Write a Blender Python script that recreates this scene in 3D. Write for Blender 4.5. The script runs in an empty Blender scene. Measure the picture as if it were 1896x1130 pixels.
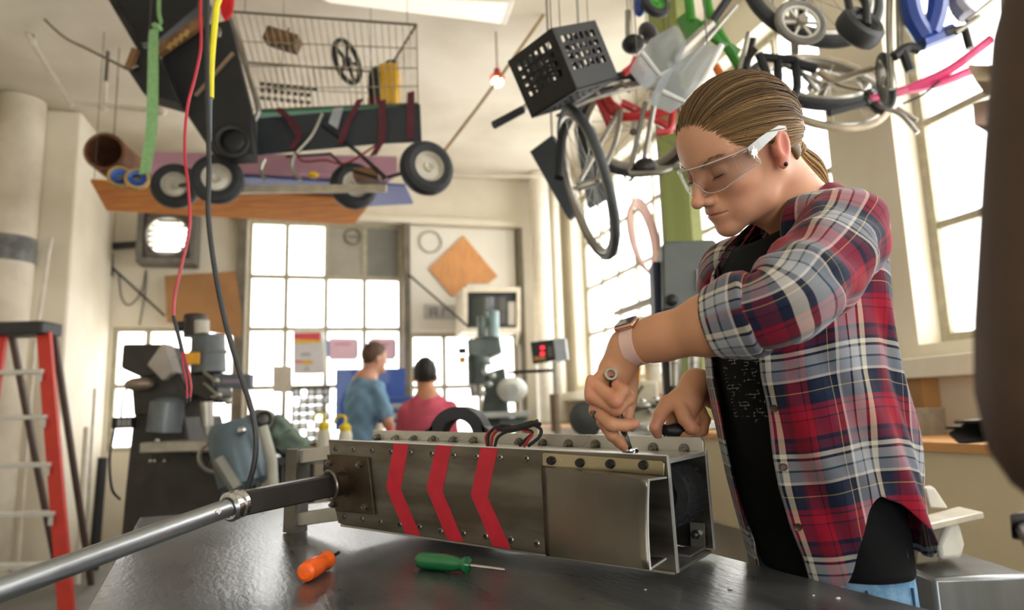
import bpy, math, random
import numpy as np
from mathutils import Vector, Matrix

random.seed(7)
V = Vector
# ------------------------------------------------------------------ camera
IMG_W, IMG_H, F = 1896, 1130, 1264.0
CAM = V((0.0, 0.0, 1.18))
PITCH, ROLL = math.radians(8.8), 0.03
_f = V((0, math.cos(PITCH), math.sin(PITCH)))
_u0 = V((0, -math.sin(PITCH), math.cos(PITCH)))
_r0 = V((1, 0, 0))
C_UP = _u0 * math.cos(ROLL) + _r0 * math.sin(ROLL)
C_RT = _r0 * math.cos(ROLL) - _u0 * math.sin(ROLL)
sc = bpy.context.scene
col = sc.collection
cam_d = bpy.data.cameras.new('camera')
cam = bpy.data.objects.new('camera', cam_d)
col.objects.link(cam)
cam.matrix_world = Matrix(((C_RT.x, C_UP.x, -_f.x, CAM.x), (C_RT.y, C_UP.y, -_f.y, CAM.y), (C_RT.z, C_UP.z, -_f.z, CAM.z), (0, 0, 0, 1)))
cam_d.sensor_width = 36.0
cam_d.lens = 36.0 * F / IMG_W
cam_d.clip_start = 0.02
cam_d.dof.use_dof = True
cam_d.dof.focus_distance = 1.16
cam_d.dof.aperture_fstop = 2.8
sc.camera = cam
# ------------------------------------------------------------------ sky and exposure
sc.view_settings.view_transform = 'Standard'
sc.view_settings.look = 'None'
sc.view_settings.gamma = 1.0
sc.view_settings.use_curve_mapping = False
sc.view_settings.exposure = 0.15
world = bpy.data.worlds.new('overcast_sky')
sc.world = world
world.use_nodes = True
bg = world.node_tree.nodes['Background']
bg.inputs['Color'].default_value = (1.0, 0.985, 0.95, 1)
bg.inputs['Strength'].default_value = 6.0
sc.cycles.max_bounces = 8
sc.cycles.diffuse_bounces = 5
sc.cycles.glossy_bounces = 3
sc.cycles.transmission_bounces = 6
sc.cycles.transparent_max_bounces = 12
sc.cycles.sample_clamp_indirect = 6.0
sc.cycles.caustics_reflective = False
sc.cycles.caustics_refractive = False

YAW = math.radians(15.0)                # the room is turned against the line of sight
ROOM = Matrix.Rotation(YAW, 4, 'Z')
ROOMI = ROOM.inverted()
D, R, L, H, REAR = 7.6, 2.68, -2.75, 3.9, -3.2


def ray(px, py):
    return _f + C_RT * ((px - 948) / F) + C_UP * ((565 - py) / F)


def at(px, py, Y):
    d = ray(px, py)
    return CAM + d * (Y / d.y)


def atz(px, py, z):
    d = ray(px, py)
    return CAM + d * ((z - CAM.z) / d.z)


def onplane(px, py, o, n):
    d = ray(px, py)
    return CAM + d * ((V(o) - CAM).dot(n) / d.dot(n))


def bw(px, py, dep=D):                  # a point of the back wall, in room axes
    p = ROOMI @ onplane(px, py, ROOM @ V((0, dep, 0)), ROOM.to_3x3() @ V((0, 1, 0)))
    return p


def rw(px, py, x=R):
    return ROOMI @ onplane(px, py, ROOM @ V((x, 0, 0)), ROOM.to_3x3() @ V((1, 0, 0)))


# daylight openings: portals only guide the sky's own light through them
def portal(name, c, sx, sy, normal):
    l = bpy.data.lights.new(name, 'AREA')
    l.shape = 'RECTANGLE'
    l.size, l.size_y = sx, sy
    l.cycles.is_portal = True
    o = bpy.data.objects.new(name, l)
    col.objects.link(o)
    n = (ROOM.to_3x3() @ V(normal)).normalized()
    o.matrix_world = Matrix.Translation(ROOM @ V(c)) @ n.to_track_quat('-Z', 'Z').to_matrix().to_4x4()
    return o


portal('window_portal', (R + 0.32, 6.1, 2.5), 2.5, 2.4, (-1, 0, 0))
portal('window_portal', (R + 0.32, 3.9, 2.5), 1.9, 2.4, (-1, 0, 0))
portal('window_portal', (R + 0.32, 1.2, 2.5), 3.0, 2.4, (-1, 0, 0))
portal('window_portal', (R + 0.32, -1.9, 2.5), 2.2, 2.4, (-1, 0, 0))
portal('window_portal', (-0.3, D + 0.3, 1.95), 4.2, 2.4, (0, -1, 0))
portal('fill_opening_portal', (0.1, REAR - 0.3, 1.3), 2.8, 2.6, (0, 1, 0))  # rear opening added to let in fill light

# ------------------------------------------------------------------ materials
MATS = {}


def lin(h):
    h = h.lstrip('#')
    out = []
    for i in (0, 2, 4):
        c = int(h[i:i + 2], 16) / 255
        out.append(c / 12.92 if c <= 0.04045 else ((c + 0.055) / 1.055) ** 2.4)
    return (*out, 1.0)


def mat(key, hexcol, rough=0.55, metal=0.0, var=0.12, scale=14.0, bump=0.0, bscale=60.0, emit=0.0, trans=0.0, coat=0.0, sss=0.0, stretch=None, hex2=None, lo=0.42, hi=0.62, spec=0.5, rvar=0.0):
    if key in MATS:
        return MATS[key]
    m = bpy.data.materials.new(key)
    m.use_nodes = True
    nt = m.node_tree
    b = nt.nodes['Principled BSDF']
    c = lin(hexcol)
    tc = nt.nodes.new('ShaderNodeTexCoord')
    mp = nt.nodes.new('ShaderNodeMapping')
    nt.links.new(tc.outputs['Object'], mp.inputs['Vector'])
    if stretch:
        mp.inputs['Scale'].default_value = stretch
    nz = nt.nodes.new('ShaderNodeTexNoise')
    nz.inputs['Scale'].default_value = scale
    nz.inputs['Detail'].default_value = 5
    nt.links.new(mp.outputs['Vector'], nz.inputs['Vector'])
    rp = nt.nodes.new('ShaderNodeValToRGB')
    rp.color_ramp.elements[0].position = lo
    rp.color_ramp.elements[1].position = hi
    c2 = lin(hex2) if hex2 else tuple(x * (1 - var) for x in c[:3]) + (1,)
    rp.color_ramp.elements[0].color = c2
    rp.color_ramp.elements[1].color = c
    nt.links.new(nz.outputs['Fac'], rp.inputs['Fac'])
    nt.links.new(rp.outputs['Color'], b.inputs['Base Color'])
    b.inputs['Roughness'].default_value = rough
    if rvar:
        mr = nt.nodes.new('ShaderNodeMapRange')
        mr.inputs['To Min'].default_value = max(0.05, rough - rvar)
        mr.inputs['To Max'].default_value = rough + rvar
        nt.links.new(nz.outputs['Fac'], mr.inputs['Value'])
        nt.links.new(mr.outputs['Result'], b.inputs['Roughness'])
    b.inputs['Metallic'].default_value = metal
    b.inputs['Specular IOR Level'].default_value = spec
    b.inputs['Coat Weight'].default_value = coat
    b.inputs['Transmission Weight'].default_value = trans
    if sss:
        b.inputs['Subsurface Weight'].default_value = sss
        b.inputs['Subsurface Radius'].default_value = (0.012, 0.004, 0.002)
        b.inputs['Subsurface Scale'].default_value = 0.6
    if emit:
        b.inputs['Emission Color'].default_value = c
        b.inputs['Emission Strength'].default_value = emit
    if bump:
        n2 = nt.nodes.new('ShaderNodeTexNoise')
        n2.inputs['Scale'].default_value = bscale
        n2.inputs['Detail'].default_value = 4
        nt.links.new(mp.outputs['Vector'], n2.inputs['Vector'])
        bp = nt.nodes.new('ShaderNodeBump')
        bp.inputs['Strength'].default_value = bump
        bp.inputs['Distance'].default_value = 0.01
        nt.links.new(n2.outputs['Fac'], bp.inputs['Height'])
        nt.links.new(bp.outputs['Normal'], b.inputs['Normal'])
    MATS[key] = m
    return m


def glass_mat(key, hexcol='ffffff', gloss=0.08, haze=0.0, rough=0.03):
    if key in MATS:
        return MATS[key]
    m = bpy.data.materials.new(key)
    m.use_nodes = True
    nt = m.node_tree
    for n in list(nt.nodes):
        nt.nodes.remove(n)
    out = nt.nodes.new('ShaderNodeOutputMaterial')
    t = nt.nodes.new('ShaderNodeBsdfTransparent')
    t.inputs['Color'].default_value = lin(hexcol)
    g = nt.nodes.new('ShaderNodeBsdfGlossy')
    g.inputs['Roughness'].default_value = rough
    fr = nt.nodes.new('ShaderNodeLayerWeight')
    fr.inputs['Blend'].default_value = 0.2
    pw = nt.nodes.new('ShaderNodeMath')
    pw.operation = 'POWER'
    pw.inputs[1].default_value = 4.0
    nt.links.new(fr.outputs['Facing'], pw.inputs[0])
    ad = nt.nodes.new('ShaderNodeMath')
    ad.operation = 'MULTIPLY_ADD'
    ad.use_clamp = True
    ad.inputs[1].default_value = 0.5
    ad.inputs[2].default_value = gloss * 0.5
    nt.links.new(pw.outputs[0], ad.inputs[0])
    mx = nt.nodes.new('ShaderNodeMixShader')
    nt.links.new(ad.outputs[0], mx.inputs['Fac'])
    nt.links.new(t.outputs[0], mx.inputs[1])
    nt.links.new(g.outputs[0], mx.inputs[2])
    last = mx
    if haze:
        d = nt.nodes.new('ShaderNodeBsdfTranslucent')
        d.inputs['Color'].default_value = lin(hexcol)
        m2 = nt.nodes.new('ShaderNodeMixShader')
        m2.inputs['Fac'].default_value = haze
        nt.links.new(mx.outputs[0], m2.inputs[1])
        nt.links.new(d.outputs[0], m2.inputs[2])
        last = m2
    nt.links.new(last.outputs[0], out.inputs['Surface'])
    MATS[key] = m
    return m


# ------------------------------------------------------------------ mesh building
def frame_of(d, hint=V((0, 0, 1))):
    d = V(d).normalized()
    if abs(d.dot(hint)) > 0.98:
        hint = V((1, 0, 0))
    x = hint.cross(d).normalized()
    return x, d.cross(x).normalized(), d


class MB:
    def __init__(s, xf=None):
        s.v, s.f, s.xf = [], [], xf

    def add(s, vs, fs):
        o = len(s.v)
        s.v += [tuple(p) for p in vs]
        s.f += [tuple(i + o for i in f) for f in fs]
        return s

    def box(s, c, sz, R=None):
        hx, hy, hz = sz[0] / 2, sz[1] / 2, sz[2] / 2
        c = V(c)
        vs = []
        for z in (-hz, hz):
            for x, y in ((-hx, -hy), (hx, -hy), (hx, hy), (-hx, hy)):
                p = V((x, y, z))
                vs.append(c + (R @ p if R is not None else p))
        return s.add(vs, [(3, 2, 1, 0), (4, 5, 6, 7), (0, 1, 5, 4), (1, 2, 6, 5), (2, 3, 7, 6), (3, 0, 4, 7)])

    def bb(s, a, b):
        return s.box([(a[i] + b[i]) / 2 for i in range(3)], [abs(b[i] - a[i]) for i in range(3)])

    def bar(s, a, b, w, h, hint=V((0, 0, 1))):          # a rectangular bar from a to b
        a, b = V(a), V(b)
        x, y, d = frame_of(b - a, hint)
        vs = [p + x * (i * w / 2) + y * (j * h / 2) for p in (a, b) for i, j in ((-1, -1), (1, -1), (1, 1), (-1, 1))]
        return s.add(vs, [(3, 2, 1, 0), (4, 5, 6, 7), (0, 1, 5, 4), (1, 2, 6, 5), (2, 3, 7, 6), (3, 0, 4, 7)])

    def cyl(s, a, b, r0, r1=None, n=16):
        return s.tube([a, b], [r0, r0 if r1 is None else r1], n)

    def tube(s, pts, r, n=8, closed=False, caps=True, flat=1.0):
        pts = [V(p) for p in pts]
        k = len(pts)
        rs = r if isinstance(r, (list, tuple)) else [r] * k
        vs, x = [], None
        for i, p in enumerate(pts):
            a = pts[i - 1] if (i > 0 or closed) else p
            b = pts[(i + 1) % k] if (i < k - 1 or closed) else p
            d = (b - a)
            if d.length < 1e-9:
                d = V((0, 0, 1))
            d.normalize()
            if x is None:
                x, y, _ = frame_of(d)
            else:
                x = x - d * x.dot(d)
                if x.length < 1e-6:
                    x = frame_of(d)[0]
                x.normalize()
                y = d.cross(x)
            for j in range(n):
                t = 2 * math.pi * j / n
                vs.append(p + x * (rs[i] * math.cos(t)) + y * (rs[i] * flat * math.sin(t)))
        fs = []
        for i in range(k if closed else k - 1):
            i2 = (i + 1) % k
            for j in range(n):
                j2 = (j + 1) % n
                fs.append((i * n + j, i * n + j2, i2 * n + j2, i2 * n + j))
        if caps and not closed:
            fs.append(tuple(reversed(range(n))))
            fs.append(tuple((k - 1) * n + j for j in range(n)))
        return s.add(vs, fs)

    def torus(s, c, axis, R0, r, n=32, m=8, flat=1.0, a0=0.0, a1=None):
        x, y, d = frame_of(axis)
        c = V(c)
        full = a1 is None
        a1 = a0 + 2 * math.pi if full else a1
        k = n if full else n + 1
        pts = []
        vs, fs = [], []
        for i in range(k):
            t = a0 + (a1 - a0) * i / n
            e = x * math.cos(t) + y * math.sin(t)
            for j in range(m):
                q = 2 * math.pi * j / m
                vs.append(c + e * (R0 + r * math.cos(q)) + d * (r * flat * math.sin(q)))
        for i in range(n):
            i2 = (i + 1) % k
            for j in range(m):
                j2 = (j + 1) % m
                fs.append((i * m + j, i2 * m + j, i2 * m + j2, i * m + j2))
        return s.add(vs, fs)

    def lathe(s, prof, o, axis, n=24):                   # profile of (radius, height)
        x, y, d = frame_of(axis)
        o = V(o)
        vs, fs = [], []
        for r, h in prof:
            for j in range(n):
                t = 2 * math.pi * j / n
                vs.append(o + d * h + (x * math.cos(t) + y * math.sin(t)) * max(r, 1e-5))
        for i in range(len(prof) - 1):
            for j in range(n):
                j2 = (j + 1) % n
                fs.append((i * n + j, i * n + j2, (i + 1) * n + j2, (i + 1) * n + j))
        return s.add(vs, fs)

    def ell(s, c, rad, Rm=None, nu=16, nv=10):
        c = V(c)
        vs, fs = [], []
        for i in range(nv + 1):
            p = math.pi * i / nv
            for j in range(nu):
                t = 2 * math.pi * j / nu
                q = V((rad[0] * math.sin(p) * math.cos(t), rad[1] * math.sin(p) * math.sin(t), rad[2] * math.cos(p)))
                vs.append(c + (Rm @ q if Rm is not None else q))
        for i in range(nv):
            for j in range(nu):
                j2 = (j + 1) % nu
                fs.append((i * nu + j, (i + 1) * nu + j, (i + 1) * nu + j2, i * nu + j2))
        return s.add(vs, fs)

    def prism(s, poly, off):
        off = V(off)
        poly = [V(p) for p in poly]
        k = len(poly)
        n = V((0, 0, 0))
        for i in range(k):
            n += poly[i].cross(poly[(i + 1) % k])
        if n.dot(off) < 0:
            poly.reverse()
        vs = poly + [p + off for p in poly]
        fs = [tuple(reversed(range(k))), tuple(range(k, 2 * k))]
        fs += [(i, (i + 1) % k, (i + 1) % k + k, i + k) for i in range(k)]
        return s.add(vs, fs)

    def disc(s, c, axis, r, t, n=14):
        a = V(axis).normalized()
        return s.cyl(V(c), V(c) + a * t, r, r, n)

    def build(s, name, m, parent=None, bevel=0.0, sharp=0.6, world=False, kind=None, solid=0.0, subsurf=0):
        me = bpy.data.meshes.new(name)
        vs = s.v if s.xf is None else [tuple(s.xf @ V(p)) for p in s.v]
        me.from_pydata(vs, [], s.f)
        me.polygons.foreach_set('use_smooth', [True] * len(me.polygons))
        me.set_sharp_from_angle(angle=sharp)
        me.materials.append(m)
        o = bpy.data.objects.new(name, me)
        col.objects.link(o)
        if parent is not None:
            o.parent = parent
            if world:
                o.matrix_parent_inverse = parent.get('_m', None) and Matrix.Identity(4) or parent_matrix(parent).inverted()
        if solid:
            md = o.modifiers.new('solid', 'SOLIDIFY')
            md.thickness = solid
            md.offset = 0
        if bevel:
            md = o.modifiers.new('bevel', 'BEVEL')
            md.width = bevel
            md.segments = 2
            md.limit_method = 'ANGLE'
        if subsurf:
            md = o.modifiers.new('sub', 'SUBSURF')
            md.levels = md.render_levels = subsurf
        if kind:
            o['kind'] = kind
        return o


def parent_matrix(o):
    m = o.matrix_basis.copy()
    if o.parent:
        m = parent_matrix(o.parent) @ o.matrix_parent_inverse @ m
    return m


def tag(o, label=None, cat=None, group=None, kind=None):
    if label:
        o['label'] = label
    if cat:
        o['category'] = cat
    if group:
        o['group'] = group
    if kind:
        o['kind'] = kind
    return o


def thing(name, label, cat, loc=(0, 0, 0), rot=None, group=None):
    e = bpy.data.objects.new(name, None)
    e.empty_display_size = 0.05
    col.objects.link(e)
    m = Matrix.Translation(V(loc))
    if rot is not None:
        m = m @ rot.to_4x4()
    e.matrix_basis = m
    tag(e, label, cat, group)
    return e


def copy_tree(o, parent=None):
    c = o.copy()
    col.objects.link(c)
    c.parent = parent
    for ch in list(o.children):
        if parent is None or ch.parent == o:
            copy_tree(ch, c)
    return c


def cat_rom(pts, n=8):                                    # smooth path through points
    pts = [V(p) for p in pts]
    P = [pts[0] * 2 - pts[1]] + pts + [pts[-1] * 2 - pts[-2]]
    out = []
    for i in range(1, len(P) - 2):
        for k in range(n):
            t = k / n
            a, b, c, d = P[i - 1], P[i], P[i + 1], P[i + 2]
            out.append(0.5 * ((2 * b) + (c - a) * t + (2 * a - 5 * b + 4 * c - d) * t * t + (3 * b - a - 3 * c + d) * t ** 3))
    out.append(pts[-1])
    return out
# ================================================================== THE SETTING
def struct(name, mb, m, label=None, cat=None, parent=None, **k):
    o = mb.build(name, m, parent, **k)
    if parent is None:
        o['kind'] = 'structure'
        tag(o, label, cat)
    return o


M_wall = mat('cream_paint', 'e9e2d0', 0.75, var=0.10, scale=1.3, bump=0.15, bscale=9, hex2='d6ccb6', lo=0.3, hi=0.6)
M_wallL = mat('aged_cream_paint', 'ddd5c3', 0.75, var=0.10, scale=2.2, bump=0.2, bscale=9, hex2='bdb39e', lo=0.32, hi=0.6)
M_ceil = mat('ceiling_paint', 'ddd6c6', 0.8, var=0.1, scale=0.9, bump=0.1, bscale=6, hex2='c4bba8', lo=0.35, hi=0.6)
M_floor = mat('concrete_floor', '6e6a63', 0.55, var=0.3, scale=2.5, bump=0.15, bscale=30)
M_steel_post = mat('grey_brown_steel', '8f8776', 0.6, var=0.25, scale=9)
M_muntin = mat('old_window_putty', 'b9b29a', 0.65, var=0.2, scale=20)
M_glass = glass_mat('window_glass', 'ffffff', 0.05, haze=0.25)

struct('floor', MB(ROOM).bb((L - 0.4, REAR - 0.4, -0.2), (R + 0.4, D + 0.3, 0)), M_floor, 'grey concrete workshop floor', 'floor')
struct('ceiling', MB(ROOM).bb((L - 0.4, REAR - 0.4, H), (R + 0.4, D + 0.3, H + 0.2)), M_ceil, 'cream painted workshop ceiling', 'ceiling')
mb = MB(ROOM)
mb.bb((L - 0.3, REAR, 0), (L, D, H))
struct('wall_left', mb, M_wallL, 'cream painted left workshop wall', 'wall')
mb = MB(ROOM)
mb.bb((L, D - 1.15, 0), (-2.15, D, H))
struct('trim_1', mb, M_wall, 'cream pilaster in the back left corner', 'pilaster', bevel=0.02)


def wall_x(name, x0, x1, y0, y1, segs, m, label):         # a wall along x (room axes) with openings
    mb = MB(ROOM)
    for a, b, ops in segs:
        z = 0
        for lo, hi in ops:
            if lo > z:
                mb.bb((a, y0, z), (b, y1, lo))
            z = hi
        mb.bb((a, y0, z), (b, y1, H))
    return struct(name, mb, m, label, 'wall')


zb0, zb1 = bw(600, 822).z, bw(600, 411).z
xa0, xa1 = bw(203, 700).x, bw(436, 700).x
za1 = bw(320, 606).z
xb0, xb1 = bw(455, 600).x, bw(746, 600).x
xc0, xc1 = bw(758, 600).x, bw(958, 600).x
zc1 = bw(850, 617).z
fanp = bw(314, 441)
xf0, xf1, zf0, zf1 = fanp.x - 0.2, fanp.x + 0.2, fanp.z - 0.2, fanp.z + 0.2
wall_x('wall_back', 0, 0, D, D + 0.22, [
    (L, xa0, []), (xa0, xf0, [(zb0, za1)]), (xf0, xf1, [(zb0, za1), (zf0, zf1)]), (xf1, xa1, [(zb0, za1)]), (xa1, xb0, []), (xb0, xb1, [(zb0, zb1)]),
    (xb1, xc0, []), (xc0, xc1, [(zb0, zc1)]), (xc1, R + 0.3, [])], M_wall, 'cream back wall with tall window bays')


def window_back(n, x0, x1, z0, z1, xs, zs, label, solid=()):
    w = struct('window_%d' % n, MB(ROOM), M_muntin)
    w['label'], w['category'] = label, 'window'
    fr = MB(ROOM)
    t = 0.045
    y = D + 0.03
    fr.bb((x0, y, z0), (x1, y + 0.06, z0 + t)).bb((x0, y, z1 - t), (x1, y + 0.06, z1))
    fr.bb((x0, y, z0 + t), (x0 + t, y + 0.06, z1 - t)).bb((x1 - t, y, z0 + t), (x1, y + 0.06, z1 - t))
    fr.build('window_frame', M_muntin, w)
    for x in xs:
        MB(ROOM).bb((x - 0.024, y, z0 + t), (x + 0.024, y + 0.05, z1 - t)).build('muntin', M_muntin, w)
    for z in zs:
        MB(ROOM).bb((x0 + t, y + 0.002, z - 0.024), (x1 - t, y + 0.052, z + 0.024)).build('muntin', M_muntin, w)
    X = [x0 + t] + list(xs) + [x1 - t]
    Z = [z0 + t] + list(zs) + [z1 - t]
    for i in range(len(X) - 1):
        for j in range(len(Z) - 1):
            if (i, j) in solid:
                o = MB(ROOM).bb((X[i], y + 0.012, Z[j]), (X[i + 1], y + 0.03, Z[j + 1])).build('blanking_panel', solid[(i, j)], w)
                o['label'] = 'grey sheet filling a window pane'
            else:
                MB(ROOM).bb((X[i], y + 0.02, Z[j]), (X[i + 1], y + 0.025, Z[j + 1])).build('pane', M_glass, w)
    return w


M_gr1 = mat('pale_grey_sheet', 'a9a598', 0.7, var=0.12, scale=3)
M_gr2 = mat('dark_grey_sheet', '85857d', 0.7, var=0.15, scale=3)
zr = [bw(600, y).z for y in (716, 609, 513)]
window_back(1, xa0, xa1, zb0, za1, [bw(272, 640).x], [bw(320, 714).z], 'low two-column window behind the dark milling machine')
wm = window_back(2, xb0, xb1, zb0, zb1, [bw(p, 600).x for p in (528, 603, 675)], zr, 'tall bright window of sixteen panes on the back wall', {(2, 3): M_gr1, (3, 3): M_gr2})
window_back(3, xc0, xc1, zb0, zc1, [bw(824, 700).x, bw(890, 700).x], [bw(850, 716).z], 'low window under the orange diamond board')
# round vent in the pale grey panel
p = bw(654, 437)
o = MB(ROOM).torus((p.x, D + 0.03, p.z), (0, 1, 0), 0.085, 0.012, 28, 8).bb((p.x - 0.08, D + 0.02, p.z - 0.004), (p.x + 0.08, D + 0.03, p.z + 0.004)).build('vent_ring', M_steel_post, wm)
# steel posts between the bays
for k, (pa, pb) in enumerate(((437, 455), (746, 758), (958, 968))):
    a, b = bw(pa, 600).x, bw(pb, 600).x
    struct('trim_%d' % (3 + k), MB(ROOM).bb((a, D - 0.1, 0), (b, D, zb1 + 0.05 if k < 2 else zb1)), mat('dark_steel_post', '7b7363', 0.6, var=0.25, scale=6),
           ('brown steel post left of the tall window', 'brown steel post right of the tall window', 'short steel post beside the white wall pipe')[k], 'post', bevel=0.006)
struct('trim_6', MB(ROOM).bb((xb0 - 0.2, D - 0.12, zb1), (xc1, D, zb1 + 0.07)), M_wall, 'cream lintel above the tall window', 'lintel', bevel=0.006)
# bay panel (white board above the low window)
struct('trim_7', MB(ROOM).bb((xc0 + 0.01, D - 0.03, zc1 + 0.02), (xc1 - 0.01, D, zb1 - 0.02)), mat('white_board', 'eeeade', 0.6, var=0.06, scale=2), 'white wall board above the low window', 'panel', bevel=0.004)

# right wall
sz = 1.43
wt = 3.62
segsR = [(REAR, -3.0), (-0.75, -0.35), (2.615 + 0.0, 3.06), (4.75, 5.0), (7.25, D)]
mb = MB(ROOM)
mb.bb((R, REAR, 0), (R + 0.28, D, sz)).bb((R, REAR, wt), (R + 0.28, D, H))
for a, b in segsR:
    mb.bb((R, a, sz), (R + 0.28, b, wt))
struct('wall_right', mb, M_wall, 'cream right wall with large windows', 'wall')


def window_right(n, y0, y1, ny, label):
    w = struct('window_%d' % n, MB(ROOM), M_muntin)
    w['label'], w['category'] = label, 'window'
    x = R + 0.14
    t = 0.05
    MB(ROOM).bb((x, y0, sz), (x + 0.06, y1, sz + t)).bb((x, y0, wt - t), (x + 0.06, y1, wt)).bb((x, y0, sz + t), (x + 0.06, y0 + t, wt - t)).bb((x, y1 - t, sz + t), (x + 0.06, y1, wt - t)).build('window_frame', M_muntin, w)
    Y = [y0 + t + (y1 - y0 - 2 * t) * i / ny for i in range(ny + 1)]
    Z = [sz + t + (wt - sz - 2 * t) * i / 4 for i in range(5)]
    for y in Y[1:-1]:
        MB(ROOM).bb((x + 0.005, y - 0.018, sz + t), (x + 0.05, y + 0.018, wt - t)).build('muntin', M_muntin, w)
    for z in Z[1:-1]:
        MB(ROOM).bb((x + 0.007, y0 + t, z - 0.018), (x + 0.052, y1 - t, z + 0.018)).build('muntin', M_muntin, w)
    for i in range(ny):
        for j in range(4):
            MB(ROOM).bb((x + 0.022, Y[i], Z[j]), (x + 0.027, Y[i + 1], Z[j + 1])).build('pane', M_glass, w)


window_right(4, 5.0, 7.25, 5, 'far right window of many small panes behind the drill press')
window_right(5, 3.06, 4.75, 3, 'right window behind the head of the woman in plaid')
window_right(6, -0.35, 2.615, 6, 'nearest right window beside the brown foreground post')
window_right(7, -3.0, -0.75, 4, 'right window behind the camera')
struct('trim_8', MB(ROOM).bb((R - 0.16, 0.4, 1.27), (R, D - 0.1, 1.36)), mat('ledge_paint', 'efe9d8', 0.6, var=0.1, scale=5), 'pale wooden ledge under the right windows', 'ledge', bevel=0.006)

# rear wall behind the camera; its unseen opening is added and sized for fill light
mb = MB(ROOM)
mb.bb((L, REAR - 0.25, 0), (-1.2, REAR, H)).bb((1.4, REAR - 0.25, 0), (R + 0.28, REAR, H)).bb((-1.2, REAR - 0.25, 2.5), (1.4, REAR, H))
struct('wall_rear', mb, M_wall, 'cream rear wall with an unseen opening added for fill light', 'wall')
# ================================================================== BENCH AND ROBOT
TZ = 0.92
M_bench = mat('bench_steel', '7c7f82', 0.3, 0.65, var=0.4, scale=5, bump=0.08, bscale=40, hex2='5a5d60', lo=0.35, hi=0.65, rvar=0.1, stretch=(3, 1, 1))
M_frame = mat('bench_frame', '3b3d40', 0.5, 0.4, var=0.25)
tu, tv = V((0.419, -0.908, 0)), V((0.908, 0.419, 0))
BL = V((-1.04, 1.94, 0))
TR = Matrix(((tv.x, -tu.x, 0), (tv.y, -tu.y, 0), (0, 0, 1)))
TLEN, TWID = 2.9, 0.97
tb = thing('work_bench', 'dark steel topped work bench in the foreground', 'table', BL + tu * TLEN, TR)
MB().bb((0, 0, TZ - 0.012), (TWID, TLEN, TZ)).build('table_top', M_bench, tb, bevel=0.002)
for x in (0.03, TWID - 0.03):
    MB().bb((x - 0.025, 0.03, TZ - 0.08), (x + 0.025, TLEN - 0.03, TZ - 0.013)).build('apron_rail', M_frame, tb, bevel=0.003)
for y in (0.03, TLEN - 0.03):
    MB().bb((0.06, y - 0.025, TZ - 0.08), (TWID - 0.06, y + 0.025, TZ - 0.013)).build('apron_rail', M_frame, tb, bevel=0.003)
for x in (0.05, TWID - 0.05):
    for y in (0.05, TLEN - 0.05):
        MB().bb((x - 0.03, y - 0.03, 0), (x + 0.03, y + 0.03, TZ - 0.081)).build('leg', M_frame, tb, bevel=0.003)
# white chips lying in the bench surface
M_chip = mat('white_chip', 'dfe4e6', 0.4, var=0.1)
for px, py, r, lb in ((1552, 1110, 0.0035, 'white metal chip on the steel bench nearest the jeans'), (1506, 1104, 0.002, 'tiny white metal chip left of the chip nearest the jeans'), (1352, 1092, 0.004, 'largest white metal chip on the bench below the guard sheet'), (1195, 1093, 0.002, 'tiny white metal chip farthest left on the bench')):
    p = atz(px, py, TZ)
    tag(MB().ell((p.x, p.y, TZ + r * 0.35), (r, r * 0.7, r * 0.4), nu=8, nv=5).build('metal_chip', M_chip), lb, 'chip', 'metal chips on the bench')

# ---- combat robot
e1, e2 = V((0.834, -0.553, 0)).normalized(), V((0.553, 0.834, 0)).normalized()
RL, RW, RH = 0.76, 0.18, 0.18
RO = V((-0.392, 1.487, 0.946))
tilt = math.asin(0.024 / RL)
RM = Matrix(((e1.x, e2.x, 0), (e1.y, e2.y, 0), (0, 0, 1))) @ Matrix.Rotation(tilt, 3, 'Y')
R4 = Matrix.Translation(RO) @ RM.to_4x4()
R4I = R4.inverted()
rb = thing('combat_robot', 'bare aluminium combat robot chassis with three red chevrons on the bench', 'robot', RO, RM)
rn = RM @ V((0, 1, 0))


def rp(px, py, y=0.0):                                     # a pixel onto the robot's plane y (local)
    return R4I @ onplane(px, py, R4 @ V((0, y, 0)), rn)


M_alu = mat('brushed_aluminium', '77726a', 0.36, 0.85, var=0.22, scale=7, bump=0.03, bscale=120, hex2='59544a', rvar=0.08, stretch=(0.6, 1, 3))
M_alub = mat('bright_aluminium', 'cbcac4', 0.3, 0.85, var=0.2, scale=9, bump=0.03, bscale=90, rvar=0.08)
M_brown = mat('rusty_brown_plate', '4d3f30', 0.45, 0.5, var=0.4, scale=18, bump=0.1, bscale=70)
M_dark = mat('dark_gunmetal', '3d3a38', 0.4, 0.7, var=0.3, scale=12)
M_red = mat('red_chevron_paint', 'c01c33', 0.55, 0, var=0.16, scale=25, bump=0.05)
M_nut = mat('steel_nut', '86827a', 0.3, 0.9, var=0.3, scale=40)
M_black = mat('black_hardware', '17171a', 0.5, 0.2, var=0.3)
M_chrome = mat('chrome', 'c4c6c8', 0.14, 1.0, var=0.1)
M_tyre = mat('black_rubber', '2a2d30', 0.65, 0, var=0.25, scale=30, bump=0.2, bscale=150)

TH = 0.0045
fl = [rp(608, 815), rp(1235, 845), rp(1253, 1061), rp(900, 1012), rp(640, 973), rp(626, 969), rp(618, 930)]
fl = [V((p.x, 0, p.z)) for p in fl]
XE = fl[1].x
ztop = (fl[0].z + fl[1].z) / 2
MB().prism(fl, (0, TH, 0)).build('side_plate', M_alu, rb, bevel=0.0012)


def on_front(poly, off, t, name, m, parent=rb, **k):
    pts = [V((p.x, -off, p.z)) for p in (rp(*q) for q in poly)]
    return MB().prism(pts, (0, -t, 0)).build(name, m, parent, **k)


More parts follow.
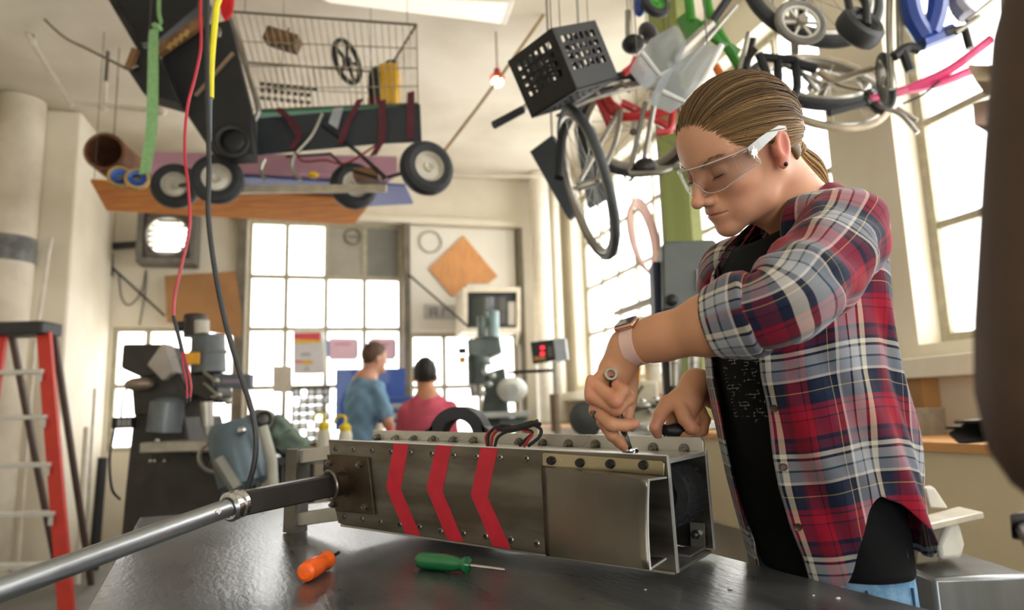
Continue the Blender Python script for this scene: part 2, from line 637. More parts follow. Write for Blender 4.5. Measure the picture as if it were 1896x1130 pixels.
for ch in (((730, 821), (757, 822), (742, 906), (779, 992), (751, 989), (715, 902)),
           ((808, 824), (836, 826), (820, 910), (858, 1004), (829, 1000), (790, 906)),
           ((890, 829), (922, 831), (903, 920), (946, 1017), (913, 1012), (872, 917))):
    o = on_front(ch, 0, 0.0006, 'chevron', M_red)
    o['label'] = 'red painted chevron'


def screw(px, py, r=0.0062):
    p = rp(px, py)
    s = MB().lathe([(0, 0.0018), (r * 0.75, 0.0018), (r, 0.0006), (r, 0)], (p.x, -0.0004, p.z), (0, -1, 0), 14).build('screw', M_nut, rb)
    MB().box((p.x, -0.0024, p.z), (r * 1.2, 0.0006, r * 0.28), Matrix.Rotation(px * 0.37, 3, 'Y')).box((p.x, -0.00245, p.z), (r * 0.28, 0.0006, r * 1.2), Matrix.Rotation(px * 0.37, 3, 'Y')).build('cross_slot', M_black, s)


for q in ((621, 831), (654, 832), (688, 834), (723, 836), (760, 838), (799, 840), (840, 843), (882, 845), (926, 847), (974, 849),
          (636, 957), (670, 961), (704, 967), (740, 971), (777, 976), (816, 984), (858, 988), (899, 993), (946, 1000), (994, 1007)):
    screw(*q)

# bracket plate with socket
on_front(((609, 842), (685, 847), (697, 953), (625, 946)), 0.0005, 0.006, 'bracket_plate', M_brown, bevel=0.0012)
for q in ((615, 857), (672, 860), (650, 896), (682, 938), (622, 934)):
    p = rp(*q)
    MB().cyl((p.x, -0.006, p.z), (p.x, -0.013, p.z), 0.0075, 0.0065, 6).cyl((p.x, -0.012, p.z), (p.x, -0.018, p.z), 0.0042, 0.0036, 10).build('hex_bolt', M_nut, rb)

# top plate, rear plate with the tall rail, floor plate, end plate
MB().bb((0.004, TH, ztop - 0.012), (XE - 0.004, RW - 0.004, ztop - 0.006)).build('top_plate', M_alub, rb, bevel=0.001)
q1, q2, q3 = rp(690, 797, RW), rp(1302, 811, RW), rp(1319, 1019, RW)
xr0, xr1 = q1.x, q2.x
zr0, zr1 = q1.z, q2.z
MB().prism([(xr0, RW, zr0 - 0.03), (xr0, RW, zr0), (xr1 - 0.006, RW, zr1 + 0.001), (xr1, RW, zr1 - 0.005), (xr1, RW, zr1 - 0.03)], (0, 0.006, 0)).build('rear_rail', M_alub, rb, bevel=0.001)
MB().prism([(xr0, RW + 0.0065, ztop - 0.004), (xr1, RW + 0.0065, ztop - 0.004), (q3.x, RW + 0.0065, q3.z + 0.001), (0.03, RW + 0.0065, 0.005)], (0, 0.004, 0)).build('rear_plate', M_alu, rb, bevel=0.001)
MB().bb((0.02, TH, 0.006), (XE + 0.004, RW, 0.011)).build('floor_plate', M_alub, rb)
MB().bb((XE - 0.15, TH + 0.002, 0.012), (XE - 0.145, RW - 0.002, ztop - 0.014)).build('bulkhead', M_alub, rb)
MB().bb((XE - 0.03, RW * 0.55, 0.012), (XE - 0.005, RW - 0.002, 0.016)).bb((XE - 0.03, RW - 0.006, 0.016), (XE - 0.005, RW - 0.002, 0.055)).build('inner_bracket', M_alub, rb)
pb = V((XE - 0.018, RW - 0.006, 0.036))
MB().cyl(pb, pb + V((0, -0.006, 0)), 0.008, 0.008, 6).cyl(pb + V((0, -0.005, 0)), pb + V((0, -0.02, 0)), 0.0042, 0.0042, 10).build('hex_bolt', M_nut, rb)
for q in ((700, 811), (734, 813), (767, 814), (802, 815), (840, 816), (878, 817), (962, 820), (1006, 822), (1053, 823), (1103, 824), (1210, 830), (1267, 832)):
    p = rp(q[0], q[1], RW)
    c = V((p.x, RW, p.z))
    n = MB().cyl(c, c + V((0, -0.0018, 0)), 0.0102, 0.0102, 16).cyl(c + V((0, -0.0018, 0)), c + V((0, -0.009, 0)), 0.0088, 0.0082, 6).build('hex_nut', M_nut, rb)
    MB().cyl(c + V((0, -0.009, 0)), c + V((0, -0.016, 0)), 0.0046, 0.0038, 10).build('stud', M_nut, n)
# nut being tightened on the top plate
NT = rp(1166, 829, 0.035)
NT = V((NT.x, 0.035, ztop - 0.006))
MB().cyl(NT, NT + V((0, 0, 0.002)), 0.013, 0.013, 18).cyl(NT + V((0, 0, 0.002)), NT + V((0, 0, 0.011)), 0.0095, 0.009, 6).build('hex_nut', M_chrome, rb)

# formed guard sheet on the near end
ga, gb = rp(1006, 839), rp(1232, 862)
gc, gd = rp(1230, 884), rp(1006, 863)
GO = 0.072
gl = [rp(1008, 838), rp(1226, 853), rp(1232, 858), rp(1231, 882), rp(1006, 863), rp(1006, 842)]
MB().prism([V((p.x, -0.0008, p.z)) for p in gl], (0, -0.003, 0)).build('guard_flange', mat('warm_aluminium', 'a59a80', 0.26, 0.9, var=0.2, scale=8, rvar=0.06), rb, bevel=0.001)
for q in ((1023, 853), (1076, 857), (1132, 859), (1193, 861)):
    p = rp(*q)
    MB().cyl((p.x, -0.0036, p.z), (p.x, -0.010, p.z), 0.008, 0.0066, 12).cyl((p.x, -0.010, p.z), (p.x, -0.0106, p.z), 0.0035, 0.0035, 6).build('black_bolt', M_black, rb)
xl, xr_ = gd.x, XE - 0.002
A0 = V((xl, -0.006, gd.z - 0.002))
A1 = V((xr_, -GO, rp(1197, 889, -GO).z))
B0 = V((rp(1018, 1026).x, -0.012, rp(1018, 1026).z))
B1 = V((xr_, -GO, rp(1214, 1056, -GO).z))
g = MB()
nU, nV = 14, 10
vs = []
for j in range(nV + 3):
    for i in range(nU + 1):
        u = i / nU
        if j == 0:
            p = V((xl + (xr_ - xl) * u, -0.004, gd.z + (gc.z - gd.z) * u))
        elif j == nV + 2:
            p = B0.lerp(B1, u)
            p = V((p.x, -0.006 - 0.01 * u, p.z + 0.004))
        else:
            v = (j - 1) / nV
            a, b = A0.lerp(A1, u), B0.lerp(B1, u)
            p = a.lerp(b, v)
            p.y += 0.006 * math.sin(v * math.pi) * u
            p.x -= 0.006 * math.sin(v * math.pi * 0.9) * u
        vs.append(p)
fs = [(j * (nU + 1) + i, j * (nU + 1) + i + 1, (j + 1) * (nU + 1) + i + 1, (j + 1) * (nU + 1) + i) for j in range(nV + 2) for i in range(nU)]
g.add(vs, fs)
g.build('guard_sheet', mat('dull_aluminium', '7f7a70', 0.3, 0.9, var=0.2, scale=6, bump=0.02, bscale=60, rvar=0.08), rb, solid=0.0028, sharp=0.5)

# wheels inside the chassis
def robot_wheel(c, r, w, name='wheel'):
    t = MB().lathe([(r * 0.55, -w / 2), (r * 0.9, -w / 2), (r, -w * 0.3), (r, w * 0.3), (r * 0.9, w / 2), (r * 0.55, w / 2), (r * 0.55, -w / 2)], c, (0, 1, 0), 36)
    for i in range(24):
        a = 2 * math.pi * i / 24
        t.box(V(c) + V((math.cos(a) * r, 0, math.sin(a) * r)), (0.006, w * 0.8, 0.004), Matrix.Rotation(-a + 1.57, 3, 'Y'))
    t = t.build(name, M_tyre, rb)
    MB().lathe([(0, -w * 0.3), (r * 0.55, -w * 0.3), (r * 0.55, w * 0.3), (0, w * 0.3)], c, (0, 1, 0), 24).build('hub', M_alub, t)


robot_wheel((XE - 0.042, 0.112, 0.112), 0.054, 0.085)
M_cut = mat('fresh_cut_edge', 'd5d8da', 0.35, 0.5, var=0.08)
e0, e1_ = fl[1], fl[2]
MB().bar(V((e0.x + 0.001, TH / 2, e0.z)), V((e1_.x + 0.001, TH / 2, e1_.z)), 0.003, TH + 0.001, hint=V((0, 1, 0))).build('cut_edge', M_cut, rb)
MB().bar(V((xr1 + 0.001, RW + 0.0085, ztop - 0.004)), V((q3.x + 0.001, RW + 0.0085, q3.z)), 0.003, 0.0045, hint=V((0, 1, 0))).build('cut_edge', M_cut, rb)
MB().bar(V((fl[0].x, TH / 2, fl[0].z + 0.0008)), V((e0.x, TH / 2, e0.z + 0.0008)), TH, 0.0018).build('cut_edge', M_cut, rb)
MB().bar(V((XE - 0.002, TH, ztop - 0.009)), V((XE - 0.002, RW - 0.002, ztop - 0.009)), 0.004, 0.007).build('cut_edge', M_cut, rb)
MB().tube([vs[j * (nU + 1) + nU] + V((0.001, 0, 0)) for j in range(nV + 3)], 0.0017, 6).build('cut_edge', M_cut, rb)
robot_wheel((-0.035, 0.075, 0.115), 0.055, 0.06)
# end frame of square tube
PF = R4I @ atz(533, 989, TZ)
px0, py0 = PF.x, PF.y + 0.02
zf = (R4I @ V((*(R4 @ V((px0, py0, 0))).xy, TZ))).z + 0.0015
zt = rp(533, 832, py0 - 0.02).z
hw = 0.019
M_sq = mat('welded_square_tube', '77746c', 0.42, 0.7, var=0.35, scale=14, bump=0.05)
po = MB()
for (xa, xb, ya, yb) in ((-hw, hw, -hw, -hw + 0.003), (-hw, hw, hw - 0.003, hw), (-hw, -hw + 0.003, -hw + 0.003, hw - 0.003), (hw - 0.003, hw, -hw + 0.003, hw - 0.003)):
    po.bb((px0 + xa, py0 + ya, zf), (px0 + xb, py0 + yb, zt))
po.build('frame_post', M_sq, rb)
MB().bar((px0 + hw, py0 + 0.004, zt - 0.018), (0.004, TH + 0.03, ztop - 0.022), 0.03, 0.03).build('frame_arm', M_alub, rb, bevel=0.002)
MB().bar((px0 + hw, py0 + 0.004, zf + 0.03), (0.006, TH + 0.03, 0.03), 0.03, 0.03).build('frame_arm', M_alub, rb, bevel=0.002)
MB().bb((px0 + hw, py0 + 0.002, zf + 0.085), (0.0, py0 + 0.03, zf + 0.1)).build('frame_gusset', M_dark, rb)
MB().ell((px0 + 0.012, py0 - 0.02, zf + 0.1), (0.028, 0.014, 0.008), nu=12, nv=6).build('weld_bead', mat('weld', '6b675c', 0.35, 0.9, var=0.5, scale=90, bump=0.4, bscale=200), rb)
# push pole: socket, square arm, clamp, round tube
W0, W1, W2 = at(636, 894, 1.452), at(440, 934, 1.30), at(0, 1093, 0.945)
W3 = W2 + (W2 - W1) * 1.2
l0, l1, l2, l3 = (R4I @ w for w in (W0, W1, W2, W3))
pp = rp(640, 893)
MB().cyl((pp.x, -0.006, pp.z), (pp.x, -0.012, pp.z), 0.03, 0.03, 20).cyl((pp.x, -0.012, pp.z), l0 + (l1 - l0) * 0.02, 0.026, 0.022, 20).tube([V((pp.x, -0.012, pp.z)), l0 + (l1 - l0) * 0.12], [0.024, 0.024], 16).build('pole_socket', M_brown, rb)
MB().torus(l0 + (l1 - l0) * 0.14, l1 - l0, 0.029, 0.0035, 24, 8).build('socket_ring', M_nut, rb)
MB().bar(l0, l1, 0.026, 0.044).build('square_arm', M_dark, rb, bevel=0.003)
dd = (l2 - l1).normalized()
MB().lathe([(0.019, -0.004), (0.023, -0.004), (0.026, 0), (0.026, 0.008), (0.022, 0.011), (0.022, 0.014), (0.027, 0.018), (0.027, 0.027), (0.022, 0.031), (0.019, 0.031)], l1 - dd * 0.008, dd, 28).build('clamp_collar', M_chrome, rb)
MB().cyl(l1 + dd * 0.012, l3, 0.0167, 0.0167, 28).build('push_pole', mat('galvanised_tube', 'a3a8ac', 0.32, 0.85, var=0.2, scale=5, bump=0.05, bscale=50, rvar=0.1), rb)
bp = l1 + dd * 0.045
bside = (R4I.to_3x3() @ (CAM - (R4 @ bp))).normalized()
MB().cyl(bp + bside * 0.012, bp + bside * 0.021, 0.0065, 0.006, 6).cyl(bp + bside * 0.02, bp + bside * 0.025, 0.0035, 0.003, 8).build('pole_bolt', M_nut, rb)
# wiring loom that loops out of the top
M_wireblk = mat('black_wire_sleeve', '161618', 0.5, var=0.3)
M_wirered = mat('red_wire_sleeve', 'b3241f', 0.45, var=0.2)
def yl(px, py, y):
    return rp(px, py, y)
ww = thing
for pts, r, m in ((((903, 826), (906, 803), (925, 789), (955, 791)), 0.0034, M_wireblk), (((909, 828), (913, 806), (930, 794), (960, 793)), 0.0032, M_wirered),
                  (((916, 828), (922, 810), (940, 799), (965, 795)), 0.0032, M_wireblk), (((903, 828), (900, 808), (914, 795), (950, 789)), 0.0028, M_wirered),
                  (((985, 785), (1001, 795), (998, 810), (978, 826)), 0.0034, M_wireblk), (((965, 795), (985, 803), (978, 815), (970, 828)), 0.0028, M_wirered), (((960, 794), (986, 800), (972, 815), (962, 826)), 0.0028, M_wireblk)):
    MB().tube(cat_rom([yl(x, y, 0.07) for x, y in pts], 6), r, 8).build('loom_wire', m, rb)
MB().tube(cat_rom([yl(x, y, 0.068) for x, y in ((922, 793), (940, 796), (965, 791), (985, 785), (996, 784))], 5), [0.005] * 4 + [0.0065] * 12 + [0.005] * 5, 10).build('taped_loom', M_wireblk, rb)
MB().tube([yl(985, 784, 0.068), yl(1001, 786, 0.068)], [0.0062, 0.0036], 6).tube([yl(988, 783, 0.07), yl(996, 778, 0.07)], [0.004, 0.002], 6).build('loom_tape_end', M_wireblk, rb)

# ---- screwdrivers on the bench
M_orange = mat('orange_plastic', 'ff6a1c', 0.4, var=0.08, scale=30, coat=0.2)
M_greenp = mat('green_plastic', '0c6b3c', 0.22, var=0.2, scale=20, coat=0.5)
M_tip = mat('dark_tool_steel', '55544f', 0.35, 0.9, var=0.2)


def driver(name, label, a, b, tip, R0, prof, m, mt):
    d = (b - a).normalized()
    ln = (b - a).length
    t = thing(name, label, 'screwdriver', a)
    mb = MB().lathe([(r * R0, h * ln) for r, h in prof], (0, 0, 0), d, 16)
    mb.build('handle', m, t)
    MB().tube([d * (ln * 0.98), (tip - a) - (tip - b) * 0.06, tip - a], [0.0032, 0.003, 0.0015], 10).build('blade', mt, t)
    return t


zo = TZ + 0.0165
a, b, c = atz(563, 1062, zo), atz(607, 1036, zo), atz(628, 1023, zo)
driver('screwdriver', 'stubby orange handled screwdriver lying on the steel bench', a, b, c, 0.0163,
       [(0, 0), (0.6, 0.01), (0.9, 0.06), (1, 0.2), (0.98, 0.5), (0.78, 0.72), (0.78, 0.8), (1.0, 0.9), (0.92, 0.97), (0.5, 1.0), (0, 1.0)], M_orange, M_tip)
zg = TZ + 0.0142
a, b, c = atz(774, 1037, zg), atz(868, 1047, zg), atz(936, 1056, zg)
driver('screwdriver', 'translucent green handled screwdriver lying on the steel bench', a, b, c, 0.014,
       [(0, 0), (0.7, 0.01), (0.95, 0.06), (1, 0.15), (1, 0.55), (0.85, 0.75), (0.7, 0.84), (0.75, 0.88), (0.95, 0.93), (0.95, 0.98), (0.5, 1.0), (0, 1.0)], M_greenp, M_chrome)
# ================================================================== PEOPLE
def surface_nets(Fd, org, h):
    s = Fd < 0
    nx, ny, nz = Fd.shape
    c = [(0, 0, 0), (1, 0, 0), (0, 1, 0), (1, 1, 0), (0, 0, 1), (1, 0, 1), (0, 1, 1), (1, 1, 1)]

    def cs(A, o):
        return A[o[0]:nx - 1 + o[0], o[1]:ny - 1 + o[1], o[2]:nz - 1 + o[2]]
    cnt = sum(cs(s, o).astype(np.int8) for o in c)
    act = (cnt > 0) & (cnt < 8)
    I = np.argwhere(act)
    vid = -np.ones(act.shape, np.int64)
    vid[act] = np.arange(len(I))
    acc = np.zeros((len(I), 3))
    num = np.zeros(len(I))
    cv = [Fd[I[:, 0] + o[0], I[:, 1] + o[1], I[:, 2] + o[2]] for o in c]
    for a in range(8):
        for b in range(a + 1, 8):
            if sum(abs(c[a][i] - c[b][i]) for i in range(3)) != 1:
                continue
            x = (cv[a] < 0) != (cv[b] < 0)
            t = np.where(x, cv[a] / np.where(x, cv[a] - cv[b], 1), 0)
            for i in range(3):
                acc[:, i] += np.where(x, c[a][i] + t * (c[b][i] - c[a][i]), 0)
            num += x
    vs = (I + acc / num[:, None]) * h + np.array(org)
    quads = []
    for ax in range(3):
        o = [0, 0, 0]
        o[ax] = 1
        A = s[:nx - o[0], :ny - o[1], :nz - o[2]]
        B = s[o[0]:, o[1]:, o[2]:]
        E = np.argwhere(A != B)
        u, w = (ax + 1) % 3, (ax + 2) % 3
        ok = (E[:, u] > 0) & (E[:, w] > 0) & (E[:, u] < Fd.shape[u] - 1) & (E[:, w] < Fd.shape[w] - 1)
        E = E[ok]
        du, dw = np.eye(3, dtype=int)[u], np.eye(3, dtype=int)[w]
        q = [vid[tuple((E - a * du - b * dw).T)] for a, b in ((1, 1), (0, 1), (0, 0), (1, 0))]
        q = np.stack(q, 1)
        fl = A[tuple(E.T)]
        q[~fl] = q[~fl][:, ::-1]
        quads.append(q)
    return vs, np.concatenate(quads)


class Field:
    def __init__(s, lo, hi, h):
        s.lo, s.h = np.array(lo, float), h
        s.n = np.ceil((np.array(hi) - s.lo) / h).astype(int) + 1
        s.F = np.full(s.n, 0.5, np.float32)

    def _do(s, fn, lo, hi, k, mode):
        p = k + 3 * s.h
        i0 = np.clip(np.floor((np.minimum(lo, hi) - p - s.lo) / s.h).astype(int), 0, s.n)
        i1 = np.clip(np.ceil((np.maximum(lo, hi) + p - s.lo) / s.h).astype(int) + 1, 0, s.n)
        if np.any(i1 <= i0):
            return s
        ax = [(s.lo[i] + s.h * np.arange(i0[i], i1[i])).astype(np.float32) for i in range(3)]
        d = fn(ax[0][:, None, None], ax[1][None, :, None], ax[2][None, None, :])
        sl = tuple(slice(i0[i], i1[i]) for i in range(3))
        cur = s.F[sl]
        k = max(k, 1e-5)
        if mode == 'u':
            t = np.clip(0.5 + 0.5 * (cur - d) / k, 0, 1)
            s.F[sl] = cur * (1 - t) + d * t - k * t * (1 - t)
        else:                                               # subtract
            t = np.clip(0.5 - 0.5 * (cur + d) / k, 0, 1)
            s.F[sl] = cur * (1 - t) - d * t + k * t * (1 - t)
        return s

    def rc(s, a, b, ra, rb, k=0.006, mode='u'):
        a, b = np.array(a, float), np.array(b, float)
        ba = b - a
        L2 = ba @ ba + 1e-12
        m = max(ra, rb)

        def fn(x, y, z):
            X, Y, Z = x - a[0], y - a[1], z - a[2]
            t = np.clip((X * ba[0] + Y * ba[1] + Z * ba[2]) / L2, 0, 1)
            return np.sqrt((X - t * ba[0]) ** 2 + (Y - t * ba[1]) ** 2 + (Z - t * ba[2]) ** 2) - (ra + (rb - ra) * t)
        return s._do(fn, np.minimum(a, b) - m, np.maximum(a, b) + m, k, mode)

    def el(s, c, r, Rm=None, k=0.006, mode='u'):
        c, r = np.array(c, float), np.array(r, float)
        m = r.max()

        def fn(x, y, z):
            X, Y, Z = x - c[0], y - c[1], z - c[2]
            if Rm is not None:
                X, Y, Z = (Rm[0][i] * X + Rm[1][i] * Y + Rm[2][i] * Z for i in range(3))
            k0 = np.sqrt((X / r[0]) ** 2 + (Y / r[1]) ** 2 + (Z / r[2]) ** 2)
            k1 = np.sqrt((X / r[0] ** 2) ** 2 + (Y / r[1] ** 2) ** 2 + (Z / r[2] ** 2) ** 2) + 1e-6
            return k0 * (k0 - 1) / k1
        return s._do(fn, c - m, c + m, k, mode)

    def mesh(s):
        return surface_nets(s.F, s.lo, s.h)


def np_mesh(name, parts, m, parent=None, colors=None, uv=None):
    vs = np.concatenate([p[0] for p in parts])
    off, fs = 0, []
    for v, q in parts:
        fs.append(q + off)
        off += len(v)
    fs = np.concatenate(fs)
    me = bpy.data.meshes.new(name)
    me.vertices.add(len(vs))
    me.vertices.foreach_set('co', vs.astype(np.float32).ravel())
    me.loops.add(fs.size)
    me.loops.foreach_set('vertex_index', fs.astype(np.int32).ravel())
    me.polygons.add(len(fs))
    me.polygons.foreach_set('loop_start', np.arange(0, fs.size, fs.shape[1], dtype=np.int32))
    me.update(calc_edges=True)
    me.validate()
    me.polygons.foreach_set('use_smooth', [True] * len(me.polygons))
    if colors is not None:
        a = me.attributes.new('tint', 'FLOAT_COLOR', 'POINT')
        a.data.foreach_set('color', np.concatenate([colors, np.ones((len(colors), 1))], 1).astype(np.float32).ravel())
    if uv is not None:
        a = me.attributes.new('cloth', 'FLOAT_VECTOR', 'POINT')
        a.data.foreach_set('vector', np.concatenate([uv, np.zeros((len(uv), 1))], 1).astype(np.float32).ravel())
    me.materials.append(m)
    o = bpy.data.objects.new(name, me)
    col.objects.link(o)
    if parent is not None:
        o.parent = parent
    return o


def tint_mat(key, rough, sss=0.0, bump=0.0, bscale=300, spec=0.5, sheen=0.0):
    m = mat(key, 'ffffff', rough, bump=bump, bscale=bscale, sss=sss, spec=spec)
    nt = m.node_tree
    b = nt.nodes['Principled BSDF']
    at_ = nt.nodes.new('ShaderNodeAttribute')
    at_.attribute_name = 'tint'
    mx = nt.nodes.new('ShaderNodeMix')
    mx.data_type = 'RGBA'
    mx.blend_type = 'MULTIPLY'
    mx.inputs[0].default_value = 0.6
    ln = b.inputs['Base Color'].links[0].from_socket
    nt.links.new(at_.outputs['Color'], mx.inputs[6])
    nt.links.new(ln, mx.inputs[7])
    nt.links.new(mx.outputs[2], b.inputs['Base Color'])
    return m


def rgb(h):
    return np.array(lin(h)[:3])


M_skin = tint_mat('skin', 0.5, sss=0.12, bump=0.04, bscale=500)
SKIN = rgb('cf9a7c')


def npv(p):
    return np.array(p, float)


# ---- the woman in plaid: head in its own axes (x forward, y to her left, z up)
HS = 1.03
HR = (Matrix.Rotation(math.radians(194.5), 3, 'Z') @ Matrix.Rotation(math.radians(27), 3, 'Y') @ Matrix.Rotation(math.radians(-12), 3, 'X'))
HC = V((0.397, 1.107, 1.602))
H4 = Matrix.Translation(HC) @ (HR * HS).to_4x4()
H4I = H4.inverted()
HRn = np.array(HR) * HS


def hw(v):
    return np.asarray(v) @ HRn.T + npv(HC)


NB = at(1497, 405, 1.175)
nbl = npv(H4I @ NB)
f = Field((-0.24, -0.12, -0.27), (0.14, 0.16, 0.14), 0.002)
f.el((-0.006, 0, 0.032), (0.099, 0.073, 0.087), k=0.002)
f.el((0.034, 0, 0.03), (0.062, 0.06, 0.06), k=0.03)
f.el((0.028, 0, -0.035), (0.058, 0.056, 0.075), k=0.03)
for sy in (-1, 1):
    f.rc((-0.008, 0.049 * sy, -0.045), (0.022, 0.043 * sy, -0.078), 0.013, 0.012, k=0.03)
    f.rc((0.022, 0.042 * sy, -0.078), (0.072, 0.008 * sy, -0.100), 0.012, 0.012, k=0.025)
    f.el((0.058, 0.04 * sy, -0.03), (0.024, 0.02, 0.022), k=0.02)
    f.el((0.058, 0.024 * sy, -0.066), (0.022, 0.019, 0.024), k=0.02)
    f.rc((0.085, 0.012 * sy, 0.014), (0.067, 0.05 * sy, 0.018), 0.009, 0.007, k=0.014)
f.el((0.077, 0, -0.099), (0.0155, 0.0165, 0.014), k=0.012)
f.el((0.083, 0, -0.068), (0.016, 0.024, 0.022), k=0.012)
for sy in (-1, 1):                                         # eye sockets and lids
    f.el((0.099, 0.033 * sy, -0.003), (0.017, 0.021, 0.013), k=0.012, mode='s')
    f.el((0.0745, 0.033 * sy, -0.006), (0.0135, 0.0165, 0.0125), k=0.003)
    f.rc((0.086, 0.02 * sy, -0.014), (0.077, 0.047 * sy, -0.012), 0.0022, 0.002, k=0.003)
f.rc((0.089, 0, 0.008), (0.1115, 0, -0.040), 0.0072, 0.0092, k=0.010)
f.el((0.1135, 0, -0.0430), (0.0098, 0.0102, 0.0088), k=0.006)
for sy in (-1, 1):
    f.el((0.0985, 0.0118 * sy, -0.0465), (0.011, 0.0072, 0.0078), k=0.005)
    f.el((0.101, 0.0062 * sy, -0.0545), (0.0055, 0.003, 0.0042), k=0.003, mode='s')
f.rc((0.0922, -0.008, -0.0672), (0.0922, 0.008, -0.0672), 0.0036, 0.0036, k=0.005)   # lips
for sy in (-1, 1):
    f.rc((0.081, 0.0235 * sy, -0.0705), (0.0922, 0.008 * sy, -0.0672), 0.0018, 0.0036, k=0.005)
    f.rc((0.081, 0.0225 * sy, -0.0720), (0.0902, 0.008 * sy, -0.0752), 0.0018, 0.0042, k=0.005)
f.rc((0.0902, -0.008, -0.0752), (0.0902, 0.008, -0.0752), 0.0044, 0.0044, k=0.004)
f.rc((0.0972, -0.012, -0.0712), (0.0972, 0.012, -0.0712), 0.0016, 0.0016, k=0.002, mode='s')
for sy in (-1, 1):
    f.rc((0.0852, 0.0250 * sy, -0.0718), (0.0972, 0.010 * sy, -0.0712), 0.0016, 0.0016, k=0.002, mode='s')
f.rc((-0.035, 0, -0.04), nbl, 0.05, 0.055, k=0.03)           # neck
f.rc((0.01, 0, -0.085), nbl + np.array([0.035, 0, 0]), 0.026, 0.03, k=0.03)
f.rc(nbl, nbl + np.array([-0.02, 0.07, -0.035]), 0.05, 0.045, k=0.02)
f.rc(nbl, nbl + np.array([-0.02, -0.07, -0.035]), 0.05, 0.045, k=0.02)
for sy in (-1, 1):                                         # ears
    Re = Matrix.Rotation(math.radians(-14), 3, 'Y') @ Matrix.Rotation(math.radians(18 * sy), 3, 'Z')
    f.el((-0.012, 0.079 * sy, -0.008), (0.0185, 0.0075, 0.031), np.array(Re), k=0.004)
    f.el((-0.009, 0.0885 * sy, -0.006), (0.0112, 0.0062, 0.0175), np.array(Re), k=0.003, mode='s')
    f.el((-0.001, 0.080 * sy, -0.034), (0.009, 0.005, 0.009), k=0.005)
    f.rc((0.004, 0.079 * sy, -0.006), (0.004, 0.079 * sy, -0.016), 0.005, 0.005, k=0.004)
hv, hq = f.mesh()
# complexion
x, y, z = hv.T
cl = np.tile(SKIN, (len(hv), 1))


def paint(c, rad, colr, amt=1.0, soft=2.0):
    d = np.sqrt((((hv - np.array(c)) / np.array(rad)) ** 2).sum(1))
    w = (np.clip(1 - d, 0, 1) ** (1 / soft) * amt)[:, None]
    cl[:] = cl * (1 - w) + rgb(colr) * w


for sy in (-1, 1):
    paint((0.06, 0.045 * sy, -0.035), (0.04, 0.03, 0.035), 'cf8a75', 0.6, 1.0)
    paint((-0.01, 0.082 * sy, -0.012), (0.03, 0.03, 0.04), 'c4594a', 0.9, 1.5)
paint((0.112, 0, -0.042), (0.02, 0.018, 0.016), 'cf8a75', 0.5, 1.0)
paint((0.095, 0, -0.0668), (0.016, 0.025, 0.0055), 'b5685f', 0.8, 1.5)
paint((0.092, 0, -0.0752), (0.014, 0.02, 0.0062), 'bb6f66', 0.8, 1.5)
paint((0.09, 0, -0.0713), (0.02, 0.026, 0.0026), '84453e', 0.8, 2)  # dark line paints the shade in the mouth crease
for sy in (-1, 1):
    paint((0.08, 0.033 * sy, -0.004), (0.018, 0.022, 0.012), 'b5806c', 0.45, 1.0)
head_w = hw(hv)

# ---- arms and hands, in world space
SH_L = at(1578, 425, 1.06)
EL_L = at(1446, 566, 0.905)
WR_L = at(1163, 642, 1.05)


def hand_chain(fl, pts, rs, k=0.0035):
    for i in range(len(pts) - 1):
        fl.rc(npv(pts[i]), npv(pts[i + 1]), rs[i], rs[i + 1], k=k)


allp = [EL_L, WR_L, at(1080, 740, 1.05), at(1180, 850, 1.09), at(1200, 700, 1.12)]
lo = np.min([npv(p) for p in allp], 0) - 0.06
hi = np.max([npv(p) for p in allp], 0) + 0.06
fa = Field(lo, hi, 0.0019)
mid = EL_L.lerp(WR_L, 0.42)
fa.rc(npv(EL_L.lerp(WR_L, 0.10)), npv(mid), 0.036, 0.0415, k=0.02)
fa.rc(npv(mid), npv(EL_L.lerp(WR_L, 0.8)), 0.0425, 0.031, k=0.02)
fa.rc(npv(EL_L.lerp(WR_L, 0.75)), npv(WR_L), 0.0315, 0.027, k=0.02)
# palm: wrist to knuckles; the hand hangs from the wrist, knuckles to the left
K = [at(1100, 711, 1.035), at(1096, 734, 1.032), at(1104, 760, 1.040), at(1118, 782, 1.058)]
fa.rc(npv(WR_L), npv(at(1140, 686, 1.062)), 0.026, 0.027, k=0.015)
for kk, dy in zip(K, (0.0, 0.006, 0.012, 0.018)):
    fa.rc(npv(at(1146, 684, 1.062 + dy)), npv(kk), 0.020, 0.0105, k=0.010)
fa.rc(npv(at(1160, 680, 1.085)), npv(at(1160, 735, 1.085)), 0.020, 0.017, k=0.012)
fa.rc(npv(at(1130, 715, 1.07)), npv(at(1140, 760, 1.075)), 0.016, 0.012, k=0.01)
hand_chain(fa, [K[0], at(1140, 743, 1.004), at(1153, 725, 1.008), at(1142, 713, 1.018)], [0.0112, 0.0103, 0.0094, 0.0082])
hand_chain(fa, [K[1], at(1141, 757, 1.014), at(1164, 739, 1.032), at(1160, 722, 1.046)], [0.0110, 0.0102, 0.0092, 0.0082])
hand_chain(fa, [K[2], at(1132, 786, 1.020), at(1156, 788, 1.026), at(1174, 785, 1.034)], [0.0108, 0.0100, 0.0090, 0.0080])
hand_chain(fa, [K[3], at(1134, 806, 1.048), at(1146, 818, 1.060), at(1154, 827, 1.070)], [0.0104, 0.0096, 0.0086, 0.0076])
hand_chain(fa, [at(1165, 705, 1.092), at(1164, 748, 1.088), at(1159, 786, 1.078)], [0.0150, 0.0112, 0.0088])
fa.rc(npv(at(1092, 700, 1.03)), npv(at(1088, 722, 1.03)), 0.004, 0.004, k=0.008)
av, aq = fa.mesh()
acl = np.tile(rgb('c8926f'), (len(av), 1))


